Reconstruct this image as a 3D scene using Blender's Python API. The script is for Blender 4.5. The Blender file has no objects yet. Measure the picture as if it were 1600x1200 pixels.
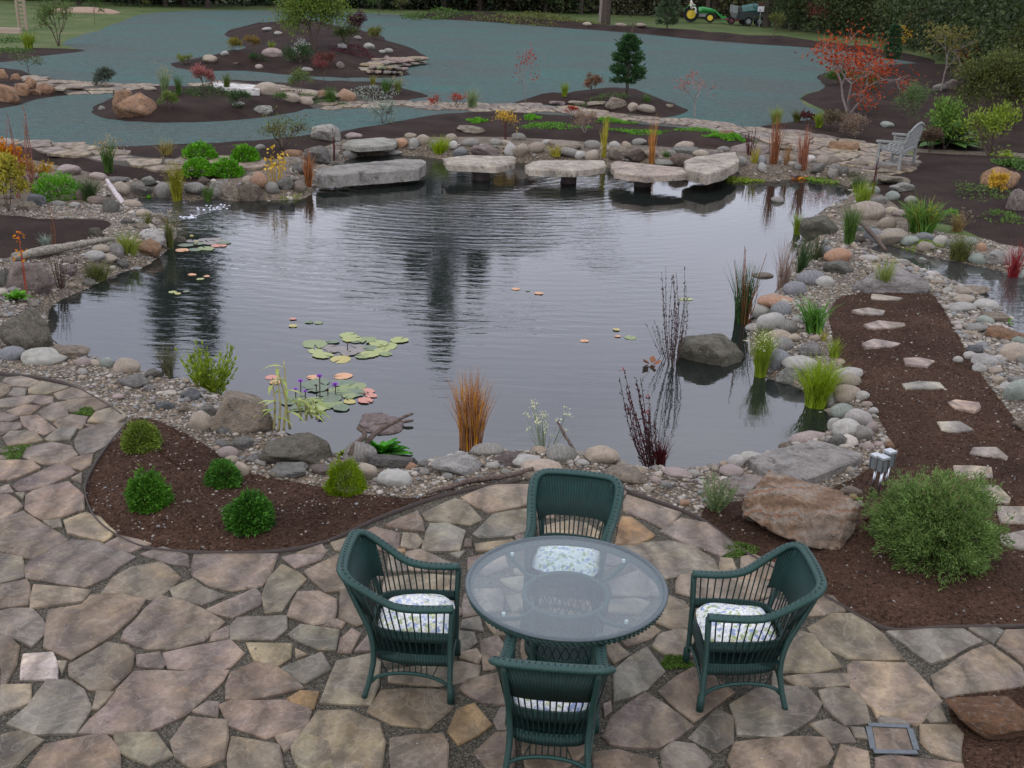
import bpy, bmesh, math, random
import numpy as np
from math import sin, cos, tan, pi, radians, atan, hypot, sqrt
from mathutils import Vector, Matrix, Quaternion
from mathutils.geometry import delaunay_2d_cdt

SC = bpy.context.scene
COL = SC.collection

# ------------------------------------------------------------------ camera
CAM_H = 4.22
F_PX = 1740.0
PITCH = atan(648.0 / F_PX)
ROLL = radians(1.75)
_r = np.array([1.0, 0, 0]); _u = np.array([0, sin(PITCH), cos(PITCH)]); _f = np.array([0, cos(PITCH), -sin(PITCH)])
CR = _r * cos(ROLL) + _u * sin(ROLL)
CU = -_r * sin(ROLL) + _u * cos(ROLL)
CC = np.array([0, 0, CAM_H])
cam_d = bpy.data.cameras.new('camera')
cam = bpy.data.objects.new('camera', cam_d)
COL.objects.link(cam)
cam.matrix_world = Matrix(((CR[0], CU[0], -_f[0], 0), (CR[1], CU[1], -_f[1], 0), (CR[2], CU[2], -_f[2], CAM_H), (0, 0, 0, 1)))
cam_d.sensor_width = 36.0
cam_d.lens = 36.0 * F_PX / 1600.0
cam_d.clip_start = 0.1
cam_d.clip_end = 3000
SC.camera = cam

# ------------------------------------------------------------------ sky and sun (overcast)
SUN_EL, SUN_ROT = radians(48), radians(200)
W = bpy.data.worlds.new('World'); SC.world = W; W.use_nodes = True
wn, wl = W.node_tree.nodes, W.node_tree.links
wn.clear()
w_out = wn.new('ShaderNodeOutputWorld'); w_bg = wn.new('ShaderNodeBackground')
w_sky = wn.new('ShaderNodeTexSky'); w_sky.sky_type = 'NISHITA'; w_sky.sun_disc = False
w_sky.sun_elevation = SUN_EL; w_sky.sun_rotation = SUN_ROT
w_tc = wn.new('ShaderNodeTexCoord'); w_map = wn.new('ShaderNodeMapping'); w_map.inputs['Scale'].default_value = (1.0, 1.0, 3.2)
w_n = wn.new('ShaderNodeTexNoise'); w_n.inputs['Scale'].default_value = 2.1; w_n.inputs['Detail'].default_value = 5
w_r = wn.new('ShaderNodeValToRGB')
w_r.color_ramp.elements[0].position = 0.32; w_r.color_ramp.elements[0].color = (7.4, 7.8, 9.7, 1)
w_r.color_ramp.elements[1].position = 0.68; w_r.color_ramp.elements[1].color = (13.2, 13.3, 15.0, 1)
w_mix = wn.new('ShaderNodeMixRGB'); w_mix.inputs[0].default_value = 0.93
wl.new(w_tc.outputs['Generated'], w_map.inputs[0]); wl.new(w_map.outputs[0], w_n.inputs['Vector'])
wl.new(w_n.outputs['Fac'], w_r.inputs[0]); wl.new(w_sky.outputs[0], w_mix.inputs[1]); wl.new(w_r.outputs[0], w_mix.inputs[2])
wl.new(w_mix.outputs[0], w_bg.inputs[0]); w_bg.inputs[1].default_value = 0.092
wl.new(w_bg.outputs[0], w_out.inputs[0])
sun_d = bpy.data.lights.new('sun', 'SUN'); sun_d.energy = 0.55; sun_d.angle = radians(22); sun_d.color = (1.0, 0.96, 0.9)
sun = bpy.data.objects.new('sun', sun_d); COL.objects.link(sun)
_sd = Vector((sin(SUN_ROT) * cos(SUN_EL), cos(SUN_ROT) * cos(SUN_EL), sin(SUN_EL)))
sun.rotation_euler = (-_sd).to_track_quat('-Z', 'Y').to_euler()
SC.view_settings.view_transform = 'Standard'; SC.view_settings.look = 'None'
SC.view_settings.exposure = 0.58; SC.view_settings.gamma = 1.0
SC.view_settings.use_curve_mapping = False

# ------------------------------------------------------------------ helpers
R = random.Random(7)
NR = np.random.RandomState(7)

def P(x, y, z=0.0):
    """ray through a photo pixel down to height z"""
    d = (x - 800) * CR + (600 - y) * CU + F_PX * _f
    t = (z - CAM_H) / d[2]
    return CC + d * t

def PX(p):
    d = np.asarray(p) - CC
    return 800 + F_PX * d.dot(CR) / d.dot(_f), 600 - F_PX * d.dot(CU) / d.dot(_f)

def scale_at(p):
    """metres per photo pixel and the angle of view below level at a point"""
    d = np.asarray(p) - CC
    return d.dot(_f) / F_PX, math.atan2(CAM_H - p[2], hypot(d[0], d[1]))

def link(o, parent=None):
    COL.objects.link(o)
    if parent is not None: o.parent = parent
    return o

def tag(o, label=None, cat=None, group=None, kind=None):
    if label: o['label'] = label
    if cat: o['category'] = cat
    if group: o['group'] = group
    if kind: o['kind'] = kind
    return o

def empty(name, loc, label, cat, group=None, rz=0.0):
    o = bpy.data.objects.new(name, None); o.empty_display_size = 0.1
    o.location = [float(v) for v in loc]; o.rotation_euler = (0, 0, rz)
    return tag(link(o), label, cat, group)

def nmesh(name, V, Fs, smooth=False, uv=None):
    """mesh from a vertex array and a list of (n,k) face arrays"""
    if not isinstance(Fs, (list, tuple)): Fs = [Fs]
    V = np.asarray(V, dtype=np.float32)
    me = bpy.data.meshes.new(name)
    me.vertices.add(len(V)); me.vertices.foreach_set('co', V.ravel())
    loops = np.concatenate([np.asarray(F).ravel() for F in Fs]).astype(np.int32)
    tot = np.concatenate([np.full(len(F), np.asarray(F).shape[1]) for F in Fs]).astype(np.int32)
    st = np.concatenate([[0], np.cumsum(tot)[:-1]]).astype(np.int32)
    me.loops.add(len(loops)); me.loops.foreach_set('vertex_index', loops)
    me.polygons.add(len(tot)); me.polygons.foreach_set('loop_start', st)
    me.polygons.foreach_set('use_smooth', np.full(len(tot), bool(smooth)))
    if uv is not None:
        l = me.uv_layers.new(name='UVMap'); l.data.foreach_set('uv', np.asarray(uv, dtype=np.float32)[loops].ravel())
    me.update(calc_edges=True); me.validate()
    return me

def obj(name, me, mat=None, parent=None, color=None):
    o = bpy.data.objects.new(name, me)
    if mat is not None and len(me.materials) == 0: me.materials.append(mat)
    if color is not None: o.color = (color[0], color[1], color[2], 1)
    return link(o, parent)

class MB:
    """collects vertices and faces of one mesh"""
    def __init__(s): s.v = []; s.f = {}; s.uv = []; s.n = 0
    def add(s, V, Fs, uv=None):
        V = np.asarray(V, dtype=float).reshape(-1, 3)
        if not isinstance(Fs, (list, tuple)): Fs = [Fs]
        for Fa in Fs:
            Fa = np.asarray(Fa, dtype=int)
            if Fa.size: s.f.setdefault(Fa.shape[1], []).append(Fa + s.n)
        s.v.append(V); s.uv.append(np.zeros((len(V), 2)) if uv is None else np.asarray(uv, dtype=float)); s.n += len(V)
    def build(s, name, mat, parent=None, smooth=False, color=None):
        if s.n == 0: return None
        me = nmesh(name, np.vstack(s.v), [np.vstack(a) for a in s.f.values()], smooth, np.vstack(s.uv))
        return obj(name, me, mat, parent, color)

def frames(path):
    path = np.asarray(path, dtype=float)
    T = np.gradient(path, axis=0); T /= (np.linalg.norm(T, axis=1)[:, None] + 1e-9)
    up = np.array([0, 0, 1.0])
    if abs(T[:, 2]).min() > 0.9: up = np.array([0, 1.0, 0])
    A = np.cross(T, up); n = np.linalg.norm(A, axis=1)[:, None]
    bad = n[:, 0] < 1e-3; A[bad] = (1, 0, 0); n[bad] = 1; A /= n
    for i in range(1, len(A)):
        if A[i].dot(A[i - 1]) < 0: A[i] = -A[i]
    B = np.cross(A, T)
    return path, T, A, B

def tube(mb, path, rad, n=8, rad2=None, cap=True):
    """a tapered tube; rad is sideways and rad2 upright radius"""
    path, T, A, B = frames(path)
    m = len(path); rad = np.broadcast_to(np.asarray(rad, float), (m,)); rad2 = rad if rad2 is None else np.broadcast_to(np.asarray(rad2, float), (m,))
    th = np.linspace(0, 2 * pi, n, endpoint=False)
    V = path[:, None] + A[:, None] * (rad[:, None] * np.cos(th))[..., None] + B[:, None] * (rad2[:, None] * np.sin(th))[..., None]
    L = np.concatenate([[0], np.cumsum(np.linalg.norm(np.diff(path, axis=0), axis=1))])
    uv = np.stack([np.repeat(L, n), np.tile(th / (2 * pi), m)], 1)
    i = np.arange(m - 1)[:, None] * n; j = np.arange(n)[None]; k = (j + 1) % n
    Fq = np.stack([i + j, i + k, i + n + k, i + n + j], -1).reshape(-1, 4)
    Fs = [Fq]
    if cap:
        c = np.vstack([path[0], path[-1]]); V = np.vstack([V.reshape(-1, 3), c]); uv = np.vstack([uv, [[0, 0], [L[-1], 0]]])
        a, b = m * n, m * n + 1; j = np.arange(n); k = (j + 1) % n
        Fs.append(np.vstack([np.stack([np.full(n, a), k, j], 1), np.stack([np.full(n, b), (m - 1) * n + j, (m - 1) * n + k], 1)]))
    mb.add(V.reshape(-1, 3), Fs, uv)

def spline(pts, n=6, closed=False):
    """Catmull-Rom through the points"""
    p = np.asarray(pts, float)
    if closed: q = np.vstack([p[-1], p, p[0], p[1]])
    else: q = np.vstack([2 * p[0] - p[1], p, 2 * p[-1] - p[-2]])
    out = []
    t = np.linspace(0, 1, n, endpoint=False)[:, None]
    for i in range(1, len(q) - 2):
        a, b, c, d = q[i - 1], q[i], q[i + 1], q[i + 2]
        out.append(0.5 * ((2 * b) + (c - a) * t + (2 * a - 5 * b + 4 * c - d) * t ** 2 + (3 * b - a - 3 * c + d) * t ** 3))
    if not closed: out.append(p[-1:])
    return np.vstack(out)

def box(mb, lo, hi, M=None):
    x0, y0, z0 = lo; x1, y1, z1 = hi
    V = np.array([(x0, y0, z0), (x1, y0, z0), (x1, y1, z0), (x0, y1, z0), (x0, y0, z1), (x1, y0, z1), (x1, y1, z1), (x0, y1, z1)], float)
    if M is not None: V = V @ np.array(M.to_3x3()).T + np.array(M.translation)
    mb.add(V, np.array([(0, 3, 2, 1), (4, 5, 6, 7), (0, 1, 5, 4), (1, 2, 6, 5), (2, 3, 7, 6), (3, 0, 4, 7)]))

def beam(mb, a, b, w, h):
    """box bar from a to b"""
    a = np.asarray(a, float); b = np.asarray(b, float); t = b - a; L = np.linalg.norm(t); t /= L
    up = np.array([0, 0, 1.0]) if abs(t[2]) < .9 else np.array([0, 1.0, 0])
    s = np.cross(t, up); s /= np.linalg.norm(s); u = np.cross(s, t)
    V = [a + s * i * w / 2 + u * j * h / 2 for i, j in ((-1, -1), (1, -1), (1, 1), (-1, 1))] + [b + s * i * w / 2 + u * j * h / 2 for i, j in ((-1, -1), (1, -1), (1, 1), (-1, 1))]
    mb.add(V, np.array([(0, 3, 2, 1), (4, 5, 6, 7), (0, 1, 5, 4), (1, 2, 6, 5), (2, 3, 7, 6), (3, 0, 4, 7)]))

def inside(poly, X, Y):
    c = np.zeros(len(X), bool); n = len(poly)
    for i in range(n):
        x1, y1 = poly[i][:2]; x2, y2 = poly[(i + 1) % n][:2]
        if y1 == y2: continue
        k = ((y1 > Y) != (y2 > Y)) & (X < (x2 - x1) * (Y - y1) / (y2 - y1) + x1)
        c ^= k
    return c

def pdist(poly, X, Y):
    d = np.full(len(X), 1e9); n = len(poly)
    for i in range(n):
        ax, ay = poly[i][:2]; bx, by = poly[(i + 1) % n][:2]
        vx, vy = bx - ax, by - ay; L = vx * vx + vy * vy + 1e-12
        t = np.clip(((X - ax) * vx + (Y - ay) * vy) / L, 0, 1)
        d = np.minimum(d, np.hypot(X - ax - t * vx, Y - ay - t * vy))
    return d

def vnoise(X, Y, s, seed=0):
    """cheap smooth value noise"""
    g = np.random.RandomState(seed).rand(64, 64)
    x = X * s + 1000; y = Y * s + 1000
    xi = np.floor(x).astype(int); yi = np.floor(y).astype(int); fx = x - xi; fy = y - yi
    fx = fx * fx * (3 - 2 * fx); fy = fy * fy * (3 - 2 * fy)
    a = g[xi % 64, yi % 64]; b = g[(xi + 1) % 64, yi % 64]; c = g[xi % 64, (yi + 1) % 64]; d = g[(xi + 1) % 64, (yi + 1) % 64]
    return (a * (1 - fx) + b * fx) * (1 - fy) + (c * (1 - fx) + d * fx) * fy - 0.5

# ------------------------------------------------------------------ materials
class N:
    """a material's node tree, written shortly"""
    def __init__(s, name, rough=0.8, spec=0.3):
        s.m = bpy.data.materials.new(name); s.m.use_nodes = True
        s.t = s.m.node_tree; s.t.nodes.clear()
        s.out = s.n('ShaderNodeOutputMaterial'); s.b = s.n('ShaderNodeBsdfPrincipled')
        s.b.inputs['Roughness'].default_value = rough
        s.b.inputs['Specular IOR Level'].default_value = spec
        s.l(s.b.outputs[0], s.out.inputs[0])
        s.tc = s.n('ShaderNodeTexCoord')
    def n(s, t, **k):
        x = s.t.nodes.new(t)
        for a, v in k.items(): setattr(x, a, v)
        return x
    def l(s, a, b): s.t.links.new(a, b)
    def vec(s, out='Object', scale=(1, 1, 1), rand=False):
        mp = s.n('ShaderNodeMapping'); mp.inputs['Scale'].default_value = scale
        s.l(s.tc.outputs[out], mp.inputs[0])
        if rand:
            oi = s.n('ShaderNodeObjectInfo'); mu = s.n('ShaderNodeVectorMath', operation='SCALE'); mu.inputs[0].default_value = (37, 91, 53)
            s.l(oi.outputs['Random'], mu.inputs['Scale']); s.l(mu.outputs[0], mp.inputs['Location'])
        return mp.outputs[0]
    def noise(s, v, scale, detail=4, rough=0.55, dist=0.0):
        x = s.n('ShaderNodeTexNoise'); x.inputs['Scale'].default_value = scale; x.inputs['Detail'].default_value = detail
        x.inputs['Roughness'].default_value = rough; x.inputs['Distortion'].default_value = dist
        s.l(v, x.inputs['Vector']); return x.outputs['Fac']
    def ramp(s, f, stops, interp='LINEAR'):
        r = s.n('ShaderNodeValToRGB'); e = r.color_ramp.elements; r.color_ramp.interpolation = interp
        while len(e) < len(stops): e.new(0.5)
        for i, (p, c) in enumerate(stops):
            e[i].position = p
            e[i].color = (c, c, c, 1) if isinstance(c, (int, float)) else (*c, 1)
        s.l(f, r.inputs[0]); return r.outputs[0]
    def mix(s, f, a, b, mode='MIX'):
        x = s.n('ShaderNodeMixRGB', blend_type=mode)
        for i, v in ((0, f), (1, a), (2, b)):
            if hasattr(v, 'links') or hasattr(v, 'node'): s.l(v, x.inputs[i])
            elif isinstance(v, (int, float)): x.inputs[i].default_value = v if i == 0 else (v, v, v, 1)
            else: x.inputs[i].default_value = (*v, 1)
        return x.outputs[0]
    def sat(s, c, k):
        h = s.n('ShaderNodeHueSaturation'); h.inputs['Saturation'].default_value = k; s.l(c, h.inputs['Color']); return h.outputs[0]
    def ocol(s):
        return s.n('ShaderNodeObjectInfo').outputs['Color']
    def base(s, c):
        if hasattr(c, 'node'): s.l(c, s.b.inputs['Base Color'])
        else: s.b.inputs['Base Color'].default_value = (*c, 1)
    def bump(s, h, strength=0.5, dist=0.02):
        b = s.n('ShaderNodeBump'); b.inputs['Strength'].default_value = strength; b.inputs['Distance'].default_value = dist
        s.l(h, b.inputs['Height']); s.l(b.outputs[0], s.b.inputs['Normal']); return b

def mat_plain(name, col, rough=0.6, spec=0.4, metal=0.0, nz=0.15, sc=30):
    k = N(name, rough, spec); k.b.inputs['Metallic'].default_value = metal
    f = k.noise(k.vec(), sc, 3)
    k.base(k.mix(1.0, col, k.ramp(f, [(0.3, 1 - nz), (0.7, 1 + nz)]), 'MULTIPLY'))
    k.bump(f, 0.2, 0.004)
    return k.m

def mat_leaf(name, c1, c2, trans=0.25, rough=0.55, spec=0.25):
    k = N(name, rough, spec)
    g = k.n('ShaderNodeNewGeometry')
    col = k.ramp(g.outputs['Random Per Island'], [(0.0, c1), (1.0, c2)])
    nz = k.ramp(k.noise(k.vec(), 6.0, 2), [(0.3, 0.72), (0.7, 1.25)])
    col = k.sat(k.mix(1.0, col, nz, 'MULTIPLY'), 1.12)
    k.base(col)
    tr = k.n('ShaderNodeBsdfTranslucent'); k.l(col, tr.inputs[0])
    ms = k.n('ShaderNodeMixShader'); ms.inputs[0].default_value = trans
    k.l(k.b.outputs[0], ms.inputs[1]); k.l(tr.outputs[0], ms.inputs[2]); k.l(ms.outputs[0], k.out.inputs[0])
    return k.m

_LM = {}
def leafm(c1, c2, **kw):
    key = (c1, c2)
    if key not in _LM: _LM[key] = mat_leaf('leaf_%d' % len(_LM), c1, c2, **kw)
    return _LM[key]

def make_rock_mat():
    k = N('rock_surface', 0.85, 0.2)
    v = k.vec(rand=True)
    c = k.mix(1.0, k.ocol(), k.ramp(k.noise(v, 2.6, 6, 0.62, 0.6), [(0.28, 0.5), (0.5, 1.0), (0.72, 1.45)]), 'MULTIPLY')
    fine = k.noise(v, 22, 6, 0.78)
    c = k.mix(1.0, c, k.ramp(fine, [(0.32, 0.6), (0.68, 1.3)]), 'MULTIPLY')
    lich = k.ramp(k.noise(v, 7.0, 5, 0.7), [(0.56, 0.0), (0.63, 0.6)])
    c = k.mix(lich, c, (0.25, 0.245, 0.22))
    dk = k.ramp(k.noise(v, 4.3, 5, 0.75), [(0.34, 0.75), (0.44, 0.0)])
    c = k.mix(dk, c, (0.055, 0.05, 0.04))
    k.base(c)
    h = k.mix(0.35, k.noise(v, 5.0, 8, 0.65), fine)
    k.bump(h, 1.0, 0.085)
    return k.m
def make_river_mat():
    k = N('river_stone_surface', 0.7, 0.3)
    v = k.vec(rand=True)
    c = k.mix(1.0, k.ocol(), k.ramp(k.noise(v, 2.0, 4, 0.55, 1.2), [(0.3, 0.78), (0.7, 1.18)]), 'MULTIPLY')
    fine = k.noise(v, 40, 3, 0.7)
    c = k.mix(1.0, c, k.ramp(fine, [(0.3, 0.85), (0.7, 1.12)]), 'MULTIPLY')
    w = k.n('ShaderNodeTexWave'); w.inputs['Scale'].default_value = 1.3; w.inputs['Distortion'].default_value = 9; w.inputs['Detail'].default_value = 3
    k.l(v, w.inputs['Vector'])
    c = k.mix(k.ramp(w.outputs['Fac'], [(0.88, 0.0), (0.97, 0.3)]), c, (0.32, 0.30, 0.27))
    k.base(c); k.bump(fine, 0.35, 0.012)
    return k.m
def make_flag_mat():
    k = N('flagstone_surface', 0.75, 0.25)
    v = k.vec(rand=True)
    big = k.noise(v, 1.7, 5, 0.62, 1.2)
    w = k.n('ShaderNodeTexWave', wave_type='BANDS'); w.inputs['Scale'].default_value = 1.1; w.inputs['Distortion'].default_value = 13
    w.inputs['Detail'].default_value = 5; w.inputs['Detail Scale'].default_value = 0.8; w.inputs['Detail Roughness'].default_value = 0.65
    k.l(v, w.inputs['Vector'])
    c = k.ocol()
    tanc = k.mix(1.0, c, (1.16, 1.10, 0.94), 'MULTIPLY'); mauve = k.mix(1.0, c, (0.78, 0.74, 0.76), 'MULTIPLY'); grey = k.mix(1.0, c, (0.90, 0.92, 0.90), 'MULTIPLY')
    c = k.mix(k.ramp(big, [(0.38, 0.0), (0.60, 1.0)]), mauve, tanc)
    c = k.mix(k.ramp(k.noise(v, 1.1, 3, .5, .5), [(0.48, 0.0), (0.60, 0.8)]), c, grey)
    # cleft layers: the stone splits in steps, each with its own shade
    lay = k.ramp(k.noise(v, 1.3, 5, 0.6, 1.6), [(0.0, 0.1), (0.36, 0.35), (0.44, 0.6), (0.52, 0.42), (0.60, 0.85), (0.70, 0.65)], 'CONSTANT')
    c = k.mix(1.0, c, k.ramp(lay, [(0.0, 0.78), (1.0, 1.2)]), 'MULTIPLY')
    c = k.mix(1.0, c, k.ramp(w.outputs['Fac'], [(0.0, 0.66), (0.3, 0.98), (0.8, 1.06), (1.0, 1.32)]), 'MULTIPLY')
    rust = k.ramp(k.noise(v, 2.3, 6, 0.72, 2.0), [(0.60, 0.0), (0.70, 0.42)])
    c = k.mix(rust, c, (0.26, 0.165, 0.09))
    fine = k.noise(v, 38, 5, 0.75)
    c = k.mix(1.0, c, k.ramp(fine, [(0.3, 0.80), (0.7, 1.15)]), 'MULTIPLY')
    dirt = k.ramp(k.noise(k.vec(), 5.5, 6, 0.75), [(0.52, 0.0), (0.68, 0.6)])
    c = k.mix(dirt, c, (0.095, 0.08, 0.062))
    sp = k.ramp(k.noise(k.vec(), 110, 2, 0.5), [(0.66, 0.0), (0.73, 0.6)])
    c = k.mix(sp, c, (0.36, 0.33, 0.29))
    vein = k.ramp(k.noise(v, 1.9, 4, .55, 2.2), [(0.478, 0.0), (0.497, 0.22), (0.516, 0.0)])
    c = k.mix(vein, c, (0.36, 0.32, 0.27))
    vein2 = k.ramp(k.noise(v, 3.1, 3, .5, 3.0), [(0.44, 0.0), (0.455, 0.28), (0.47, 0.0)])
    c = k.sat(k.mix(vein2, c, (0.06, 0.045, 0.035)), 1.12)
    k.base(c)
    k.bump(k.mix(0.45, k.mix(0.6, lay, w.outputs['Fac']), fine), 0.75, 0.016)
    rr = k.ramp(k.noise(v, 3.0, 3), [(0.35, 0.5), (0.65, 0.85)]); k.l(rr, k.b.inputs['Roughness'])
    return k.m
M_ROCK = make_rock_mat(); M_RIVER = make_river_mat(); M_FLAG = make_flag_mat()

def make_mulch(name, c1, c2, c3):
    k = N(name, 0.95, 0.1); v = k.vec()
    a = k.noise(v, 34, 5, 0.75); b = k.noise(v, 0.9, 4, 0.6)
    vo = k.n('ShaderNodeTexVoronoi'); vo.inputs['Scale'].default_value = 42; k.l(k.vec(scale=(1, 1.7, 1)), vo.inputs['Vector'])
    c = k.ramp(a, [(0.32, c1), (0.55, c2), (0.75, c3)])
    c = k.mix(1.0, c, k.ramp(b, [(0.3, 0.55), (0.7, 1.2)]), 'MULTIPLY')
    k.base(c); k.bump(k.mix(0.5, a, vo.outputs['Distance']), 1.0, 0.03)
    return k.m
def make_gravel(name, tint, scale):
    k = N(name, 0.85, 0.2); v = k.vec()
    vo = k.n('ShaderNodeTexVoronoi'); vo.inputs['Scale'].default_value = scale; k.l(v, vo.inputs['Vector'])
    sep = k.n('ShaderNodeSeparateColor'); k.l(vo.outputs['Color'], sep.inputs[0])
    c = k.ramp(sep.outputs[0], [(0.0, [t * 0.45 for t in tint]), (0.5, tint), (0.8, [tint[0] * 1.3, tint[1] * 1.2, tint[2] * 1.05]), (1.0, [t * 1.8 for t in tint])])
    c = k.mix(1.0, c, k.ramp(vo.outputs['Distance'], [(0.0, 1.15), (0.7, 0.45)]), 'MULTIPLY')
    c = k.mix(1.0, c, k.ramp(k.noise(v, 1.1, 4), [(0.3, 0.75), (0.7, 1.2)]), 'MULTIPLY')
    k.base(c)
    inv = k.ramp(vo.outputs['Distance'], [(0.0, 1.0), (0.8, 0.0)])
    k.bump(inv, 0.9, 0.6 / scale)
    return k.m
def make_grass():
    k = N('lawn_surface', 0.9, 0.1); v = k.vec()
    a = k.noise(v, 0.25, 5, 0.7); b = k.noise(v, 9, 4, 0.7)
    c = k.ramp(a, [(0.3, (0.045, 0.070, 0.026)), (0.5, (0.075, 0.105, 0.034)), (0.7, (0.125, 0.125, 0.06))])
    c = k.mix(1.0, c, k.ramp(b, [(0.3, 0.7), (0.7, 1.25)]), 'MULTIPLY')
    k.base(c); k.bump(b, 0.8, 0.05); return k.m
def make_hydro():
    k = N('hydroseed_surface', 0.95, 0.08); v = k.vec()
    a = k.noise(v, 0.16, 6, 0.72, 0.6); b = k.noise(k.vec(scale=(1, 2.2, 1)), 3.0, 5, 0.7); d = k.noise(v, 22, 3, 0.7)
    c = k.ramp(a, [(0.30, (0.080, 0.092, 0.084)), (0.5, (0.072, 0.104, 0.096)), (0.68, (0.060, 0.124, 0.110))])
    c = k.mix(1.0, c, k.ramp(b, [(0.3, 0.74), (0.7, 1.24)]), 'MULTIPLY')
    c = k.mix(k.ramp(k.noise(k.vec(scale=(1, .6, 1)), .5, 6, .75, .8), [(0.56, 0.0), (0.72, 0.45)]), c, (0.075, 0.085, 0.06))
    c = k.mix(1.0, c, k.ramp(d, [(0.3, 0.62), (0.7, 1.4)]), 'MULTIPLY')
    k.base(c); k.bump(k.mix(0.5, b, d), 1.0, 0.08); return k.m
M_MULCH = make_mulch('mulch_surface', (0.019, 0.012, 0.010), (0.039, 0.025, 0.020), (0.072, 0.047, 0.036))
M_MULCH2 = make_mulch('bark_mulch_surface', (0.030, 0.017, 0.011), (0.074, 0.041, 0.026), (0.14, 0.084, 0.055))
M_GRAVEL = make_gravel('shore_gravel_surface', (0.19, 0.155, 0.115), 38)
M_JOINT = make_gravel('joint_gravel_surface', (0.105, 0.095, 0.073), 90)
M_GRASS = make_grass(); M_HYDRO = make_hydro()
M_BED = make_gravel('pond_bed_surface', (0.10, 0.095, 0.07), 9)

def make_water(name, px_dir, murk, strength):
    k = N(name, 0.03, 0.5)
    k.b.inputs['Base Color'].default_value = (*murk, 1); k.b.inputs['IOR'].default_value = 1.36; k.b.inputs['Specular IOR Level'].default_value = 0.5
    v1 = k.vec(scale=(0.36, 1.75, 1)); v2 = k.vec(scale=(1.1, 3.2, 1))
    a = k.noise(v1, 2.4, 3, 0.5, 1.3); b = k.noise(v2, 3.4, 3, 0.55, 0.5)
    ripple = k.mix(0.35, a, b)
    # rings spreading from where the stream falls in
    mp = k.n('ShaderNodeMapping'); mp.inputs['Location'].default_value = (-px_dir[0], -px_dir[1], 0); k.l(k.tc.outputs['Object'], mp.inputs[0])
    w = k.n('ShaderNodeTexWave', wave_type='RINGS', rings_direction='Z'); w.inputs['Scale'].default_value = 1.1; w.inputs['Distortion'].default_value = 5.0
    w.inputs['Detail'].default_value = 3; w.inputs['Detail Scale'].default_value = 0.9; k.l(mp.outputs[0], w.inputs['Vector'])
    ripple = k.mix(0.13, ripple, w.outputs['Fac'])
    # calm toward the right and the near shore
    sep = k.n('ShaderNodeSeparateXYZ'); k.l(k.tc.outputs['Object'], sep.inputs[0])
    calmx = k.n('ShaderNodeMapRange'); calmx.inputs['From Min'].default_value = 3.6; calmx.inputs['From Max'].default_value = 0.2; k.l(sep.outputs[0], calmx.inputs[0])
    calmy = k.n('ShaderNodeMapRange'); calmy.inputs['From Min'].default_value = 11.0; calmy.inputs['From Max'].default_value = 19.0; k.l(sep.outputs[1], calmy.inputs[0])
    mu = k.n('ShaderNodeMath', operation='MULTIPLY'); k.l(calmx.outputs[0], mu.inputs[0]); k.l(calmy.outputs[0], mu.inputs[1])
    patch = k.ramp(k.noise(k.vec(), 0.33, 3), [(0.40, 0.10), (0.60, 1.0)])
    mu3 = k.n('ShaderNodeMath', operation='MULTIPLY'); k.l(mu.outputs[0], mu3.inputs[0]); k.l(patch, mu3.inputs[1])
    mu2 = k.n('ShaderNodeMath', operation='MULTIPLY_ADD'); mu2.inputs[1].default_value = strength; mu2.inputs[2].default_value = strength * 0.10
    k.l(mu3.outputs[0], mu2.inputs[0])
    bp = k.bump(ripple, 1.0, 0.05); k.l(mu2.outputs[0], bp.inputs['Strength'])
    tr = k.n('ShaderNodeBsdfTransparent'); tr.inputs[0].default_value = (0.24, 0.28, 0.23, 1)
    df = k.n('ShaderNodeBsdfDiffuse'); df.inputs[0].default_value = (*murk, 1)
    gl = k.n('ShaderNodeBsdfGlossy'); gl.inputs['Roughness'].default_value = 0.02; k.l(bp.outputs[0], gl.inputs['Normal'])
    fr = k.n('ShaderNodeFresnel'); fr.inputs['IOR'].default_value = 1.8; k.l(bp.outputs[0], fr.inputs['Normal'])
    m1 = k.n('ShaderNodeMixShader'); m1.inputs[0].default_value = 0.52; k.l(tr.outputs[0], m1.inputs[1]); k.l(df.outputs[0], m1.inputs[2])
    m2 = k.n('ShaderNodeMixShader'); k.l(fr.outputs[0], m2.inputs[0]); k.l(m1.outputs[0], m2.inputs[1]); k.l(gl.outputs[0], m2.inputs[2])
    k.l(m2.outputs[0], k.out.inputs[0])
    return k.m
# ------------------------------------------------------------------ outlines (photo pixels cast onto the ground)
WATER_Z = -0.24
def W2(px, z=0.0, n=4, wig=0.0, seed=1, closed=True):
    p = np.array([P(x, y, z)[:2] for x, y in px])
    if n > 1: p = spline(p, n, closed)
    if wig:
        k = np.random.RandomState(seed); p = p + k.uniform(-wig, wig, p.shape) * np.clip(p[:, 1:2] / 15.0, .4, 4)
    return p
POND = W2([(82,492),(95,472),(140,452),(190,428),(235,414),(268,388),(282,362),(268,344),(292,334),(330,318),(400,314),(470,312),(494,300),(505,285),(545,250),(600,243),(650,244),(700,250),(760,250),(830,256),(900,260),(960,263),(1040,270),(1090,272),(1150,278),(1200,284),(1260,280),(1322,291),(1322,306),(1288,324),(1256,350),(1246,380),(1240,402),(1222,432),(1200,462),(1172,492),(1166,520),(1168,560),(1185,588),(1215,598),(1240,606),(1262,620),(1286,645),(1292,662),(1262,680),(1225,695),(1160,714),(1130,726),(1050,738),(990,734),(940,718),(880,714),(800,710),(740,710),(680,718),(640,728),(590,718),(540,718),(500,694),(440,668),(400,652),(350,612),(290,598),(250,588),(220,576),(160,562),(120,546),(88,528)], WATER_Z, 3)
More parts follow.
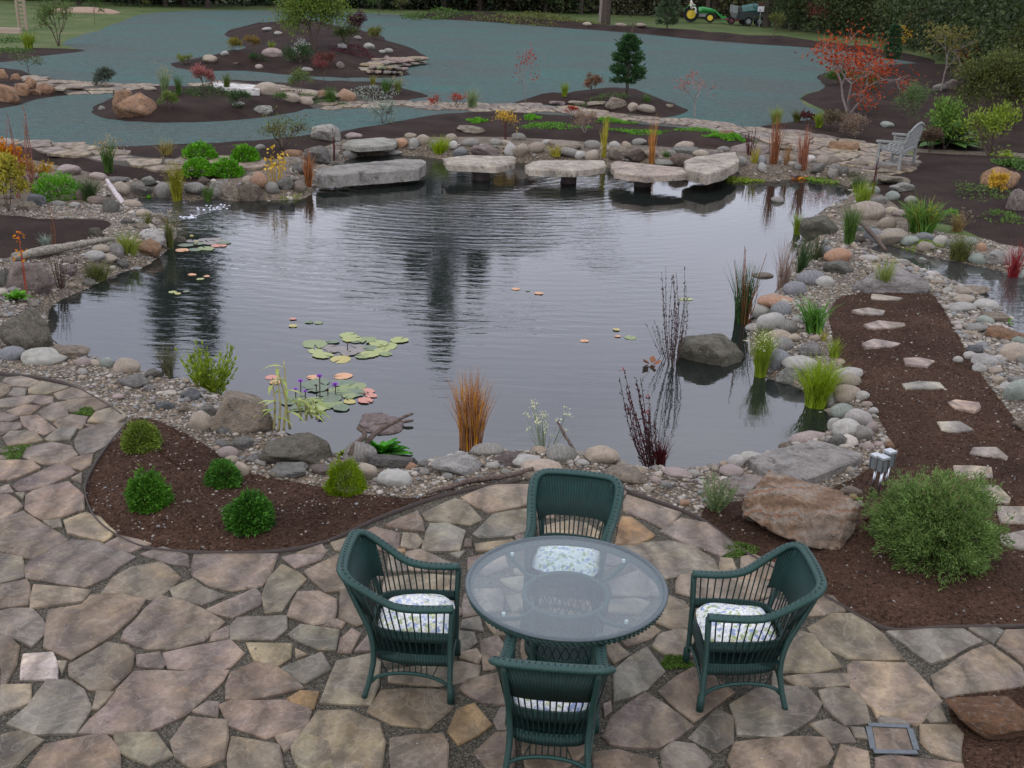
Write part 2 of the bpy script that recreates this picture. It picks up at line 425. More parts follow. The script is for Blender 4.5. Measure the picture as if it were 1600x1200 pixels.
STREAM = W2([(1372,384),(1400,386),(1440,398),(1500,412),(1560,424),(1640,446),(1800,500),(1800,640),(1700,590),(1610,536),(1575,492),(1542,466),(1500,444),(1440,420),(1400,402),(1372,394)], -0.10, 3)
INLET = W2([(205,316),(235,308),(300,314),(335,310),(360,318),(330,330),(300,338),(268,346),(235,338),(205,326)], -0.232, 3)
FIELD = W2([(-260,104),(0,95),(60,84),(128,77),(97,63),(150,46),(200,32),(250,21),(400,16),(600,21),(740,33),(900,44),(1000,51),(1120,63),(1300,76),(1440,98),(1400,105),(1340,104),(1290,114),(1282,125),(1290,139),(1252,154),(1262,169),(1292,180),(1220,200),(1120,192),(1000,186),(760,176),(600,195),(430,217),(250,226),(130,229),(0,223),(-260,219)], 0, 4, .03)
FAR_BERM = W2([(735,22),(800,26),(900,38),(1000,45),(1150,57),(1300,69),(1440,88),(1460,99),(1440,99),(1300,77),(1120,64),(1000,52),(900,45),(740,33),(640,26)], 0, 3)
ISLAND1 = W2([(268,99),(300,91),(342,84),(380,74),(352,50),(400,37),(440,34),(520,40),(575,50),(605,64),(640,75),(668,90),(622,101),(636,115),(600,121),(520,118),(440,114),(380,108),(300,107)], 0, 4, .04)
ISLAND2 = W2([(145,170),(160,160),(178,150),(178,141),(240,143),(330,132),(420,133),(440,130),(530,130),(600,133),(650,143),(668,151),(620,159),(560,162),(520,166),(480,172),(400,186),(300,192),(200,191),(150,181)], 0, 4, .02)
ISLAND3 = W2([(805,160),(860,151),(900,148),(960,147),(1010,150),(1050,162),(1075,175),(1040,184),(980,181),(900,168),(830,163)], 0, 4, .02)
STRIP_L = W2([(-260,80),(0,72),(60,72),(115,74),(130,78),(60,86),(0,96),(-260,108)], 0, 3)
STRIP_ORANGE = W2([(-260,196),(0,170),(60,154),(140,143),(178,140),(176,131),(90,128),(60,120),(0,104),(-260,112)], 0, 3)
PATH_A = W2([(40,118),(110,122),(240,131),(330,138),(430,147),(560,157),(620,159),(800,163),(860,166),(920,172),(1000,182),(1075,187),(1130,195),(1200,203),(1260,207),(1320,219),(1350,226),(1400,234),(1435,248),(1432,262),(1400,272),(1350,262),(1320,258),(1280,246),(1200,226),(1120,206),(1000,193),(900,181),(800,176),(700,173),(600,168),(520,172),(430,160),(330,147),(240,143),(80,146),(40,126)], 0, 3)
PATH_B = W2([(-260,206),(0,221),(60,223),(140,232),(200,246),(260,254),(420,249),(405,268),(330,273),(260,272),(170,262),(100,247),(0,234),(-260,222)], 0, 3)
PATH_C = W2([(1436,232),(1620,240),(1900,255),(1900,262),(1620,247),(1436,238)], 0, 3)
MULCH_BACK = W2([(520,211),(600,196),(680,181),(760,177),(900,183),(1000,195),(1120,208),(1180,222),(1150,236),(1090,233),(960,226),(800,216),(640,216),(560,221)], 0, 3, .02)
MULCH_L = W2([(-260,222),(0,224),(130,230),(250,227),(430,218),(530,206),(530,222),(480,238),(420,252),(400,268),(330,282),(230,282),(150,272),(60,252),(0,248),(-260,260)], 0, 3, .02)
MULCH_L2 = W2([(-260,330),(0,335),(60,342),(150,342),(172,352),(140,372),(60,394),(0,404),(-260,425)], 0, 3, .02)
MULCH_R = W2([(1285,112),(1340,104),(1440,98),(1520,105),(1900,130),(1900,255),(1620,240),(1436,232),(1390,230),(1340,222),(1290,212),(1230,203),(1190,198),(1290,181),(1252,156),(1290,140),(1280,125)], 0, 3, .02)
MULCH_R2 = W2([(1436,238),(1620,247),(1900,262),(1900,450),(1600,388),(1530,370),(1480,352),(1420,345),(1400,318),(1355,285),(1400,272),(1432,262)], 0, 3, .02)
MULCH_PEN = W2([(1318,462),(1370,456),(1450,458),(1478,490),(1518,560),(1560,620),(1620,680),(1900,800),(1900,985),(1600,978),(1385,982),(1300,938),(1240,905),(1160,860),(1100,820),(1105,792),(1165,782),(1300,762),(1370,722),(1390,690),(1352,622),(1318,574),(1298,520),(1296,485)], 0, 3, .01)
MULCH_FRONT = W2([(197,662),(235,655),(300,682),(345,712),(400,742),(480,756),(560,772),(650,776),(740,760),(812,752),(700,772),(600,806),(510,846),(430,861),(340,864),(240,858),(190,841),(150,811),(133,771),(140,741),(165,701)], 0, 3, .008)
MULCH_CORNER = W2([(1482,1092),(1560,1072),(1900,1060),(1900,1400),(1545,1340),(1510,1230),(1500,1160)], 0, 3, .008)
PATIO = W2([(-700,560),(-300,565),(0,583),(60,590),(110,602),(160,628),(190,648),(199,662),(165,701),(140,741),(133,771),(150,811),(190,841),(240,858),(340,864),(430,861),(510,846),(600,806),(700,772),(812,750),(900,748),(975,765),(1090,808),(1160,860),(1240,905),(1300,938),(1385,982),(1600,978),(1900,985),(1900,1060),(1560,1072),(1482,1092),(1500,1160),(1510,1230),(1545,1340),(1545,1700),(800,1750),(-700,1700)], 0, 2)
GRAVEL = W2([(-700,560),(-500,400),(-260,240),(0,240),(150,262),(330,270),(430,250),(500,215),(640,212),(800,213),(960,223),(1150,233),(1200,222),(1340,258),(1400,272),(1425,345),(1600,385),(1900,450),(1900,800),(1500,700),(1100,830),(800,770),(400,800),(150,640),(0,583)], 0, 3)

REGIONS = [  # first match wins
    ('pond_bed', POND, M_BED), ('stream_bed', STREAM, M_BED), ('inlet_bed', INLET, M_BED),
    ('mulch_front', MULCH_FRONT, M_MULCH2), ('mulch_corner', MULCH_CORNER, M_MULCH2), ('patio_base', PATIO, M_JOINT),
    ('stone_path', PATH_A, M_JOINT), ('stone_path', PATH_B, M_JOINT), ('gravel_path', PATH_C, M_GRAVEL),
    ('mulch_peninsula', MULCH_PEN, M_MULCH2), ('mulch_bed', ISLAND2, M_MULCH), ('mulch_bed', ISLAND3, M_MULCH), ('mulch_bed', ISLAND1, M_MULCH),
    ('mulch_bed', MULCH_BACK, M_MULCH), ('mulch_bed', MULCH_L, M_MULCH), ('mulch_bed', MULCH_L2, M_MULCH), ('mulch_bed', STRIP_L, M_MULCH),
    ('mulch_bed', STRIP_ORANGE, M_MULCH), ('mulch_bed', MULCH_R, M_MULCH), ('mulch_bed', MULCH_R2, M_MULCH), ('mulch_bed', FAR_BERM, M_MULCH),
    ('gravel_shore', GRAVEL, M_GRAVEL), ('hydroseeded_field', FIELD, M_HYDRO)]
REGION_LAST = W2([(520,222),(600,205),(1000,205),(1120,215),(1340,232),(1340,215),(1230,200),(1300,185),(1240,156),(1270,125),(1290,108),(1420,106),(1420,98),(1300,80),(1000,58),(740,38),(620,30),(300,22),(230,32),(160,55),(150,78),(0,100),(-260,110),(-260,225),(0,228),(250,232)], 0, 1)

def hgt(X, Y):
    """height of the ground"""
    X = np.asarray(X, float); Y = np.asarray(Y, float)
    h = vnoise(X, Y, 0.07, 3) * 0.25 * np.clip((Y - 22) / 30, 0, 1)
    mu = np.zeros(len(X), bool)
    for poly, amp, wd in ((ISLAND1, 0.55, 3.0), (ISLAND2, 0.28, 1.2), (ISLAND3, 0.30, 1.0), (FAR_BERM, 0.35, 2.0), (MULCH_R, 0.18, 2.0), (MULCH_BACK, 0.12, .8), (MULCH_FRONT, 0.07, .5), (MULCH_PEN, 0.05, .5), (STRIP_ORANGE, 0.15, 1.0), (MULCH_L2, 0.06, .6), (MULCH_L, .08, .6), (MULCH_R2, .08, .8)):
        i = inside(poly, X, Y)
        if i.any():
            d = np.clip(pdist(poly, X[i], Y[i]) / wd, 0, 1)
            h[i] += amp * d * d * (3 - 2 * d) * (1 + vnoise(X[i], Y[i], 0.9, 5) * 0.8)
            mu |= i
    h = h + np.where(mu, (vnoise(X, Y, 5.0, 8) * 0.03 + vnoise(X, Y, 2.0, 9) * 0.04) * np.where(Y < 19, .5, 1), 0)
    near = (Y < 45)
    if near.any():
        for poly, wz, wide, deep in ((STREAM, -0.10, .35, .25), (INLET, -0.232, .35, .15), (POND, WATER_Z, .5, 1.3)):
            Xn, Yn = X[near], Y[near]
            i = inside(poly, Xn, Yn); d = pdist(poly, Xn, Yn); g = h[near]
            e = np.clip(d / wide, 0, 1); e = e * e * (3 - 2 * e)
            out = (wz - 0.03) * (1 - e) + np.maximum(g, wz) * e
            inn = wz - 0.03 - np.minimum(deep, 0.55 * d)
            h[near] = np.where(i, np.minimum(g, inn), np.where(d < wide, np.minimum(g, out), g))
    g = inside(GRAVEL, X, Y) & ~inside(PATIO, X, Y)
    h = h + np.where(g & ~mu, vnoise(X, Y, 6.0, 2) * 0.035, 0)
    return h
def H1(x, y): return float(hgt(np.array([x]), np.array([y]))[0])
def G(x, y):
    """point on the real ground under a photo pixel"""
    zs = np.arange(1.0, -.45, -.02); a, b = P(x, y, zs[0]), P(x, y, zs[-1]); f = ((zs[0] - zs) / (zs[0] - zs[-1]))[:, None]
    q = a + (b - a) * f; hh = hgt(q[:, 0], q[:, 1]); hit = hh >= zs - .011
    if not hit.any(): return P(x, y, WATER_Z)
    i = int(np.argmax(hit)); p = q[i].copy(); p[2] = hh[i]
    return p

def build_ground():
    pts = []
    y = 1.2
    while y < 260:
        s = max(0.11, 0.0105 * y) if y < 45 else 0.02 * y
        hw = 0.60 * y + 3.5
        n = int(2 * hw / (s * 1.15))
        xs = np.linspace(-hw, hw, n) + NR.uniform(-.3, .3, n) * s
        pts.append(np.stack([xs, y + NR.uniform(-.3, .3, n) * s], 1)); y += s
    for ring in (350, 600, 1200):
        a = np.linspace(0, 2 * pi, 24, endpoint=False); pts.append(np.stack([ring * np.cos(a), ring * np.sin(a)], 1))
    a = np.linspace(0, 2 * pi, 40, endpoint=False)
    for rr in (8, 20, 60): pts.append(np.stack([rr * np.cos(a), -abs(rr * np.sin(a)) - 1], 1))
    V = np.vstack(pts); edges = []
    vs = [tuple(p) for p in V]
    for nm, poly, m in REGIONS:
        b = len(vs); k = len(poly); vs += [(float(p[0]), float(p[1])) for p in poly]
        edges += [(b + i, b + (i + 1) % k) for i in range(k)]
    ov, oe, of, *_ = delaunay_2d_cdt([Vector((float(a), float(b))) for a, b in vs], edges, [], 0, 1e-4)
    XY = np.array([(v[0], v[1]) for v in ov]); T = np.array([f for f in of if len(f) == 3])
    c = XY[T].mean(1)
    a2 = (XY[T[:, 1], 0] - XY[T[:, 0], 0]) * (XY[T[:, 2], 1] - XY[T[:, 0], 1]) - (XY[T[:, 2], 0] - XY[T[:, 0], 0]) * (XY[T[:, 1], 1] - XY[T[:, 0], 1])
    T[a2 < 0] = T[a2 < 0][:, ::-1]
    Z = hgt(XY[:, 0], XY[:, 1])
    free = np.ones(len(T), bool); groups = []
    for nm, poly, m in REGIONS:
        i = free & inside(poly, c[:, 0], c[:, 1]); free &= ~i
        groups.append((nm, i, m))
    i = free & inside(REGION_LAST, c[:, 0], c[:, 1]); free &= ~i; groups[-1] = (groups[-1][0], groups[-1][1] | i, groups[-1][2])
    groups.append(('lawn', free, M_GRASS))
    V3 = np.column_stack([XY, Z])
    out = {}
    for nm, i, m in groups:
        if not i.any(): continue
        Ti = T[i]; u, inv = np.unique(Ti, return_inverse=True)
        o = obj(nm, nmesh(nm, V3[u], inv.reshape(-1, 3), True), m); tag(o, kind='structure'); out.setdefault(nm, o)
    return out
GR = build_ground()

def sheet(name, poly, z, mat):
    """a flat water surface a little wider than its outline, its rim under the banks"""
    c = poly.mean(0)
    vs = [Vector((float(p[0]), float(p[1]))) for p in poly]
    k = len(vs); X, Y = np.meshgrid(np.arange(poly[:, 0].min(), poly[:, 0].max(), .6), np.arange(poly[:, 1].min(), poly[:, 1].max(), .6))
    X = X.ravel(); Y = Y.ravel(); i = inside(poly, X, Y) & (pdist(poly, X, Y) > .2)
    vs += [Vector((float(a), float(b))) for a, b in zip(X[i], Y[i])]
    ov, _, of, *_r = delaunay_2d_cdt(vs, [(a, (a + 1) % k) for a in range(k)], [], 1, 1e-4)
    V = np.array([(v[0], v[1], z) for v in ov]); T = np.array([f[:3] for f in of])
    a2 = (V[T[:, 1], 0] - V[T[:, 0], 0]) * (V[T[:, 2], 1] - V[T[:, 0], 1]) - (V[T[:, 2], 0] - V[T[:, 0], 0]) * (V[T[:, 1], 1] - V[T[:, 0], 1])
    T[a2 < 0] = T[a2 < 0][:, ::-1]
    return tag(obj(name, nmesh(name, V, T), mat), kind='structure')
def grow(poly, d):
    p = np.asarray(poly); t = np.roll(p, -1, 0) - np.roll(p, 1, 0); t /= np.linalg.norm(t, axis=1)[:, None] + 1e-9
    nrm = np.stack([t[:, 1], -t[:, 0]], 1)
    q = p + nrm * d
    if inside(p, q[:1, 0], q[:1, 1])[0]: q = p - nrm * d
    return q
_rc = P(760, 262, WATER_Z)
M_WATER = make_water('pond_water_surface', (_rc[0], _rc[1]), (0.024, 0.030, 0.026), 0.50)
M_STREAMW = make_water('stream_water_surface', (P(1380, 390, 0)[0], P(1380, 390, 0)[1]), (0.07, 0.07, 0.065), 0.5)
M_INLETW = make_water('inlet_water_surface', (P(230, 320, 0)[0], P(230, 320, 0)[1]), (0.06, 0.06, 0.06), 1.2)
sheet('pond_water', grow(POND, .05), WATER_Z, M_WATER)
sheet('stream_water', grow(STREAM, .06), -0.10, M_STREAMW)
sheet('inlet_water', grow(INLET, .05), -0.234, M_INLETW)

# ------------------------------------------------------------------ flagstones
def stone_slab(name, poly, z0, z1, mat, parent=None, color=None, rough=0.012, hf=None, bev=0.012, seed=0):
    """an irregular slab: poly is its outline seen from above; edges chipped and bevelled"""
    rs = np.random.RandomState(seed)
    p = np.asarray(poly, float)
    q = []
    n = len(p)
    for i in range(n):
        a, b = p[i], p[(i + 1) % n]; L = np.linalg.norm(b - a); k = max(1, min(5, int(L / 0.14)))
        for j in range(k): q.append(a + (b - a) * j / k + (rs.uniform(-rough, rough, 2) if j else rs.uniform(-rough, rough, 2) * .5))
    q = np.array(q); m = len(q)
    # round the corners a little
    q = 0.90 * q + 0.05 * (np.roll(q, 1, 0) + np.roll(q, -1, 0))
    area = 0.5 * np.sum(q[:, 0] * np.roll(q[:, 1], -1) - np.roll(q[:, 0], -1) * q[:, 1])
    if area < 0: q = q[::-1]
    c = q.mean(0)
    d = q - c; L = np.linalg.norm(d, axis=1)[:, None] + 1e-6
    inner = c + d * np.maximum(0.3, 1 - bev / L)
    mid = c + d * 0.55
    h0 = 0.0 if hf is None else hf
    zt = z1 + rs.uniform(-.002, .003, m); zi = z1 + rs.uniform(-.001, .002)
    V = np.vstack([np.column_stack([q, np.full(m, z0)]), np.column_stack([q, z1 - bev * .6 + rs.uniform(-.002, .002, m)]), np.column_stack([inner, zt]), np.column_stack([mid, z1 + .002 + rs.uniform(-.003, .003, m)]), [[c[0], c[1], z1 + .002]]])
    V = V - np.array([c[0], c[1], 0])
    i = np.arange(m); j = (i + 1) % m; F = []
    for a in (0, m, 2 * m): F.append(np.stack([a + i, a + j, a + m + j, a + m + i], 1))
    T = np.stack([3 * m + i, 3 * m + j, np.full(m, 4 * m)], 1)
    me = nmesh(name, V, [np.vstack(F), T])
    o = obj(name, me, mat, parent, color); o.location = (c[0], c[1], h0)
    return o

def Z(ox, oy, s, *ps): return [(ox + x / s, oy + y / s) for x, y in ps]
S3 = 10 / 3
A = lambda *p: Z(0, 840, S3, *p)
B = lambda *p: Z(400, 840, S3, *p)
Cc = lambda *p: Z(760, 840, S3, *p)
D = lambda *p: Z(1120, 840, S3, *p)
E_ = lambda *p: Z(0, 560, 4, *p)
Fz = lambda *p: Z(400, 560, 4, *p)
Gz = lambda *p: Z(800, 560, 4, *p)
# colours: m mauve grey, t tan, g cool grey, o orange, w nearly white, b brownish, p pinkish
FC = {'m': (0.192, 0.162, 0.146), 't': (0.240, 0.208, 0.165), 'g': (0.190, 0.176, 0.152), 'o': (0.25, 0.18, 0.115), 'w': (0.42, 0.395, 0.375), 'b': (0.180, 0.148, 0.122), 'p': (0.215, 0.178, 0.150), 'd': (0.140, 0.128, 0.112)}
STONES = [
('m',A((380,10),(500,15),(560,45),(700,95),(600,150),(560,200),(440,250),(140,205),(130,160),(170,110))),
('b',[(0,812),(39,799),(107,844),(51,873),(30,867),(0,861)]),
('m',A((735,80),(850,42),(980,85),(985,145),(880,125))),
('m',A((1015,85),(1450,82),(1400,195),(1360,245),(1210,272),(1100,245),(1005,190))),
('m',A((1468,95),(1680,50),(1700,60),(1670,110),(1540,152))),
('g',A((0,80),(120,100),(125,195),(0,230))),('b',A((0,240),(140,215),(155,240),(150,340),(0,360))),
('t',A((180,245),(465,270),(430,325),(160,360),(165,310))),
('t',A((520,290),(590,200),(680,150),(840,120),(935,205),(800,320),(650,290))),
('g',A((890,265),(1010,210),(1060,255),(1175,295),(1050,345),(910,310))),
('m',A((1080,370),(1330,262),(1360,300),(1355,345),(1220,415),(1110,385))),
('t',A((1470,135),(1560,190),(1595,215),(1500,320),(1475,370),(1375,390),(1370,300),(1400,210))),
('g',A((0,385),(60,370),(170,368),(215,420),(240,480),(160,560),(0,490))),
('b',A((250,375),(430,350),(460,300),(620,295),(755,320),(700,400),(600,490),(380,625),(235,560),(245,450))),
('m',A((830,300),(960,330),(1165,430),(1050,530),(900,570),(760,570),(630,520),(650,480),(760,370))),
('g',A((1200,460),(1240,415),(1490,405),(1490,470),(1420,525),(1205,525))),
('m',A((1110,490),(1195,450),(1195,520),(1090,530))),
('b',A((0,500),(60,515),(100,565),(85,650),(35,760),(0,760))),
('w',A((115,605),(275,590),(298,730),(105,730))),('t',A((300,640),(355,635),(325,715))),
('b',A((360,660),(560,545),(660,560),(695,600),(680,690),(560,795),(470,780),(370,710))),
('m',A((720,610),(830,590),(865,650),(840,680),(720,665))),
('m',A((860,600),(1200,530),(1270,600),(1200,670),(1150,685),(880,680))),
('t',A((1285,545),(1520,550),(1510,620),(1430,670),(1330,630))),
('t',A((1530,570),(1595,600),(1540,625))),
('t',A((0,765),(165,760),(165,850),(0,910))),
('g',A((180,830),(240,740),(350,745),(430,790),(470,880),(400,1010),(180,1015),(40,960),(150,870))),
('g',A((500,800),(595,805),(515,890),(480,885))),
('m',A((410,1010),(560,870),(690,700),(1190,690),(1150,750),(960,920),(770,1005))),
('b',A((1200,700),(1330,650),(1420,660),(1575,780),(1290,840),(1180,830))),
('m',A((1000,895),(1080,845),(1135,850),(1130,930))),
('m',A((1150,870),(1200,850),(1480,840),(1620,895),(1600,975),(1380,1040),(1200,970))),
('g',A((0,1020),(110,1000),(225,1050),(60,1200),(0,1260))),
('b',A((150,1200),(240,1070),(540,1015),(610,1090),(620,1220),(150,1260))),
('g',A((590,1015),(820,1010),(900,1130),(780,1180),(620,1110))),
('b',A((890,1060),(980,930),(1185,950),(1165,1140),(1000,1200),(910,1130))),
('t',A((1210,1035),(1450,1075),(1475,1190),(1460,1240),(1195,1230))),
('t',A((1530,1080),(1600,1020),(1710,1060),(1740,1200),(1600,1210),(1540,1170))),
('p',B((250,175),(310,145),(440,85),(475,265),(400,270),(360,280))),
('m',B((160,400),(215,280),(330,275),(415,320),(400,430),(300,450))),
('b',B((430,410),(440,270),(490,265),(600,420),(530,455))),
('t',B((345,455),(420,415),(465,435),(450,465))),
('g',B((170,505),(235,450),(435,475),(410,580),(330,580))),
('p',B((430,590),(445,520),(500,470),(545,495),(500,590))),
('m',B((510,580),(640,440),(660,500),(655,580))),
('g',B((115,680),(340,590),(400,680),(250,750),(215,740))),
('o',B((160,835),(235,795),(325,800),(300,885),(200,870))),
('g',B((340,850),(420,640),(600,600),(650,640),(640,760),(600,860))),
('m',B((100,1030),(260,985),(200,1060),(150,1110))),
('t',B((190,1080),(320,900),(480,895),(640,965),(660,1060),(640,1230),(250,1230),(200,1140))),
('b',B((580,900),(660,790),(1020,790),(1020,880),(900,990),(700,960))),
('o',B((1000,1000),(1050,890),(1135,860),(1230,970),(1060,1065))),
('b',B((700,1040),(980,1020),(1000,1080),(990,1230),(710,1230))),
('b',B((1130,1110),(1250,1010),(1340,1005),(1340,1230),(1230,1220))),
('m',B((1060,780),(1100,735),(1290,700),(1320,860),(1180,850))),
('t',B((1065,600),(1150,575),(1170,610),(1155,650),(1070,620))),
('t',B((1065,640),(1160,660),(1150,720),(1065,745),(960,760),(700,740),(700,690),(900,650))),
('g',B((1065,480),(1130,485),(1145,540),(1100,575),(1065,590),(700,600),(690,500))),
('m',B((1170,530),(1260,500),(1300,560),(1270,670),(1180,680))),
('g',B((1075,420),(1160,400),(1185,480),(1070,460))),
('t',B((1200,435),(1300,470),(1400,500),(1250,505))),
('m',B((780,70),(850,55),(1020,130),(990,170),(780,160))),
('o',B((690,65),(770,55),(780,72),(720,80))),
('g',B((690,90),(730,80),(795,165),(740,170),(690,160))),
('g',B((1010,80),(1090,65),(1060,100))),
('t',B((680,200),(900,185),(1030,195),(1060,280),(840,260),(660,290))),
('m',B((1110,100),(1290,70),(1310,150),(1200,190),(1110,160))),('t',B((1265,215),(1420,190),(1430,275),(1370,280))),
('m',B((1130,265),(1280,265),(1285,370),(1180,385))),('t',B((1295,300),(1400,285),(1410,360),(1340,375))),
('m',B((1080,290),(1120,280),(1160,390),(1075,405))),
('m',Cc((230,330),(330,300),(420,340),(400,420),(260,420))),('t',Cc((430,310),(600,300),(610,400),(520,450),(420,430))),('g',Cc((240,100),(480,60),(560,140),(430,210),(240,200))),
('b',Cc((190,520),(330,500),(560,520),(580,620),(400,660),(200,640))),('b',Cc((200,1000),(330,900),(520,940),(560,1080),(400,1200),(200,1180))),
('g',Cc((680,40),(960,15),(1080,40),(1180,110),(1210,175),(1010,190),(900,215),(800,90))),
('t',Cc((1215,100),(1280,105),(1305,155),(1290,205),(1220,190))),
('p',Cc((1330,100),(1390,85),(1500,130),(1480,210),(1320,215),(1330,150))),
('p',Cc((1010,180),(1190,185),(1470,220),(1480,300),(1250,330),(995,280))),
('t',Cc((870,430),(900,380),(950,300),(1030,330),(1085,400),(1060,460),(980,470))),
('t',Cc((690,510),(850,440),(905,480),(860,520),(740,560))),
('m',Cc((870,560),(900,500),(1000,475),(1080,490),(1075,615),(920,600))),
('p',Cc((600,560),(660,530),(745,600),(665,650))),
('g',Cc((665,690),(830,565),(930,690),(840,780),(665,845))),
('m',Cc((610,1030),(650,940),(825,805),(1070,980),(900,1085),(650,1070))),
('b',Cc((900,790),(1080,670),(1160,700),(1290,800),(1080,945))),
('d',Cc((1050,1040),(1150,930),(1200,890),(1290,930),(1280,1060),(1200,1110))),
('g',Cc((910,1110),(970,1060),(1080,1075),(1170,1160),(1100,1230),(920,1220))),
('b',Cc((560,1110),(680,1095),(880,1150),(905,1230),(560,1230))),
('m',Cc((45,950),(70,885),(120,880),(180,990),(60,990))),
('m',Cc((610,860),(650,850),(655,900),(615,925))),
('m',Cc((640,230),(790,170),(890,240),(900,300),(660,300))),('g',Cc((640,320),(780,310),(850,330),(790,390),(640,380))),
('b',Cc((1100,340),(1300,350),(1450,430),(1430,520),(1200,500),(1110,470))),
('g',Cc((1160,560),(1440,550),(1470,650),(1300,700),(1160,660))),
('g',D((75,870),(200,790),(300,770),(470,780),(540,860),(500,930),(330,1030),(110,1015),(105,940))),
('p',D((65,1160),(95,1060),(300,1040),(560,1040),(600,1120),(570,1180),(300,1230),(100,1220))),
('t',D((300,640),(340,540),(430,480),(500,500),(655,665),(500,690),(310,695))),
('t',D((475,465),(600,395),(710,390),(860,500),(970,625),(800,630),(690,620),(560,570))),
('t',D((470,375),(560,300),(600,300),(675,380),(560,395),(470,400))),
('g',D((885,485),(1280,475),(1375,540),(1120,650),(1040,600),(1000,560))),
('g',D((1310,465),(1420,445),(1495,480),(1450,545))),
('b',D((1455,550),(1510,480),(1700,480),(1700,680),(1600,650))),
('t',D((1125,710),(1330,590),(1420,555),(1580,670),(1600,730),(1590,770),(1260,810),(1200,830),(1160,810))),
('t',D((690,660),(710,640),(990,650),(1165,840),(1040,970),(920,920),(850,910),(700,770))),
('g',D((350,725),(440,710),(690,705),(685,765),(420,770))),
('g',D((540,800),(600,780),(700,785),(770,860),(800,960),(660,970),(560,870))),
('g',D((490,960),(580,940),(680,990),(715,1050),(600,1060))),
('t',D((800,870),(860,915),(830,935))),('g',D((850,930),(920,925),(1030,962),(980,966),(850,962))),
('g',D((1090,930),(1165,870),(1200,950),(1120,955))),
('b',D((1060,970),(1240,970),(1280,1020),(1270,1160),(1120,1110),(1070,1060))),
('t',D((610,1180),(640,1070),(790,1110),(800,1230),(610,1230))),
('b',D((840,1140),(900,1125),(1270,1170),(1290,1250),(830,1250))),
('g',D((700,980),(770,985),(785,1040),(720,1030))),('g',D((290,690),(340,720),(330,770),(290,770))),
('b',E_((0,150),(75,170),(60,210),(0,240))),('t',E_((30,120),(130,110),(245,140),(180,175),(60,165),(20,140))),
('t',E_((175,190),(260,140),(430,175),(280,220),(180,215))),('m',E_((80,180),(165,185),(155,235),(40,230))),
('m',E_((0,255),(100,235),(245,225),(190,270),(90,300),(0,295))),('m',E_((200,270),(240,230),(330,240),(330,275),(260,285))),
('m',E_((335,220),(450,180),(590,235),(420,250),(370,255))),('b',E_((40,325),(150,285),(260,290),(190,340),(100,350))),
('m',E_((240,330),(330,275),(415,265),(425,345),(340,385),(270,370))),('b',E_((425,260),(610,240),(710,290),(600,320),(440,335))),
('t',E_((550,390),(600,330),(720,298),(790,355),(720,400))),('b',E_((335,400),(370,370),(440,345),(545,360),(510,430),(370,430))),
('m',E_((525,405),(595,410),(560,430))),('m',E_((0,330),(60,345),(120,370),(60,390),(0,385))),
('p',E_((120,360),(240,350),(350,435),(270,475),(190,440),(140,410))),('m',E_((0,400),(125,400),(135,430),(0,475))),
('p',E_((20,490),(60,455),(210,450),(265,510),(50,545))),('g',E_((280,500),(360,435),(480,435),(440,500),(330,515))),
('m',E_((465,510),(500,450),(620,405),(795,400),(700,520),(590,580),(500,600))),
('m',E_((160,555),(330,515),(440,540),(485,595),(380,650),(280,655),(150,610))),
('p',E_((375,665),(430,620),(585,590),(560,660),(510,690))),('m',E_((0,560),(100,550),(130,570),(0,590))),
('p',E_((0,640),(200,640),(255,680),(60,755),(0,750))),('m',E_((80,790),(130,760),(370,655),(470,710),(290,795),(130,830))),
('g',E_((440,745),(515,710),(510,775))),('m',E_((0,800),(50,785),(90,830),(0,835))),
('p',E_((165,850),(200,830),(430,765),(520,850),(525,935),(270,1005),(160,930))),('g',E_((95,840),(160,835),(140,880))),
('m',E_((0,845),(50,840),(145,915),(0,1010))),('g',E_((270,1015),(380,1000),(385,1050),(330,1055))),
('t',E_((400,1010),(540,960),(620,990),(725,1080),(640,1140),(430,1085))),('m',E_((660,1155),(760,1105),(940,1155),(800,1210),(700,1195))),
('t',[(720,777),(770,757),(832,757),(840,785),(800,792),(762,800)]),
('t',Fz((1040,960),(1240,870),(1310,890),(1415,1000),(1340,1030),(1060,1000))),
('p',Fz((800,1040),(1010,955),(1055,1080))),('g',Fz((1085,1030),(1210,1030),(1310,1075),(1270,1190),(1040,1190))),
('g',Fz((1365,1090),(1480,970),(1720,935),(1720,1060),(1600,1100),(1400,1115))),
('b',Fz((610,1110),(740,1050),(895,1085),(890,1180),(800,1200),(640,1130))),('g',Fz((920,1090),(1010,1100),(1045,1140),(1000,1190),(910,1170))),
('t',Fz((470,1150),(600,1110),(640,1140),(760,1215),(560,1210),(500,1190))),('t',Fz((1370,1155),(1600,1130),(1700,1180),(1380,1200))),
('p',Fz((1310,1125),(1350,1125),(1345,1170),(1300,1170))),('m',Fz((250,1215),(420,1160),(440,1210),(360,1225))),
('p',Gz((720,850),(1060,960),(1000,1010),(940,1055),(820,990),(700,950))),('m',Gz((930,1080),(1060,1000),(1220,1030),(1380,1150),(1390,1190),(1300,1230),(1200,1190))),
('o',Gz((690,990),(740,990),(890,1100),(780,1165),(640,1160))),
]
FC = {k_: (c_[0] * .92, c_[1] * .895, c_[2] * .85) for k_, c_ in FC.items()}
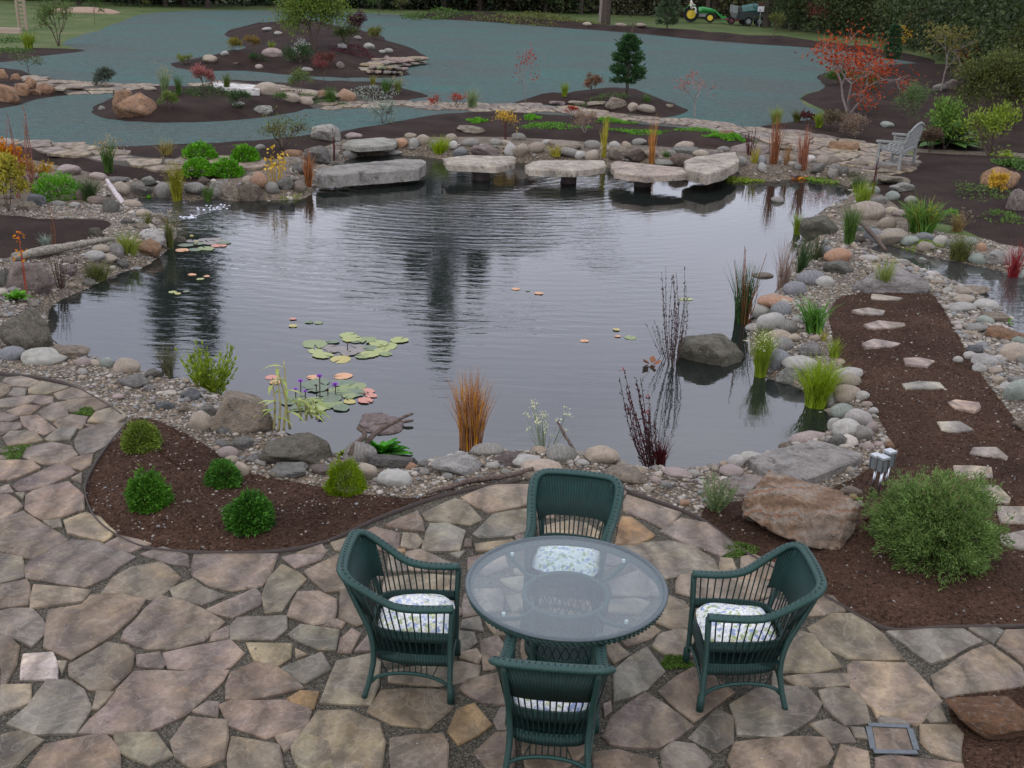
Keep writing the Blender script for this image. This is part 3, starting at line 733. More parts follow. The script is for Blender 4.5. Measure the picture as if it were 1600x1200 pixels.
def _build_flags():
    polys = []
    for c, px in STONES:
        polys.append((c, np.array([P(x, y, 0.02)[:2] for x, y in px])))
    rs = np.random.RandomState(11)
    k = 0; par = GR['patio_base']
    for c, q in polys:
        v = rs.uniform(.74, 1.06); col = [a * v * rs.uniform(.97, 1.03) for a in FC[c]]
        cc = q.mean(0); q = cc + (q - cc) * (1 + .020 / max(.1, np.sqrt(np.abs(((q - cc) ** 2).sum(1).mean()))))
        stone_slab('flagstone', q, -0.01, 0.020 + rs.uniform(-.004, .005), M_FLAG, par, col, seed=k); k += 1
    # smaller stones fit into what is left between the big ones, and beyond the frame
    segA = []; segB = []
    for _, q in polys: segA.append(q); segB.append(np.roll(q, -1, 0))
    segA.append(PATIO); segB.append(np.roll(PATIO, -1, 0))
    segA = np.vstack(segA); segB = np.vstack(segB)
    N_ = 9000
    X = rs.uniform(-4.9, 4.6, N_); Y = rs.uniform(3.0, 13.5, N_)
    ok = inside(PATIO, X, Y)
    for _, q in polys: ok &= ~inside(q, X, Y)
    X, Y = X[ok], Y[ok]; d = np.full(len(X), 9.0)
    for a, b in zip(segA, segB):
        v = b - a; L = v.dot(v) + 1e-12; t = np.clip(((X - a[0]) * v[0] + (Y - a[1]) * v[1]) / L, 0, 1)
        d = np.minimum(d, np.hypot(X - a[0] - t * v[0], Y - a[1] - t * v[1]))
    cnt = 0
    while cnt < 292 - k:
        i = int(np.argmax(np.minimum(d, .24) + rs.uniform(0, .01, len(d)))); r = min(d[i], .27)
        if r < 0.045: break
        cx, cy = X[i], Y[i]; n = rs.randint(5, 8); th = np.sort(np.linspace(0, 2 * pi, n, endpoint=False) + rs.uniform(-.35, .35, n) + rs.uniform(0, 1))
        rr = max(.02, r - 0.012) * rs.uniform(.95, 1.18, n)
        q = np.stack([cx + rr * np.cos(th), cy + rr * np.sin(th)], 1)
        c = 'mtgbpm'[rs.randint(6)]; v = rs.uniform(.7, 1.0); col = [a * v for a in FC[c]]
        stone_slab('flagstone', q, -0.01, 0.017 + rs.uniform(-.003, .003), M_FLAG, par, col, seed=500 + cnt)
        d = np.minimum(d, np.hypot(X - cx, Y - cy) - r * 1.08); cnt += 1
_build_flags()

# cells of random points: the paving of the paths
def cell_stones(poly, parent, spacing, gap, zc, n_max, seed, yk=1.0):
    rs = np.random.RandomState(seed)
    x0, y0 = poly.min(0); x1, y1 = poly.max(0)
    pts = []
    X = rs.uniform(x0 - .5, x1 + .5, 9000); Y = rs.uniform(y0 - .5, y1 + .5, 9000)
    band = inside(poly, X, Y) | (pdist(poly, X, Y) < spacing * 1.3)
    for x, y in zip(X[band], Y[band]):
        if all((x - a) ** 2 + (y - b) ** 2 > spacing ** 2 for a, b in pts): pts.append((x, y))
    pts = np.array(pts); made = 0
    ins = inside(poly, pts[:, 0], pts[:, 1])
    order = np.argsort(np.hypot(pts[:, 0], pts[:, 1]))
    for i in order:
        if not ins[i]: continue
        c = pts[i]; cell = [c + spacing * 1.5 * np.array(v) for v in ((-1, -1), (1, -1), (1, 1), (-1, 1))]
        for j in np.argsort(((pts - c) ** 2).sum(1))[1:14]:
            n = pts[j] - c; L = np.linalg.norm(n); n /= L; dd = L / 2 - gap
            out = []
            for a in range(len(cell)):
                p, q = cell[a], cell[(a + 1) % len(cell)]; dp, dq = (p - c).dot(n) - dd, (q - c).dot(n) - dd
                if dp <= 0: out.append(p)
                if dp * dq < 0: out.append(p + (q - p) * dp / (dp - dq))
            cell = out
            if len(cell) < 3: break
        if len(cell) < 3: continue
        q = np.array(cell); v = rs.uniform(.75, 1.02); col = [a * v for a in FC['ptmpt'[rs.randint(5)]]]
        h = H1(c[0], c[1])
        stone_slab('path_stone', q, -0.02, 0.03 + rs.uniform(-.006, .008), M_FLAG, parent, col, hf=h, seed=seed * 1000 + made)
        made += 1
        if made >= n_max: break
_paths = [o for o in COL.objects if o.name.startswith('stone_path')]
cell_stones(PATH_A, _paths[0], .62, .03, 0, 210, 3)
cell_stones(PATH_B, _paths[1], .58, .03, 0, 85, 4)
# ------------------------------------------------------------------ rocks
def ico(sub):
    bm = bmesh.new(); bmesh.ops.create_icosphere(bm, subdivisions=sub, radius=1.0)
    V = np.array([v.co[:] for v in bm.verts]); F = np.array([[v.index for v in f.verts] for f in bm.faces]); bm.free()
    return V, F
_I = {s: ico(s) for s in (1, 2, 3, 4)}
def n3(V, s, seed):
    a = vnoise(V[:, 0] + V[:, 2] * .7, V[:, 1] - V[:, 2] * .4, s, seed); b = vnoise(V[:, 2] + 5 + V[:, 0] * .3, V[:, 0] - V[:, 1], s, seed + 1); return a + b
def rock_mesh(kind, seed, sub):
    V, F = _I[sub]; V = V.copy(); rs = np.random.RandomState(seed)
    if kind == 'r':
        V *= (1 + 0.22 * n3(V, 1.1, seed) + .05 * n3(V, 3.5, seed + 3))[:, None]
        V *= rs.uniform(.9, 1.1, 3)
        for _ in range(5):
            n = rs.normal(size=3); n /= np.linalg.norm(n); d = rs.uniform(.70, .92); e = V @ n - d
            V -= np.where(e > 0, e * .75, 0)[:, None] * n
    else:
        for _ in range(11 if kind == 'a' else 7):
            n = rs.normal(size=3); n /= np.linalg.norm(n); d = rs.uniform(.52, .82); e = V @ n - d
            V -= np.where(e > 0, e * .93, 0)[:, None] * n
        if kind == 's':
            e = V[:, 2] - .45; V[:, 2] -= np.where(e > 0, e * .9, 0)
        V *= (1 + 0.14 * n3(V, 1.6, seed) + 0.09 * n3(V, 4.0, seed + 5) + (0.035 * n3(V, 11, seed + 9) if sub > 3 else 0))[:, None]
        V /= np.abs(V).max(0)
    return nmesh('rock', V, F, True)
_RM = {}
def get_rock(kind, v, sub):
    k = (kind, v, sub)
    if k not in _RM: _RM[k] = rock_mesh(kind, v * 13 + ord(kind), sub)
    return _RM[k]
RC = {'g': (0.160, 0.150, 0.128), 'l': (0.265, 0.250, 0.220), 'u': (0.148, 0.150, 0.152), 't': (0.245, 0.20, 0.148), 'o': (0.26, 0.15, 0.085), 'b': (0.12, 0.09, 0.068),
      'w': (0.42, 0.39, 0.35), 'p': (0.225, 0.175, 0.155), 'm': (0.12, 0.108, 0.078), 'v': (0.165, 0.185, 0.155), 'y': (0.20, 0.155, 0.06), 'k': (0.05, 0.045, 0.038)}
CN = {'g': 'grey', 'l': 'pale grey', 'u': 'blue-grey', 't': 'tan', 'o': 'orange', 'b': 'dark brown', 'w': 'whitish', 'p': 'pinkish grey', 'm': 'mossy dark', 'v': 'greenish grey', 'y': 'ochre', 'k': 'black'}
KN = {'r': 'rounded', 'a': 'angular', 's': 'flat'}
# what a rock can be described by: things one can find, with their place in the photograph
LAND = [(222,686,'the yellow-green mound beside the patio'),(234,770,'the dark green mound nearest the left flagstones'),(350,743,'the small green mound in the middle of the brown bed'),(392,803,'the largest dark green mound in the brown bed'),(538,750,'the bright yellow-green mound'),
 (330,585,'the leafy yellow-green clump on the near shore'),(262,575,'the thin grass clump on the near left shore'),(440,640,'the yellow cane-like plant'),(600,700,'the bright green broad-leaved plant'),(733,650,'the orange-red rushes'),(905,740,'the wicker chair nearest the pond'),
 (640,655,'the forked driftwood'),(850,670,'the pale-flowered stems'),(1000,680,'the dark red stems on the near shore'),(1055,540,'the dark leggy plant in the water'),(1118,545,'the big mossy boulder in the water'),(1187,570,'the white-flowered yellow grass'),(1275,600,'the bright lime grass clump on the right shore'),
 (1275,490,'the green fan of iris leaves'),(1160,470,'the red and green reeds on the right shore'),(1222,420,'the pink-brown thin reeds'),(1265,410,'the dark green rushes'),(1378,430,'the wispy grass in front of the long flat boulder'),(1283,345,'the big mossy boulder on the far right shore'),
 (1325,350,'the upright green rush clump'),(1345,300,'the yellow-green grass near the bench'),(1438,330,'the big arching green clump'),(1490,385,'the olive grass beside the stream'),(1580,420,'the dark red grass by the stream'),(1572,459,'the ochre rock in the stream'),(1400,235,'the grey bench'),
 (1258,720,'the large square-cut slab'),(1245,800,'the huge orange-streaked boulder'),(1460,800,'the large feathery bush'),(1372,745,'the metal path lights'),(1230,250,'the rust-coloured cattails'),(1170,260,'the yellow reed at the far right slab'),(1018,230,'the tall orange-red reed'),(942,225,'the tall yellow reed'),
 (688,225,'the lime grass by the second bridge slab'),(580,272,'the long drilled bridge slab'),(748,253,'the second bridge slab'),(882,259,'the third bridge slab'),(1012,264,'the fourth bridge slab'),(1113,256,'the fifth bridge slab'),(577,222,'the small flat slab bridge'),(480,265,'the rust reeds left of the bridge'),
 (432,280,'the golden-stalked plant'),(440,215,'the loose olive shrub'),(313,240,'the lime mound left of the path'),(383,242,'the lime mound right of the path'),(355,266,'the lower right lime mound'),(277,290,'the yellow-olive rush clump'),(325,300,'the small dark green rush'),(92,295,'the bright green mat plant'),(140,300,'the fine dark grass'),(178,295,'the white-barked driftwood'),
 (15,290,'the yellow autumn perennials'),(200,380,'the lime grass on the left shore'),(265,360,'the thin grass by the stream mouth'),(318,383,'the small lily patch near the left shore'),(150,410,'the olive grass hanging over the water'),(95,430,'the brown dead stems'),(40,400,'the pair of red stalks'),(38,515,'the big lichen-covered boulder'),(311,330,'the mossy rock in the stream mouth'),
 (490,40,'the large green shrub on the mulch island'),(610,105,'the stacked stone ledges'),(208,166,'the two big orange boulders'),(30,125,'the orange boulder pile'),(978,110,'the dark green pine'),(418,140,'the white stone bench'),(597,178,'the silvery shrub'),(505,205,'the big pinkish boulder left of the bridge'),(1325,130,'the red maple'),(1559,278,'the big orange boulder at the right edge'),(610,130,'the green tuft pair on the island'),(738,150,'the pale green tuft'),(1475,190,'the green bush behind the bench')]
_USED = {}
def where(cx, cy, selfname=None):
    best = sorted(LAND, key=lambda q: (q[0] - cx) ** 2 + ((q[1] - cy) * 1.5) ** 2)
    out = []
    for x, y, n in best[:6]:
        if abs(x - cx) < 6 and abs(y - cy) < 6: continue
        dx, dy = cx - x, (cy - y) * 1.5
        if abs(dx) > 2.2 * abs(dy): rel = 'right of' if dx > 0 else 'left of'
        elif abs(dy) > 2.2 * abs(dx): rel = 'in front of' if dy > 0 else 'behind'
        else: rel = ('in front and ' if dy > 0 else 'behind and ') + ('to the right of' if dx > 0 else 'to the left of')
        near = 'just ' if hypot(dx, dy) < 32 and 'and' not in rel else ''
        out.append(near + rel + ' ' + n)
    return out
def unique_label(desc, cx, cy):
    w = where(cx, cy)
    opts = [desc + ' ' + a for a in w]
    if len(desc.split()) > 7: opts += [desc[:desc.find(' ', 12)] + ' ' + a for a in w]
    opts += [desc + ' ' + a + ', ' + b for a in w[:3] for b in w[:3] if a != b]
    for s in opts:
        if s not in _USED and len(s.split()) <= 16: _USED[s] = 1; return s
    for s in opts:
        for extra in ('the lower ', 'the upper ', 'the outer '):
            t = extra + s
            if t not in _USED and len(t.split()) <= 16: _USED[t] = 1; return t
    for s in opts:
        t = 'second ' + s
        if t not in _USED and len(t.split()) <= 16: _USED[t] = 1; return t
    return opts[0]
def rock(cx, cy, w, h, c='g', kind='r', water=False, yaw=None, label=None, group='stones round the pond', name=None, hmul=1.0, zref=None):
    base = cy + h * 0.30
    zr = WATER_Z if water else None
    p = P(cx, base, WATER_Z) if water else G(cx, base)
    if zref is not None: p = P(cx, base, zref)
    s, dep = scale_at(p)
    Wd = w * s
    dpt = Wd * (0.72 if kind != 's' else 0.8)
    H = (h * s - 0.62 * dpt * sin(dep)) / cos(dep)
    H = min(max(H, 0.30 * Wd), 0.95 * Wd) * hmul
    if h < .35 * w: H = min(H, 0.34 * Wd); dpt = min(dpt, max(.3 * Wd, h * s / max(.2, sin(dep)) * .7))
    sub = 4 if w > 42 or (kind != 'r' and w > 30) else 3 if w > 14 else 2
    v = R.randrange(1, 8)
    if name is None: name = 'boulder' if w >= 44 else ('river_stone' if kind == 'r' else 'rock')
    size = 'big ' if w >= 60 else 'small ' if w <= 16 else ''
    vv = R.uniform(.82, 1.16); col = [a * vv * R.uniform(.98, 1.02) for a in RC[c]]
    o = obj(name, get_rock(kind, v, sub), M_RIVER if kind == 'r' else M_ROCK, None, col)
    yv = R.uniform(-.35, .35) + (pi if R.random() < .5 else 0) if yaw is None else yaw
    o.scale = (Wd / 2 * 1.1, dpt / 2 * 1.08, H * .64)
    o.rotation_euler = (R.uniform(-.12, .12), R.uniform(-.12, .12), yv)
    o.location = (p[0], p[1], p[2] + H * (.28 if kind == 'r' else .20) - (.03 if water else 0))
    if label is None: label = unique_label(size + CN[c] + ' ' + KN[kind] + (' boulder' if name == 'boulder' else ' stone'), cx, cy)
    return tag(o, label, 'boulder' if name == 'boulder' else 'stone', group)

g_near = 'stones along the near shore of the pond'; g_right = 'stones along the right shore of the pond'; g_far = 'stones along the far shore of the pond'
g_left = 'stones along the left shore of the pond'; g_str = 'stones beside the stream'; g_isl = 'stones on the mulch islands'; g_or = 'orange boulders in a pile'
ROCKS = [
(g_near, [(38,515,86,80,'m','a'),(20,552,38,26,'u','r'),(68,555,62,32,'l','r'),(108,546,70,32,'t','a'),(130,566,22,14,'p','r'),(150,566,18,11,'t','r'),(168,567,24,18,'v','r'),(197,570,36,22,'t','r'),(130,580,15,12,'l','r'),
 (207,592,50,28,'l','a'),(240,582,32,18,'g','a'),(297,613,32,24,'u','a'),(258,631,28,16,'u','a'),(325,641,32,32,'l','a'),(316,656,40,34,'t','r'),(350,666,32,22,'l','a'),(385,642,104,84,'t','a'),(378,690,40,26,'l','a'),(358,705,30,22,'p','r'),(362,717,20,14,'t','r'),(376,734,22,22,'t','r'),
 (456,696,116,58,'m','a'),(450,731,60,22,'l','s'),(513,729,54,24,'p','a'),(572,738,38,30,'t','r'),(617,743,50,32,'l','r'),(615,723,80,16,'g','s'),(562,706,44,32,'g','r'),(642,728,15,12,'o','r'),(720,719,84,46,'w','a'),(762,700,48,24,'g','r'),(792,712,44,32,'p','a'),
 (662,722,24,14,'l','a'),(825,716,46,24,'l','r'),(876,709,48,34,'g','r'),(939,709,48,32,'t','r'),(845,726,58,22,'t','r'),(910,720,20,12,'l','r'),(832,742,34,16,'t','a'),(972,736,70,36,'t','a'),(1002,735,22,14,'t','r'),(1060,738,44,18,'p','r'),(1084,739,18,12,'l','r'),
 (1142,733,38,20,'p','r'),(1150,719,28,24,'l','r'),(1174,712,38,20,'l','r'),(1025,750,17,13,'p','r'),(1070,784,16,11,'o','r'),(1041,757,18,14,'g','r'),(1012,762,18,12,'t','r'),(855,741,22,12,'t','r'),(430,742,20,12,'t','a'),(395,716,26,16,'l','a'),(408,722,18,12,'g','r'),(345,690,22,18,'l','a'),(286,640,20,14,'t','a'),(232,606,20,12,'l','a'),(184,621,16,10,'p','r'),(128,588,12,9,'t','r'),(700,744,18,12,'g','r'),(770,728,20,12,'l','r'),(790,735,16,10,'g','r')]),
(g_right, [(1264,681,52,26,'p','r'),(1228,694,22,14,'t','a'),(1211,469,60,24,'o','r'),(1241,450,38,24,'u','r'),(1268,434,42,26,'u','r'),(1288,440,28,20,'l','r'),(1188,486,38,24,'l','r'),(1220,484,34,26,'u','r'),(1203,502,42,32,'l','r'),(1231,511,30,24,'g','r'),(1218,523,36,22,'t','r'),(1222,538,38,26,'g','r'),
 (1216,562,38,32,'u','r'),(1229,582,44,34,'l','a'),(1264,547,38,28,'l','a'),(1250,567,48,26,'l','r'),(1325,581,42,22,'l','r'),(1325,597,34,24,'t','r'),(1324,616,40,30,'t','r'),(1299,625,28,26,'l','r'),(1316,640,40,26,'v','r'),(1341,651,40,30,'l','r'),(1322,666,46,34,'l','r'),(1347,677,32,26,'g','r'),
 (1304,662,22,22,'l','r'),(1311,686,36,24,'l','a'),(1362,668,18,18,'p','r'),(1356,697,18,15,'p','r'),(1373,694,16,12,'p','r'),(1389,694,20,16,'o','a'),(1347,618,20,16,'l','r'),(1354,632,16,12,'t','r'),(1365,642,14,12,'l','r'),(1176,510,24,14,'l','r'),(1246,500,20,14,'l','r'),(1240,528,18,14,'t','r'),(1272,528,16,12,'t','r'),
 (1308,401,42,26,'o','r'),(1289,394,24,20,'u','r'),(1313,416,52,30,'g','a'),(1385,437,112,44,'l','s'),(1356,330,56,30,'t','r'),(1386,348,26,20,'t','r'),(1354,356,30,14,'v','s'),(1366,369,28,24,'u','r'),(1393,372,46,24,'t','r'),(1336,372,30,14,'b','s'),(1352,388,44,10,'k','s'),(1358,402,28,12,'l','r'),(1378,402,22,12,'t','r'),
 (1245,350,16,14,'m','r'),(1215,312,18,10,'g','r'),(1394,306,22,16,'v','r'),(1374,312,24,14,'g','r'),(1366,322,24,12,'g','r'),(1392,328,22,12,'t','r'),(1404,332,18,12,'p','r'),(1410,292,40,18,'l','a'),(1400,280,50,18,'t','s'),(1376,282,22,14,'l','a'),(1385,268,30,10,'t','s'),(1332,292,12,14,'k','a'),(1422,312,16,12,'g','r'),(1352,284,24,14,'g','a'),(1363,297,22,14,'v','r'),(1334,268,20,12,'t','a')]),
(g_str, [(1420,379,26,16,'v','r'),(1444,369,28,16,'u','r'),(1446,385,24,18,'t','r'),(1469,377,24,20,'l','r'),(1486,381,20,15,'u','r'),(1514,378,22,17,'v','r'),(1532,387,18,16,'o','r'),(1529,404,28,18,'v','r'),(1557,400,44,28,'l','a'),(1580,402,26,28,'p','r'),(1598,398,16,22,'g','r'),(1598,429,18,20,'v','r'),(1573,460,36,20,'y','r'),
 (1441,416,20,18,'v','r'),(1458,419,30,14,'l','r'),(1495,431,38,20,'p','a'),(1453,427,14,10,'w','r'),(1505,456,24,14,'t','r'),(1506,468,34,18,'t','r'),(1516,452,54,12,'t','s'),(1534,452,20,12,'g','r'),(1502,478,38,18,'l','r'),(1540,474,36,20,'l','r'),(1552,492,40,18,'t','s'),(1540,500,24,16,'v','r'),(1572,520,56,28,'o','s'),(1524,510,30,16,'g','r'),
 (1582,552,44,32,'t','r'),(1524,543,28,20,'u','s'),(1537,563,34,20,'l','r'),(1515,556,22,14,'l','r'),(1530,575,20,14,'l','r'),(1558,560,18,12,'l','r'),(1592,590,36,14,'l','s'),(1590,612,36,38,'v','r'),(1560,592,18,14,'t','r'),(1573,605,20,14,'l','r'),(1555,578,20,12,'t','r'),(1496,562,14,12,'l','r'),(1592,532,20,14,'v','r'),(1598,562,16,18,'g','r'),(1480,452,14,10,'l','r'),(1470,440,14,10,'t','r'),(1598,660,34,32,'t','a')]),
(g_far, [(810,215,20,12,'g','r'),(838,230,26,16,'t','r'),(815,240,22,16,'t','r'),(890,241,32,14,'g','r'),(925,227,24,14,'g','r'),(925,243,24,16,'t','r'),(885,228,50,12,'t','s'),(963,243,36,24,'t','a'),(960,228,18,12,'l','r'),(978,228,14,12,'t','r'),(998,222,22,12,'g','r'),(995,240,36,26,'b','a'),(1038,255,28,12,'l','s'),(1069,227,28,14,'t','r'),
 (1074,236,48,9,'g','s'),(1065,248,36,20,'b','a'),(1115,238,40,9,'p','s'),(1170,231,62,18,'p','s'),(1155,255,20,16,'g','r'),(1190,250,15,20,'u','r'),(1190,266,12,16,'l','r'),(1265,249,16,12,'w','r'),(1276,268,24,16,'g','a'),(1284,252,22,16,'t','r'),(1303,251,20,12,'b','r'),(1301,263,20,18,'l','a'),(1303,275,22,16,'l','a'),(1320,269,18,14,'g','a'),
 (1337,256,34,10,'t','s'),(1235,247,18,12,'t','r'),(1226,231,30,9,'t','s'),(1212,250,16,14,'l','r'),(1247,262,14,12,'g','r'),(1320,226,50,24,'o','s'),(1358,262,30,10,'p','s'),(505,206,52,30,'l','a'),(492,241,46,30,'g','a'),(553,214,28,11,'p','r'),(521,241,16,16,'g','r'),(545,243,22,16,'g','r'),(562,237,20,9,'g','r'),(628,229,20,14,'o','r'),(647,227,17,16,'l','r'),
 (661,219,20,16,'t','r'),(617,239,22,8,'l','r'),(705,216,16,12,'t','r'),(708,230,13,15,'w','r'),(735,222,26,13,'g','r'),(755,235,46,20,'p','a'),(797,239,17,18,'l','r'),(641,212,20,9,'t','r'),(775,222,22,12,'g','r'),(720,240,20,14,'u','r'),(450,249,50,20,'t','a'),(460,238,30,12,'o','a'),(407,230,17,9,'g','r'),(470,262,30,20,'g','a'),(500,262,26,16,'t','a'),(525,258,22,14,'g','a'),
 (905,247,16,12,'l','r'),(945,232,16,10,'t','r'),(1018,240,20,14,'t','r'),(1048,240,20,12,'g','r'),(1095,240,22,12,'t','r'),(1130,234,20,10,'g','r'),(858,222,20,10,'l','r'),(790,224,18,10,'t','r'),(1240,274,20,12,'p','s'),(680,228,16,12,'g','r'),(600,238,20,10,'g','r')]),
(g_left, [(37,257,22,9,'p','r'),(27,264,15,11,'v','r'),(73,264,22,13,'t','r'),(108,266,38,18,'p','r'),(43,274,32,20,'p','r'),(154,275,26,13,'p','r'),(186,282,34,9,'g','s'),(190,295,28,20,'t','r'),(215,294,32,20,'g','a'),(234,286,20,12,'g','r'),(58,312,26,26,'u','s'),(67,304,26,10,'g','r'),(42,322,32,20,'t','a'),(6,318,18,14,'t','a'),(10,307,20,11,'b','r'),
 (150,312,24,14,'b','r'),(175,323,26,28,'g','a'),(126,306,18,18,'b','r'),(117,320,18,9,'l','r'),(208,318,28,14,'t','r'),(236,286,24,9,'v','a'),(256,299,30,26,'g','r'),(304,299,32,18,'g','r'),(317,282,22,14,'b','a'),(338,298,30,28,'l','a'),(362,295,32,26,'t','a'),(387,301,38,36,'b','a'),(404,285,26,28,'o','r'),(388,282,20,15,'t','r'),(445,289,28,20,'g','a'),(229,299,26,16,'g','a'),
 (425,296,24,18,'g','r'),(465,290,26,22,'t','a'),(311,331,28,20,'m','a'),(243,371,48,32,'w','a'),(229,386,42,28,'o','a'),(293,400,32,14,'l','r'),(50,432,78,62,'p','a'),(2,432,36,44,'g','a'),(148,398,30,18,'l','r'),(160,388,32,14,'t','r'),(184,394,24,28,'l','a'),(166,406,30,15,'t','r'),(108,423,32,20,'p','a'),(92,392,22,16,'w','a'),(152,363,24,22,'m','a'),(110,406,26,14,'t','a'),
 (220,352,26,14,'t','a'),(200,345,24,12,'g','a'),(250,340,24,12,'t','a'),(285,376,20,22,'m','a'),(120,383,26,10,'t','s'),(70,396,26,12,'t','a'),(225,332,26,12,'t','r'),(136,440,26,14,'g','a'),(190,408,22,16,'g','a'),(252,322,20,9,'g','r'),(92,318,20,10,'g','r')]),
(g_isl, [(159,170,10,7,'g','r'),(455,155,26,15,'t','r'),(478,159,20,13,'t','r'),(485,147,22,12,'t','r'),(505,149,18,14,'o','r'),(541,153,26,16,'o','r'),(418,140,40,24,'t','r'),(414,172,34,16,'l','a'),(427,83,33,16,'p','r'),(328,93,24,12,'t','r'),(368,99,16,6,'t','s'),(352,88,12,7,'l','r'),(535,72,14,8,'w','r'),(577,75,18,10,'l','r'),(607,79,14,7,'l','r'),(597,82,10,5,'l','r'),(417,46,14,5,'l','r'),
 (435,54,12,5,'l','r'),(560,60,12,6,'g','r'),(540,46,14,5,'l','r'),(532,100,14,20,'p','a'),(605,91,9,8,'p','r'),(405,105,14,8,'p','r'),(480,108,20,5,'l','s'),(372,163,20,8,'l','r'),(235,138,20,8,'t','r'),(965,162,36,20,'t','a'),(989,168,17,13,'t','r'),(1010,172,26,13,'t','r'),(901,161,28,8,'t','s'),(932,163,28,9,'t','s'),(872,161,26,7,'p','s'),(1046,166,12,7,'t','s'),(736,200,42,11,'t','s'),(990,189,18,9,'t','s'),(1134,205,26,9,'o','s'),(1386,195,22,10,'v','r'),(1487,132,26,18,'p','a'),(1468,138,18,11,'g','r'),(1338,121,22,12,'p','r'),
 (1559,279,58,38,'o','a'),(1590,312,40,44,'p','a'),(918,39,14,6,'t','r'),(1002,40,16,6,'t','r'),(970,39,18,6,'t','r')]),
(g_or, [(3,116,22,22,'o','a'),(12,148,46,36,'o','a'),(32,139,28,26,'o','a'),(47,130,22,20,'o','a'),(70,140,30,20,'o','a'),(24,121,18,14,'o','a'),(56,144,18,14,'o','a')]),
]
for grp, lst in ROCKS:
    for r_ in lst:
        c, k = r_[4], r_[5]
        rock(*r_, group=grp, water=(r_[:2] in ((1573, 460), (1352, 388))))
rock(190, 152, 34, 36, 'o', 'a', label='upright orange boulder standing behind the long leaning orange boulder', group='pair of orange boulders')
rock(209, 167, 66, 42, 'o', 'a', label='long leaning orange boulder at the tip of the mulch island', group='pair of orange boulders', yaw=.25)
rock(1118, 538, 112, 74, 'm', 'a', True, label='big mossy boulder standing in the water beside the dark leggy plant', group=g_right, yaw=.1)
rock(1284, 348, 70, 56, 'm', 'a', label='big mossy boulder standing at the far right corner of the pond between two lime tufts', group=g_right, yaw=.3, hmul=.8)
rock(590, 656, 78, 30, 'p', 's', True, label='half-sunken pinkish flat rock under the forked driftwood', group=g_near)
rock(1192, 427, 32, 12, 'b', 'r', True, label='long brown stone poking from the water behind the right reeds', group=g_right)
def big_boulder():
    pts = [(-.56, .02, .20), (-.40, .06, .38), (-.30, .30, .36), (.40, .30, .22), (.54, .06, .20), (.50, -.10, .0), (-.16, -.16, .36), (.10, -.26, .26), (.05, -.40, .0), (.36, -.34, -.06), (.40, -.20, .20), (-.52, -.06, .06), (-.30, -.26, .04), (-.3, .32, -.08), (.45, .32, -.08), (-.1, -.1, -.1), (-.52, .1, -.05)]
    bm = bmesh.new()
    for p_ in pts: bm.verts.new(p_)
    r_ = bmesh.ops.convex_hull(bm, input=bm.verts); bmesh.ops.delete(bm, geom=[g for g in r_['geom_interior'] if isinstance(g, bmesh.types.BMVert)], context='VERTS')
    bmesh.ops.subdivide_edges(bm, edges=bm.edges, cuts=11, use_grid_fill=True); bmesh.ops.triangulate(bm, faces=bm.faces); bm.normal_update(); bm.verts.index_update()
    V = np.array([v.co[:] for v in bm.verts]); F = np.array([[v.index for v in f.verts] for f in bm.faces]); Nn = np.array([v.normal[:] for v in bm.verts]); bm.free()
    q = V[:, 2] * .9 + V[:, 1] * .75 - V[:, 0] * .10 + .05 * n3(V, 3, 3); st = np.abs((q * 9) % 1 - .5) * 2
    cut = -.018 * (st > .86) - .012 * (n3(V, 4, 7) > .35)
    V = V + Nn * (cut + .028 * n3(V, 3.2, 5) + .012 * n3(V, 11, 9) + .005 * n3(V, 30, 2))[:, None]
    k = N('streaked_sandstone', .85, .2); v = k.vec()
    w = k.n('ShaderNodeTexWave', wave_type='BANDS', bands_direction='Z'); w.inputs['Scale'].default_value = 1.6; w.inputs['Distortion'].default_value = 9; w.inputs['Detail'].default_value = 6; w.inputs['Detail Scale'].default_value = .8; w.inputs['Detail Roughness'].default_value = .7
    mp = k.n('ShaderNodeMapping'); mp.inputs['Rotation'].default_value = (.5, .2, 0); k.l(v, mp.inputs[0]); k.l(mp.outputs[0], w.inputs['Vector'])
    c = k.ramp(w.outputs['Fac'], [(0, (0.15, 0.095, 0.06)), (.3, (0.235, 0.15, 0.095)), (.6, (0.225, 0.175, 0.13)), (.85, (0.26, 0.215, 0.17)), (1, (0.22, 0.125, 0.075))])
    c = k.mix(k.ramp(k.noise(v, 1.4, 5, .7), [(.48, 0.), (.62, .8)]), c, (0.19, 0.155, 0.12)); fine = k.noise(v, 18, 6, .7)
    c = k.mix(1.0, c, k.ramp(fine, [(.3, .65), (.7, 1.25)]), 'MULTIPLY'); c = k.mix(k.ramp(k.noise(v, 5, 5, .8), [(.3, .8), (.4, 0.)]), c, (.05, .035, .028)); k.base(c); k.bump(k.mix(.6, w.outputs['Fac'], fine), 1.0, .05)
    p = G(1250, 836); o = obj('boulder', nmesh('boulder', V, F, True), k.m); o.location = (p[0] + .01, p[1] + .12, p[2] + .03); o.scale = (.84, .95, .92); o.rotation_euler = (0, 0, -.16)
    tag(o, 'huge orange-streaked layered boulder on the mulch right of the patio chairs', 'boulder')
big_boulder()
rock(1556, 1106, 146, 74, 'o', 'a', label='rusty red boulder lying on the patio edge at the bottom right', group=None, yaw=-.1).color = (0.17, 0.088, 0.045, 1)
rock(1378, 800, 60, 40, 'b', 'a', label='rust-brown rock half hidden behind the large feathery bush', group=None).color = (0.19, 0.09, 0.055, 1)
rock(1334, 776, 13, 11, 'y', 'r', label='small yellow pebble in front of the metal path lights', group=None)
rock(1340, 786, 17, 14, 'p', 'r', label='small pinkish pebble touching the huge orange-streaked boulder', group=None)
rock(1326, 733, 16, 13, 't', 'r', label='small tan pebble in front of the large square-cut slab', group=None)
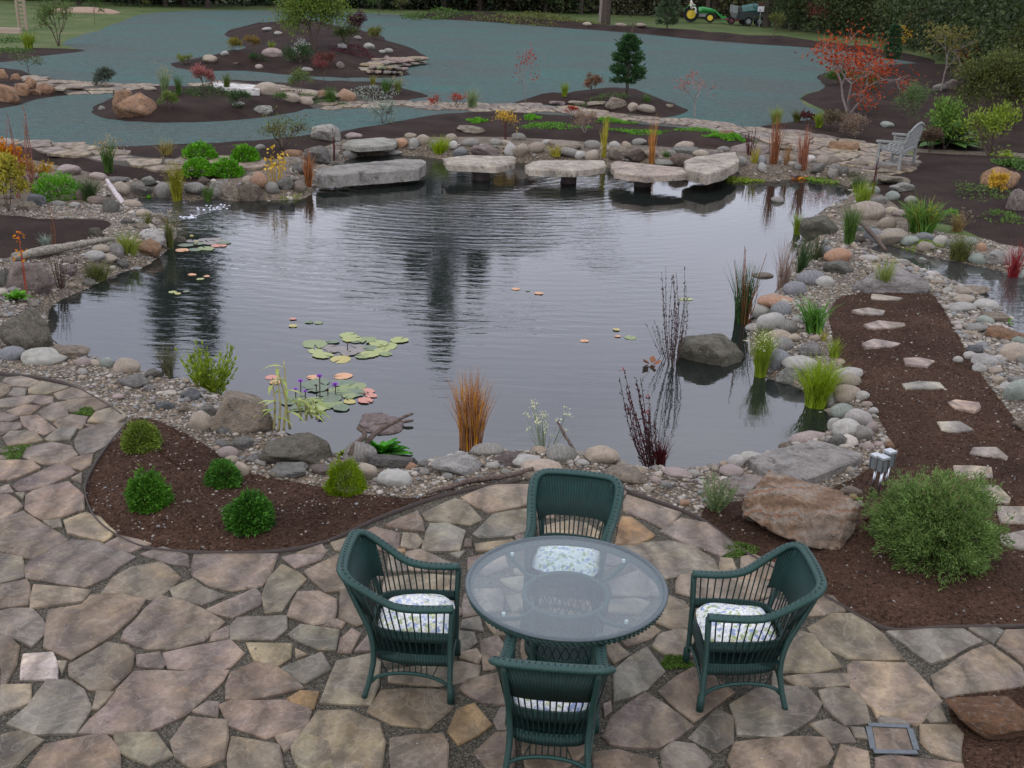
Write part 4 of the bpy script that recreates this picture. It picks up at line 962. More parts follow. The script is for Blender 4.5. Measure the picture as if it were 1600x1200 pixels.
rock(1330, 762, 34, 20, 't', 's', label='flat tan stone in front of the large square-cut slab', group=None)

# ledges of flat stones on the island
def ledge(px0, px1, n, label, layers=2):
    a, b = G(*px0), G(*px1); t = empty('stone_ledge', (a + b) / 2, label, 'stone ledge', 'ledges of flat stones on the mulch island')
    c = (a + b) / 2
    for L in range(layers):
        for i in range(n):
            q = a + (b - a) * ((i + .5 + .3 * (L % 2)) / n); w = np.linalg.norm(b - a) / n
            o = obj('ledge_stone', get_rock('s', 1 + (i + L) % 6, 2), M_ROCK, t, [v * R.uniform(.9, 1.25) for v in RC['t']])
            o.location = (q[0] - c[0] + R.uniform(-.1, .1), q[1] - c[1] + L * .18, q[2] - c[2] + .08 + L * .16); o.scale = (w * .58, .38, .11); o.rotation_euler[2] = R.uniform(-.2, .2)
ledge((568, 112), (655, 100), 7, 'long ledge of stacked tan stones at the right foot of the mulch island')
ledge((575, 116), (632, 117), 5, 'lower ledge of tan stones in front of the longer stone ledge')
ledge((590, 98), (662, 92), 6, 'upper ledge of tan stones behind the longer stone ledge', 1)

# ------------------------------------------------------------------ the bridge of slabs
def slab_thing(name, px, z0, z1, label, cat, color, seed, group=None, thick_bev=.04, rough=.03, zt=None):
    q = np.array([P(x, y, z1)[:2] for x, y in px])
    o = stone_slab(name, q, z0, z1, M_ROCK, None, color, rough=rough, bev=thick_bev, seed=seed)
    return tag(o, label, cat, group)
gb = 'slabs of the stone bridge across the pond'
BRC = (0.33, 0.285, 0.225)
s1 = slab_thing('bridge_slab', [(492,270),(498,262),(540,256),(600,251),(636,247),(662,249),(666,255),(655,262),(600,267),(540,271),(505,273)], -.13, .14, 'long grey bridge slab with a row of drill marks on its front edge', 'stone slab', (0.215, 0.20, 0.175), 31, gb, .05, .05)
s2 = slab_thing('bridge_slab', [(692,247),(730,242),(804,244),(806,253),(775,260),(700,256)], .02, .17, 'flat bridge slab with a dark pedestal second from the left', 'stone slab', BRC, 32, gb)
s3 = slab_thing('bridge_slab', [(820,257),(838,250),(945,250),(946,260),(900,266),(826,264)], .02, .17, 'flat bridge slab in the middle of the row of five', 'stone slab', BRC, 33, gb)
s4 = slab_thing('bridge_slab', [(954,255),(965,251),(1070,262),(1072,270),(1010,275),(960,268)], .02, .17, 'flat bridge slab second from the right with a pointed left end', 'stone slab', (0.31, 0.25, 0.20), 34, gb)
s5 = slab_thing('bridge_slab', [(1070,250),(1085,244),(1150,237),(1155,250),(1130,265),(1105,272),(1072,264)], -.02, .22, 'wide tilted bridge slab at the right end of the row', 'stone slab', BRC, 35, gb)
# drill marks: shallow pale grooves along the front edge of the first slab
for i in range(6):
    x = 520 + i * 11.2; p = P(x, 279.5, -.0); m = MB(); box(m, (-.012, -.012, -.08), (.012, .012, .06))
    o = m.build('drill_mark', mat_plain('drilled_stone', (0.42, 0.40, 0.37)) if i == 0 else _dm); _dm = o.data.materials[0]
    o.parent = s1; q = P(x, 272.5 - i * .5, .10); o.location = (q[0] - s1.location[0], q[1] - s1.location[1] - .035, q[2] - .07)
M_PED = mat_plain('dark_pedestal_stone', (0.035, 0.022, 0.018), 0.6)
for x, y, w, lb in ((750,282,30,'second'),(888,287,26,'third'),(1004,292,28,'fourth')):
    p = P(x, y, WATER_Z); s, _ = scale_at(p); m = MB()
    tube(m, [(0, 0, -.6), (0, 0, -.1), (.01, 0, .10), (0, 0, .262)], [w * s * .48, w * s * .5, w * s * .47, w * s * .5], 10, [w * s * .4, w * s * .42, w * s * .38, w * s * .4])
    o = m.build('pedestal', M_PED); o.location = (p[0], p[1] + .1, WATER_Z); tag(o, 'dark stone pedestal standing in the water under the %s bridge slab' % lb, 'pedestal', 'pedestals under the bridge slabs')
slab_thing('bridge_slab', [(534,224),(545,218),(600,214),(622,219),(616,226),(560,230)], -.02, .10, 'small flat slab bridging the gap between rocks behind the long drilled slab', 'stone slab', (0.25, 0.24, 0.20), 36, None)
slab_thing('stone_slab', [(1166,714),(1275,686),(1350,708),(1345,716),(1258,750),(1205,744)], -.02, .085, 'large square-cut grey slab lying at the right near corner of the pond', 'stone slab', (0.225, 0.205, 0.182), 37, None, .02, .012)
slab_thing('stone_slab', [(1125,748),(1160,738),(1210,745),(1232,752),(1200,772),(1150,772)], -.01, .03, 'thin flat flagstone between the fern and the large square-cut slab', 'flagstone', (0.20, 0.165, 0.14), 38, None, .015, .01)
slab_thing('stone_bench', [(333,128),(404,133),(406,140),(334,135)], .0, .42, 'long white stone bench on the middle mulch island', 'bench', (0.52, 0.50, 0.46), 39, None, .02, .01)
# ------------------------------------------------------------------ stepping stones
H8 = lambda *p: Z(1200, 300, 4, *p)
H4 = lambda *p: Z(1200, 560, 4, *p)
STEP = [(H8((645,645),(700,648),(760,658),(845,670),(820,682),(720,684),(645,680)), 'far end of the row, in front of the long flat boulder'), (H8((515,740),(620,725),(735,745),(725,772),(600,765)), 'second from the far end of the row'), (H8((595,835),(680,810),(860,830),(862,845),(800,855),(635,862)), 'third from the far end of the row'),
 (H8((580,955),(660,925),(835,955),(780,975),(610,978)), 'fourth from the far end of the row'), (H8((840,1045),(940,1040),(1050,1065),(1000,1100),(850,1085)), 'fifth from the far end of the row'), (H4((830,165),(930,150),(1080,155),(1110,195),(860,200)), 'sixth, the widest so far and squared at its ends'),
 (H4((1115,285),(1160,270),(1330,290),(1330,315),(1300,345),(1170,330)), 'seventh, rounded, left of the orange rock'), (H4((1045,400),(1200,395),(1295,450),(1180,470),(1080,460)), 'eighth, pale and closest to the top of the large bush'), (H4((1250,600),(1270,560),(1430,560),(1500,620),(1500,645)), 'ninth, beside the top right of the large bush'),
 (H4((1150,680),(1400,690),(1415,760),(1250,765),(1160,740)), 'tenth, partly behind the large bush'), (H4((1300,800),(1440,810),(1520,890),(1510,925),(1350,910)), 'eleventh, behind the right side of the large bush'), (H4((1430,930),(1700,940),(1700,1050),(1450,1040)), 'at the right frame edge, second from the near end'), (H4((1440,1120),(1600,1085),(1720,1100),(1720,1250),(1600,1210),(1450,1180)), 'nearest of the row at the right frame edge')]
for i, (px, lb) in enumerate(STEP):
    q = np.array([P(x, y, 0.05)[:2] for x, y in px]); c = q.mean(0)
    o = stone_slab('stepping_stone', q, -.05, .016, M_FLAG, None, [v * R.uniform(1.0, 1.15) for v in (0.235, 0.205, 0.175)], hf=float(hgt(q[:, 0], q[:, 1]).max()), seed=60 + i)
    tag(o, 'stepping stone ' + lb, 'stepping stone', 'stepping stones across the mulch')

# ------------------------------------------------------------------ small stones nobody could count
def scatter_stones(name, regionf, n, r0, r1, label, seed, cols, parent=None, zoff=0.0, sub=1, bounds=(-12, 12, 5, 34), dens=None, flat=.6):
    rs = np.random.RandomState(seed)
    X = rs.uniform(bounds[0], bounds[1], n * 14); Y = rs.uniform(bounds[2], bounds[3], n * 14)
    k = regionf(X, Y); X, Y = X[k][:n], Y[k][:n]; m = len(X)
    r = rs.uniform(r0, r1, m) * (1 + rs.rand(m) ** 6 * 1.2); Zh = hgt(X, Y)
    V0, F0 = _I[sub]; var = np.stack([V0 * (1 + rs.uniform(-.22, .22, (len(V0), 1))) for _ in range(8)])
    vi = rs.randint(0, 8, m); B_ = var[vi]
    sc = np.stack([r * rs.uniform(.8, 1.35, m), r * rs.uniform(.7, 1.1, m), r * rs.uniform(flat * .7, flat * 1.2, m)], 1)
    B_ = B_ * sc[:, None]; a = rs.uniform(0, 2 * pi, m); ca, sa = np.cos(a)[:, None], np.sin(a)[:, None]
    x = B_[..., 0] * ca - B_[..., 1] * sa; y = B_[..., 0] * sa + B_[..., 1] * ca
    V = np.stack([x + X[:, None], y + Y[:, None], B_[..., 2] + (Zh + r * .12 + zoff)[:, None]], -1).reshape(-1, 3)
    F = (F0[None] + (np.arange(m) * len(V0))[:, None, None]).reshape(-1, 3)
    k_ = N(name + '_surface', .75, .3); g = k_.n('ShaderNodeNewGeometry'); c = k_.ramp(g.outputs['Random Per Island'], cols, 'CONSTANT')
    f = k_.noise(k_.vec(), 30, 3); c = k_.mix(1.0, c, k_.ramp(f, [(.3, .75), (.7, 1.2)]), 'MULTIPLY'); k_.base(c); k_.bump(f, .3, .01)
    o = obj(name, nmesh(name, V, F, True), k_.m, parent)
    return tag(o, kind='stuff', label=label, cat='pebbles')
PEBC = [(0, (0.19, 0.165, 0.13)), (.18, (0.26, 0.235, 0.20)), (.36, (0.15, 0.135, 0.115)), (.52, (0.30, 0.265, 0.215)), (.66, (0.22, 0.17, 0.12)), (.8, (0.17, 0.17, 0.165)), (.93, (0.36, 0.32, 0.27))]
_mul = [MULCH_FRONT, MULCH_PEN, MULCH_L2, MULCH_R2, MULCH_BACK, MULCH_L]
def in_shore(X, Y, marg=.02):
    k = inside(GRAVEL, X, Y) & ~inside(PATIO, X, Y) & ~inside(STREAM, X, Y) & ~inside(INLET, X, Y)
    for q in _mul: k &= ~inside(q, X, Y)
    i = inside(POND, X, Y); d = pdist(POND, X, Y)
    return k & (~i | (d < .25))
def near_water(X, Y): return in_shore(X, Y) & (np.minimum(pdist(POND, X, Y), np.minimum(pdist(STREAM, X, Y), pdist(INLET, X, Y))) < .75)
scatter_stones('shore_pebbles', lambda X, Y: in_shore(X, Y) & (Y < 20), 30000, .007, .022, 'loose tan and grey pebbles covering the pond shore', 21, PEBC, bounds=(-9, 9, 7, 20))
scatter_stones('shore_cobbles', near_water, 1500, .02, .05, 'fist-sized grey and tan cobbles packed along the water line', 22, PEBC, sub=2, bounds=(-13, 14, 7, 33))
def str_side(X, Y):
    x0, y0 = P(1430, 430)[:2]; return in_shore(X, Y) & (pdist(STREAM, X, Y) < 1.5) & (X > x0 - .6) & (Y < y0 + 1.0)
scatter_stones('stream_cobbles', str_side, 2200, .018, .045, 'pale rounded cobbles heaped between the mulch and the stream', 23, PEBC, sub=2, bounds=(3, 9, 8, 20))
for _nm, _poly, _n, _bd, _s in (('front_mulch_specks', MULCH_FRONT, 420, (-5, 1, 6, 12), 24), ('peninsula_mulch_specks', MULCH_PEN, 900, (1, 7.5, 5, 18), 25), ('corner_mulch_specks', MULCH_CORNER, 60, (2, 5, 3, 6.5), 26)):
    scatter_stones(_nm, lambda X, Y: inside(_poly, X, Y), _n, .004, .011, 'tiny pale stones and chips strewn over the brown mulch', _s, PEBC, bounds=_bd)
def chips(name, poly, n, bounds, seed, cols, L=(.008, .032)):
    rs = np.random.RandomState(seed); X = rs.uniform(bounds[0], bounds[1], n * 5); Y = rs.uniform(bounds[2], bounds[3], n * 5)
    k = inside(poly, X, Y); X, Y = X[k][:n], Y[k][:n]; m = len(X); Zh = hgt(X, Y)
    a = rs.uniform(0, 2 * pi, m); t = rs.uniform(-.6, .6, m); l = rs.uniform(L[0], L[1], m) / 2; w = l * rs.uniform(.2, .5, m)
    d = np.stack([np.cos(a) * np.cos(t), np.sin(a) * np.cos(t), np.sin(t)], 1); s = np.stack([-np.sin(a), np.cos(a), rs.uniform(-.4, .4, m)], 1)
    up = np.cross(d, s); c = np.stack([X, Y, Zh + .008], 1)
    V = np.stack([c - d * l[:, None] - s * w[:, None], c + d * l[:, None] - s * w[:, None] * .6, c + d * l[:, None] * .9 + s * w[:, None], c - d * l[:, None] + s * w[:, None] * .7, c + up * .006], 1).reshape(-1, 3)
    b = np.arange(m)[:, None] * 5; F = np.concatenate([b + np.array([[0, 1, 4]]), b + np.array([[1, 2, 4]]), b + np.array([[2, 3, 4]]), b + np.array([[3, 0, 4]])])
    k_ = N(name + '_surface', .9, .1); g = k_.n('ShaderNodeNewGeometry'); k_.base(k_.ramp(g.outputs['Random Per Island'], cols))
    return tag(obj(name, nmesh(name, V, F), k_.m), kind='stuff', label='shredded bark chips lying on the brown mulch bed', cat='bark chips')
BARK = [(0, (0.020, 0.011, 0.008)), (.5, (0.055, 0.028, 0.018)), (.9, (0.075, 0.042, 0.028)), (.985, (0.11, 0.068, 0.045)), (1, (0.2, 0.15, 0.11))]
chips('front_bark_chips', MULCH_FRONT, 9000, (-5, 1, 6, 12), 31, BARK); chips('corner_bark_chips', MULCH_CORNER, 4000, (2, 5, 3, 6.5), 32, BARK); chips('peninsula_bark_chips', MULCH_PEN, 16000, (1, 7.5, 5, 17), 33, BARK)

scatter_stones('patio_grit', lambda X, Y: inside(PATIO, X, Y), 260, .003, .008, 'tiny pale grit and crumbs of bark lying on the flagstones', 27, PEBC, bounds=(-4.8, 4.6, 4.4, 12), zoff=.022)
# ------------------------------------------------------------------ garden furniture
def make_wicker():
    k = N('green_wicker', 0.42, 0.5); uv = k.vec('UV', (1, 1, 1))
    w = k.n('ShaderNodeTexWave', wave_type='BANDS', bands_direction='X'); w.inputs['Scale'].default_value = 38; w.inputs['Distortion'].default_value = 1.2; w.inputs['Detail'].default_value = 1
    k.l(uv, w.inputs['Vector'])
    n = k.noise(k.vec(), 60, 3)
    c = k.ramp(w.outputs['Fac'], [(0.0, (0.002, 0.015, 0.012)), (0.55, (0.006, 0.046, 0.036)), (1.0, (0.012, 0.068, 0.054))])
    c = k.mix(1.0, c, k.ramp(n, [(0.3, 0.8), (0.7, 1.2)]), 'MULTIPLY')
    k.base(c); k.bump(k.mix(0.2, w.outputs['Fac'], n), 0.6, 0.006); return k.m
def make_panel_wicker():
    k = N('woven_panel', 0.5, 0.4); uv = k.vec('UV')
    w = k.n('ShaderNodeTexWave', wave_type='BANDS', bands_direction='X'); w.inputs['Scale'].default_value = 17; w.inputs['Distortion'].default_value = .4; k.l(uv, w.inputs['Vector'])
    w2 = k.n('ShaderNodeTexWave', wave_type='BANDS', bands_direction='Y'); w2.inputs['Scale'].default_value = 70; w2.inputs['Distortion'].default_value = .6; k.l(uv, w2.inputs['Vector'])
    h = k.mix(0.35, w.outputs['Fac'], w2.outputs['Fac'])
    c = k.ramp(h, [(0.1, (0.002, 0.014, 0.012)), (0.7, (0.005, 0.039, 0.031)), (1.0, (0.010, 0.057, 0.046))])
    c = k.mix(1.0, c, k.ramp(k.noise(k.vec(), 14, 4), [(0.3, 0.8), (0.7, 1.2)]), 'MULTIPLY')
    k.base(c); k.bump(h, 0.8, 0.006); return k.m
M_WICK = make_wicker(); M_PANEL = make_panel_wicker()
def make_fabric():
    k = N('floral_cushion_fabric', 0.9, 0.1); v = k.vec(rand=True)
    d = k.n('ShaderNodeTexNoise'); d.inputs['Scale'].default_value = 16; k.l(v, d.inputs['Vector'])
    vv = k.n('ShaderNodeVectorMath', operation='ADD'); sc = k.n('ShaderNodeVectorMath', operation='SCALE'); sc.inputs['Scale'].default_value = .05
    k.l(d.outputs['Color'], sc.inputs[0]); k.l(v, vv.inputs[0]); k.l(sc.outputs[0], vv.inputs[1])
    vo = k.n('ShaderNodeTexVoronoi'); vo.inputs['Scale'].default_value = 40; k.l(vv.outputs[0], vo.inputs['Vector'])
    sep = k.n('ShaderNodeSeparateColor'); k.l(vo.outputs['Color'], sep.inputs[0])
    pal = k.ramp(sep.outputs[0], [(0, (0.78, 0.78, 0.74)), (.34, (0.30, 0.36, 0.56)), (.48, (0.78, 0.78, 0.75)), (.62, (0.36, 0.44, 0.20)), (.76, (0.72, 0.72, 0.66)), (.86, (0.50, 0.55, 0.70)), (.94, (0.60, 0.60, 0.36))], 'CONSTANT')
    edge = k.ramp(vo.outputs['Distance'], [(0.55, 1.0), (0.75, 0.1)])
    c = k.mix(edge, (0.80, 0.80, 0.77), pal)
    ln = k.ramp(k.noise(v, 34, 3, .6, 1.5), [(0.44, 0.0), (0.50, 0.7), (0.56, 0.0)])
    c = k.mix(ln, c, (0.20, 0.24, 0.24))
    k.base(c); k.bump(k.noise(v, 9, 3), 0.35, .02); return k.m
M_FAB = make_fabric()

def U_path(front_y, hw_f, hw_b, back_y, z, n, rad=.09):
    """an open U seen from above: left front, round the back, right front"""
    pts = [(-hw_f, front_y), (-hw_f * 1.0, 0.05), (-hw_b - .008, back_y + rad * 1.3), (-hw_b + rad * .35, back_y + rad * .32), (-hw_b + rad * 1.2, back_y)]
    pts = pts + [(0, back_y - .008)] + [(-x, y) for x, y in pts[::-1]]
    sp = spline([(x, y, z) for x, y in pts], 10)
    d = np.concatenate([[0], np.cumsum(np.linalg.norm(np.diff(sp, axis=0), axis=1))]); t = np.linspace(0, d[-1], n)
    return np.stack([np.interp(t, d, sp[:, i]) for i in range(3)], 1)
def resample(sp, n):
    d = np.concatenate([[0], np.cumsum(np.linalg.norm(np.diff(sp, axis=0), axis=1))]); t = np.linspace(0, d[-1], n)
    return np.stack([np.interp(t, d, sp[:, i]) for i in range(3)], 1)
_half = [(-.252, .275, .655), (-.254, .15, .648), (-.262, .03, .650), (-.276, -.07, .672), (-.292, -.16, .728), (-.300, -.25, .792), (-.292, -.325, .842), (-.235, -.375, .870), (-.12, -.39, .876)]
RIM = resample(spline(_half + [(0, -.393, .877)] + [(-x, y, z) for x, y, z in _half[::-1]], 10), 121)
S_TOP = U_path(.25, .246, .222, -.215, .45, 121)
S_LOW = U_path(.25, .246, .215, -.205, .30, 121)
S_LEG = U_path(.25, .246, .215, -.205, .17, 121)
# the rim point i belongs to the seat point i, shifted so both ends and corners agree
def seat_at(S, i):
    # the arm half of the rim is longer than the arm half of the seat: match by height of travel
    u = i / 120.0; v = u + 0.045 * sin(2 * pi * u) * 0.6
    x = min(max(v, 0), 1) * 120; a = int(x); f = x - a; b = min(a + 1, 120)
    return S[a] * (1 - f) + S[b] * f
def strip(mb, A_, B_, th=.006):
    """a thin solid band between two polylines"""
    A_ = np.asarray(A_); B_ = np.asarray(B_); n = len(A_)
    T = np.gradient((A_ + B_) / 2, axis=0); Nn = np.cross(T, B_ - A_); Nn /= np.linalg.norm(Nn, axis=1)[:, None] + 1e-9
    L = np.concatenate([[0], np.cumsum(np.linalg.norm(np.diff((A_ + B_) / 2, axis=0), axis=1))]); H = np.linalg.norm(B_ - A_, axis=1)
    V = np.vstack([A_ + Nn * th, B_ + Nn * th, B_ - Nn * th, A_ - Nn * th])
    uv = np.vstack([np.stack([L, L * 0], 1), np.stack([L, H], 1), np.stack([L, H], 1), np.stack([L, L * 0], 1)])
    i = np.arange(n - 1); F = []
    for k in range(4):
        a, b = k * n, ((k + 1) % 4) * n
        F.append(np.stack([a + i, a + i + 1, b + i + 1, b + i], 1))
    F.append(np.array([[0, n, 2 * n, 3 * n]])); F.append(np.array([[n - 1, 4 * n - 1, 3 * n - 1, 2 * n - 1]]))
    mb.add(V, [np.vstack(F)], uv)

m = MB(); tube(m, [(0, 0, -.5), (0, 0, .5)], 1.0, 6); ROD = nmesh('spindle', np.vstack(m.v), [np.vstack(a) for a in m.f.values()], True); ROD.materials.append(M_WICK)
def rod(name, a, b, r, parent):
    a = Vector([float(v) for v in a]); b = Vector([float(v) for v in b]); d = b - a
    o = bpy.data.objects.new(name, ROD); link(o, parent)
    o.rotation_mode = 'QUATERNION'; o.rotation_quaternion = d.to_track_quat('Z', 'Y'); o.location = (a + b) / 2; o.scale = (r, r, d.length)
    return o
def make_chair():
    t = empty('wicker_armchair', (0, 0, 0), 'x', 'chair', 'green wicker armchairs round the glass table')
    m = MB(); tube(m, RIM, .034, 10, .021); m.build('rim', M_WICK, t, True)
    m = MB()
    for k in range(3, 118, 2):
        c = RIM[k]; tg = RIM[min(k + 1, 120)] - RIM[k - 1]; tg /= np.linalg.norm(tg); sd = np.cross(tg, (0, 0, 1)); sd /= np.linalg.norm(sd); up = np.cross(sd, tg)
        beam(m, c - sd * .008 + tg * .004 + up * .0215, c + sd * .008 - tg * .002 + up * .0215, .004, .004)
    m.build('rim_stitching', mat_plain('dark_lacing', (0.006, 0.018, 0.016)), t)['kind'] = 'stuff'
    # woven back panel
    i0, i1 = 36, 84; top = []; bot = []
    for i in range(i0, i1 + 1):
        a, b = RIM[i], seat_at(S_TOP, i); f = .66; 
        top.append(a); bot.append(a + (b - a) * f)
    m = MB(); strip(m, top, bot, .007); m.build('back_panel', M_PANEL, t, True)
    # spindles down from rim and arms
    for i in list(range(3, i0, 3)) + list(range(i1 + 3, 119, 3)):
        rod('spindle', RIM[i], seat_at(S_LOW, i), .0048, t)
    for i in range(i0, i1 + 1, 3):
        a, b = RIM[i], seat_at(S_TOP, i); rod('spindle', a + (b - a) * .62, seat_at(S_LOW, i), .0048, t)
    for S0, dz0, dz1, nm in ((S_TOP, -.035, .03, 'upper_band'), (S_LOW, -.045, .03, 'lower_band')):
        m = MB(); A_ = [S0[i] + (0, 0, dz1) for i in range(121)]; B_ = [S0[i] + (0, 0, dz0) for i in range(121)]
        strip(m, A_, B_, .008); m.build(nm, M_PANEL, t, True)
    m = MB(); strip(m, [(-.246, .252, .33), (.246, .252, .33)], [(-.246, .252, .255), (.246, .252, .255)], .008); m.build('front_band', M_PANEL, t)
    m = MB(); box(m, (-.235, -.19, .318), (.235, .245, .332)); m.build('seat_deck', M_PANEL, t)
    # legs
    for s in (-1, 1):
        m = MB(); tube(m, [(s * .252, .272, .652), (s * .252, .27, .60), (s * .250, .262, .4), (s * .250, .262, .12), (s * .254, .268, .10), (s * .256, .27, 0)], [.019, .019, .0175, .0175, .023, .023], 10); m.build('leg', M_WICK, t, True)
        m = MB(); tube(m, spline([(s * .245, -.37, .85), (s * .232, -.30, .66), (s * .220, -.222, .45), (s * .212, -.205, .28), (s * .222, -.225, .14), (s * .238, -.262, 0)], 5), .018, 10); m.build('leg', M_WICK, t, True)
    # arched braces with short crossing rods
    def arch(a, b, zc):
        a = np.array(a); b = np.array(b); pts = []
        for f in np.linspace(0, 1, 15): pts.append((a[0] + (b[0] - a[0]) * f, a[1] + (b[1] - a[1]) * f, .10 + (zc - .10) * (1 - (2 * f - 1) ** 2) ** .6))
        m = MB(); tube(m, pts, .012, 8); m.build('brace', M_WICK, t, True); return np.array(pts)
    for s in (-1, 1): 
        p = arch((s * .25, .26), (s * .222, -.225), .185)
        for j in range(3, 12): rod('spindle', p[j] + (0, 0, .005), p[j] * (1, 1, 0) + (0, 0, .26) + ((.0, .035 * (1 if j < 4 else -1 if j > 10 else 0), 0)), .0038, t)
    for y0, y1 in ((-.225, -.225), (.26, .26)):
        p = arch((-.235, y0), (.235, y1), .185)
        for j in range(3, 12): rod('spindle', p[j] + (0, 0, .005), p[j] * (1, 1, 0) + (.035 * (1 if j < 4 else -1 if j > 10 else 0), 0, .26), .0038, t)
    return t
def copy_tree(o, parent=None):
    c = o.copy(); COL.objects.link(c); c.parent = parent
    for ch in o.children: copy_tree(ch, c)
    return c
def make_cushion():
    bm = bmesh.new(); n = 14
    V = []; 
    for k, zt in ((0, 1), (1, -1)):
        for i in range(n + 1):
            for j in range(n + 1):
                x = -1 + 2 * i / n; y = -1 + 2 * j / n
                # squircle outline, a little narrower at the back
                r = (abs(x) ** 5 + abs(y) ** 5) ** .2 if (x or y) else 0; m_ = max(abs(x), abs(y)); g = m_ / r if r > 0 else 1
                X, Y = x * g, y * g; e = max(abs(x), abs(y)); hh = (1 - e ** 3.2) ** .5 if e < 1 else 0
                wx = .234 * (1 - .06 * (1 - Y) / 2)
                dome = .012 * (1 - X * X) * (1 - Y * Y) + .004 * sin(7 * X + 3 * Y)
                V.append((X * wx, Y * .228, zt * (.062 * hh + (dome * 2 if zt > 0 else 0))))
    q = n + 1; F = []
    for i in range(n):
        for j in range(n):
            a = i * q + j; F.append((a, a + q, a + q + 1, a + 1)); b = a + q * q; F.append((b, b + 1, b + q + 1, b + q))
    me = nmesh('seat_cushion', np.array(V), np.array(F), True); bm.from_mesh(me); bmesh.ops.remove_doubles(bm, verts=bm.verts, dist=.0005); bm.to_mesh(me); bm.free()
    return me
ch0 = make_chair(); CUSH = make_cushion(); CUSH.materials.append(M_FAB)
# where each chair stands: a foot or rim point of the photograph, and the way it faces
def chair_at(x, y, face, label, clabel, src):
    o = src if src is ch0 and not ch0.get('placed') else copy_tree(ch0)
    ch0['placed'] = 1
    o.location = (x, y, .02); o.rotation_euler = (0, 0, math.atan2(face[1], face[0]) - pi / 2); o['label'] = label
    if 'placed' in o and o is not ch0: del o['placed']
    c = bpy.data.objects.new('seat_cushion', CUSH); link(c); c.location = (x + face[0] * .035, y + face[1] * .035, .02 + .43); c.rotation_euler = o.rotation_euler
    tag(c, clabel, 'cushion', 'floral seat cushions')
    return o
def nrm(a, b): L = hypot(a, b); return (a / L, b / L)
fl = P(711, 1097, 0.02); chair_at(fl[0] - .29, fl[1] + .254, nrm(1, -.02), 'green wicker armchair left of the glass table facing right', 'floral cushion on the wicker chair left of the table', ch0)
fr = P(1089, 1107, 0.02); chair_at(fr[0] + .275, fr[1] + .245, nrm(-1, -.03), 'green wicker armchair right of the glass table facing left', 'floral cushion on the wicker chair right of the table', None)
bc = P(904, 740, .895); chair_at(bc[0] - .065, bc[1] - .385, nrm(-.165, -1), 'green wicker armchair beyond the table with its back to the pond', 'floral cushion seen through the glass table top', None)
fc = P(862, 1043, .895); chair_at(fc[0] + .03, fc[1] + .39, nrm(.083, 1), 'green wicker armchair in front of the table seen from behind', 'floral cushion showing through the spindles of the nearest chair', None)
del ch0['placed']

# glass table
def make_glass():
    k = N('table_glass', 0.05, .5)
    tr = k.n('ShaderNodeBsdfTransparent'); tr.inputs[0].default_value = (0.84, 0.90, 0.90, 1)
    gl = k.n('ShaderNodeBsdfGlossy'); gl.inputs['Roughness'].default_value = 0.04
    df = k.n('ShaderNodeBsdfDiffuse'); df.inputs[0].default_value = (0.42, 0.50, 0.56, 1)
    lw = k.n('ShaderNodeLayerWeight'); fr_ = k.n('ShaderNodeMapRange'); fr_.inputs['From Min'].default_value = .3; fr_.inputs['To Min'].default_value = .04; fr_.inputs['To Max'].default_value = .21; k.l(lw.outputs['Facing'], fr_.inputs[0])
    m0 = k.n('ShaderNodeMixShader'); m0.inputs[0].default_value = .045; k.l(tr.outputs[0], m0.inputs[1]); k.l(df.outputs[0], m0.inputs[2])
    m1 = k.n('ShaderNodeMixShader'); k.l(fr_.outputs[0], m1.inputs[0]); k.l(m0.outputs[0], m1.inputs[1]); k.l(gl.outputs[0], m1.inputs[2]); k.l(m1.outputs[0], k.out.inputs[0])
    return k.m
TC = (0.366, 5.83 + .06)
tb = empty('glass_table', (TC[0], TC[1], .02), 'round glass table with green wicker rim and pedestal on the flagstones', 'table')
def disc(mb, r, z0, z1, n=72):
    th = np.linspace(0, 2 * pi, n, endpoint=False); c = np.stack([r * np.cos(th), r * np.sin(th)], 1)
    V = np.vstack([np.column_stack([c, np.full(n, z0)]), np.column_stack([c, np.full(n, z1)]), [[0, 0, z0], [0, 0, z1]]]); i = np.arange(n); j = (i + 1) % n
    mb.add(V, [np.stack([i, j, n + j, n + i], 1), np.vstack([np.stack([n + i, n + j, np.full(n, 2 * n + 1)], 1), np.stack([j, i, np.full(n, 2 * n)], 1)])])
def ringp(r, z, n=73, ph=0): th = np.linspace(0, 2 * pi, n) + ph; return np.stack([r * np.cos(th), r * np.sin(th), np.full(n, z)], 1)
m = MB(); disc(m, .590, .722, .728); m.build('glass_top', make_glass(), tb)
m = MB(); tube(m, ringp(.598, .724), .016, 8, .010, False); m.build('glass_edge', mat_plain('grey_edge_band', (0.05, 0.07, 0.075), .35, .5), tb, True)
m = MB(); tube(m, ringp(.590, .702), .013, 8, .014, False)
for a in np.linspace(0, 2 * pi, 110, endpoint=False):
    c0 = np.array((.602 * cos(a), .602 * sin(a), .712)); c1 = np.array((.592 * cos(a + .075), .592 * sin(a + .075), .680)); tube(m, [c0, c1], .0095, 6)
m.build('braided_rim', M_WICK, tb, True)
m = MB(); tube(m, ringp(.575, .688), .010, 8, .014, False); m.build('rim_hoop', M_WICK, tb, True)
m = MB(); tube(m, ringp(.255, .655), .017, 8, .014, False); m.build('drum_hoop', M_WICK, tb, True)
m = MB(); strip(m, ringp(.25, .65), ringp(.25, .56), .006); m.build('drum_band', M_PANEL, tb, True)
m = MB(); strip(m, ringp(.235, .34), ringp(.235, .27), .006); m.build('shelf_band', M_PANEL, tb, True)
m = MB(); disc(m, .23, .285, .297, 40); m.build('shelf', M_PANEL, tb)
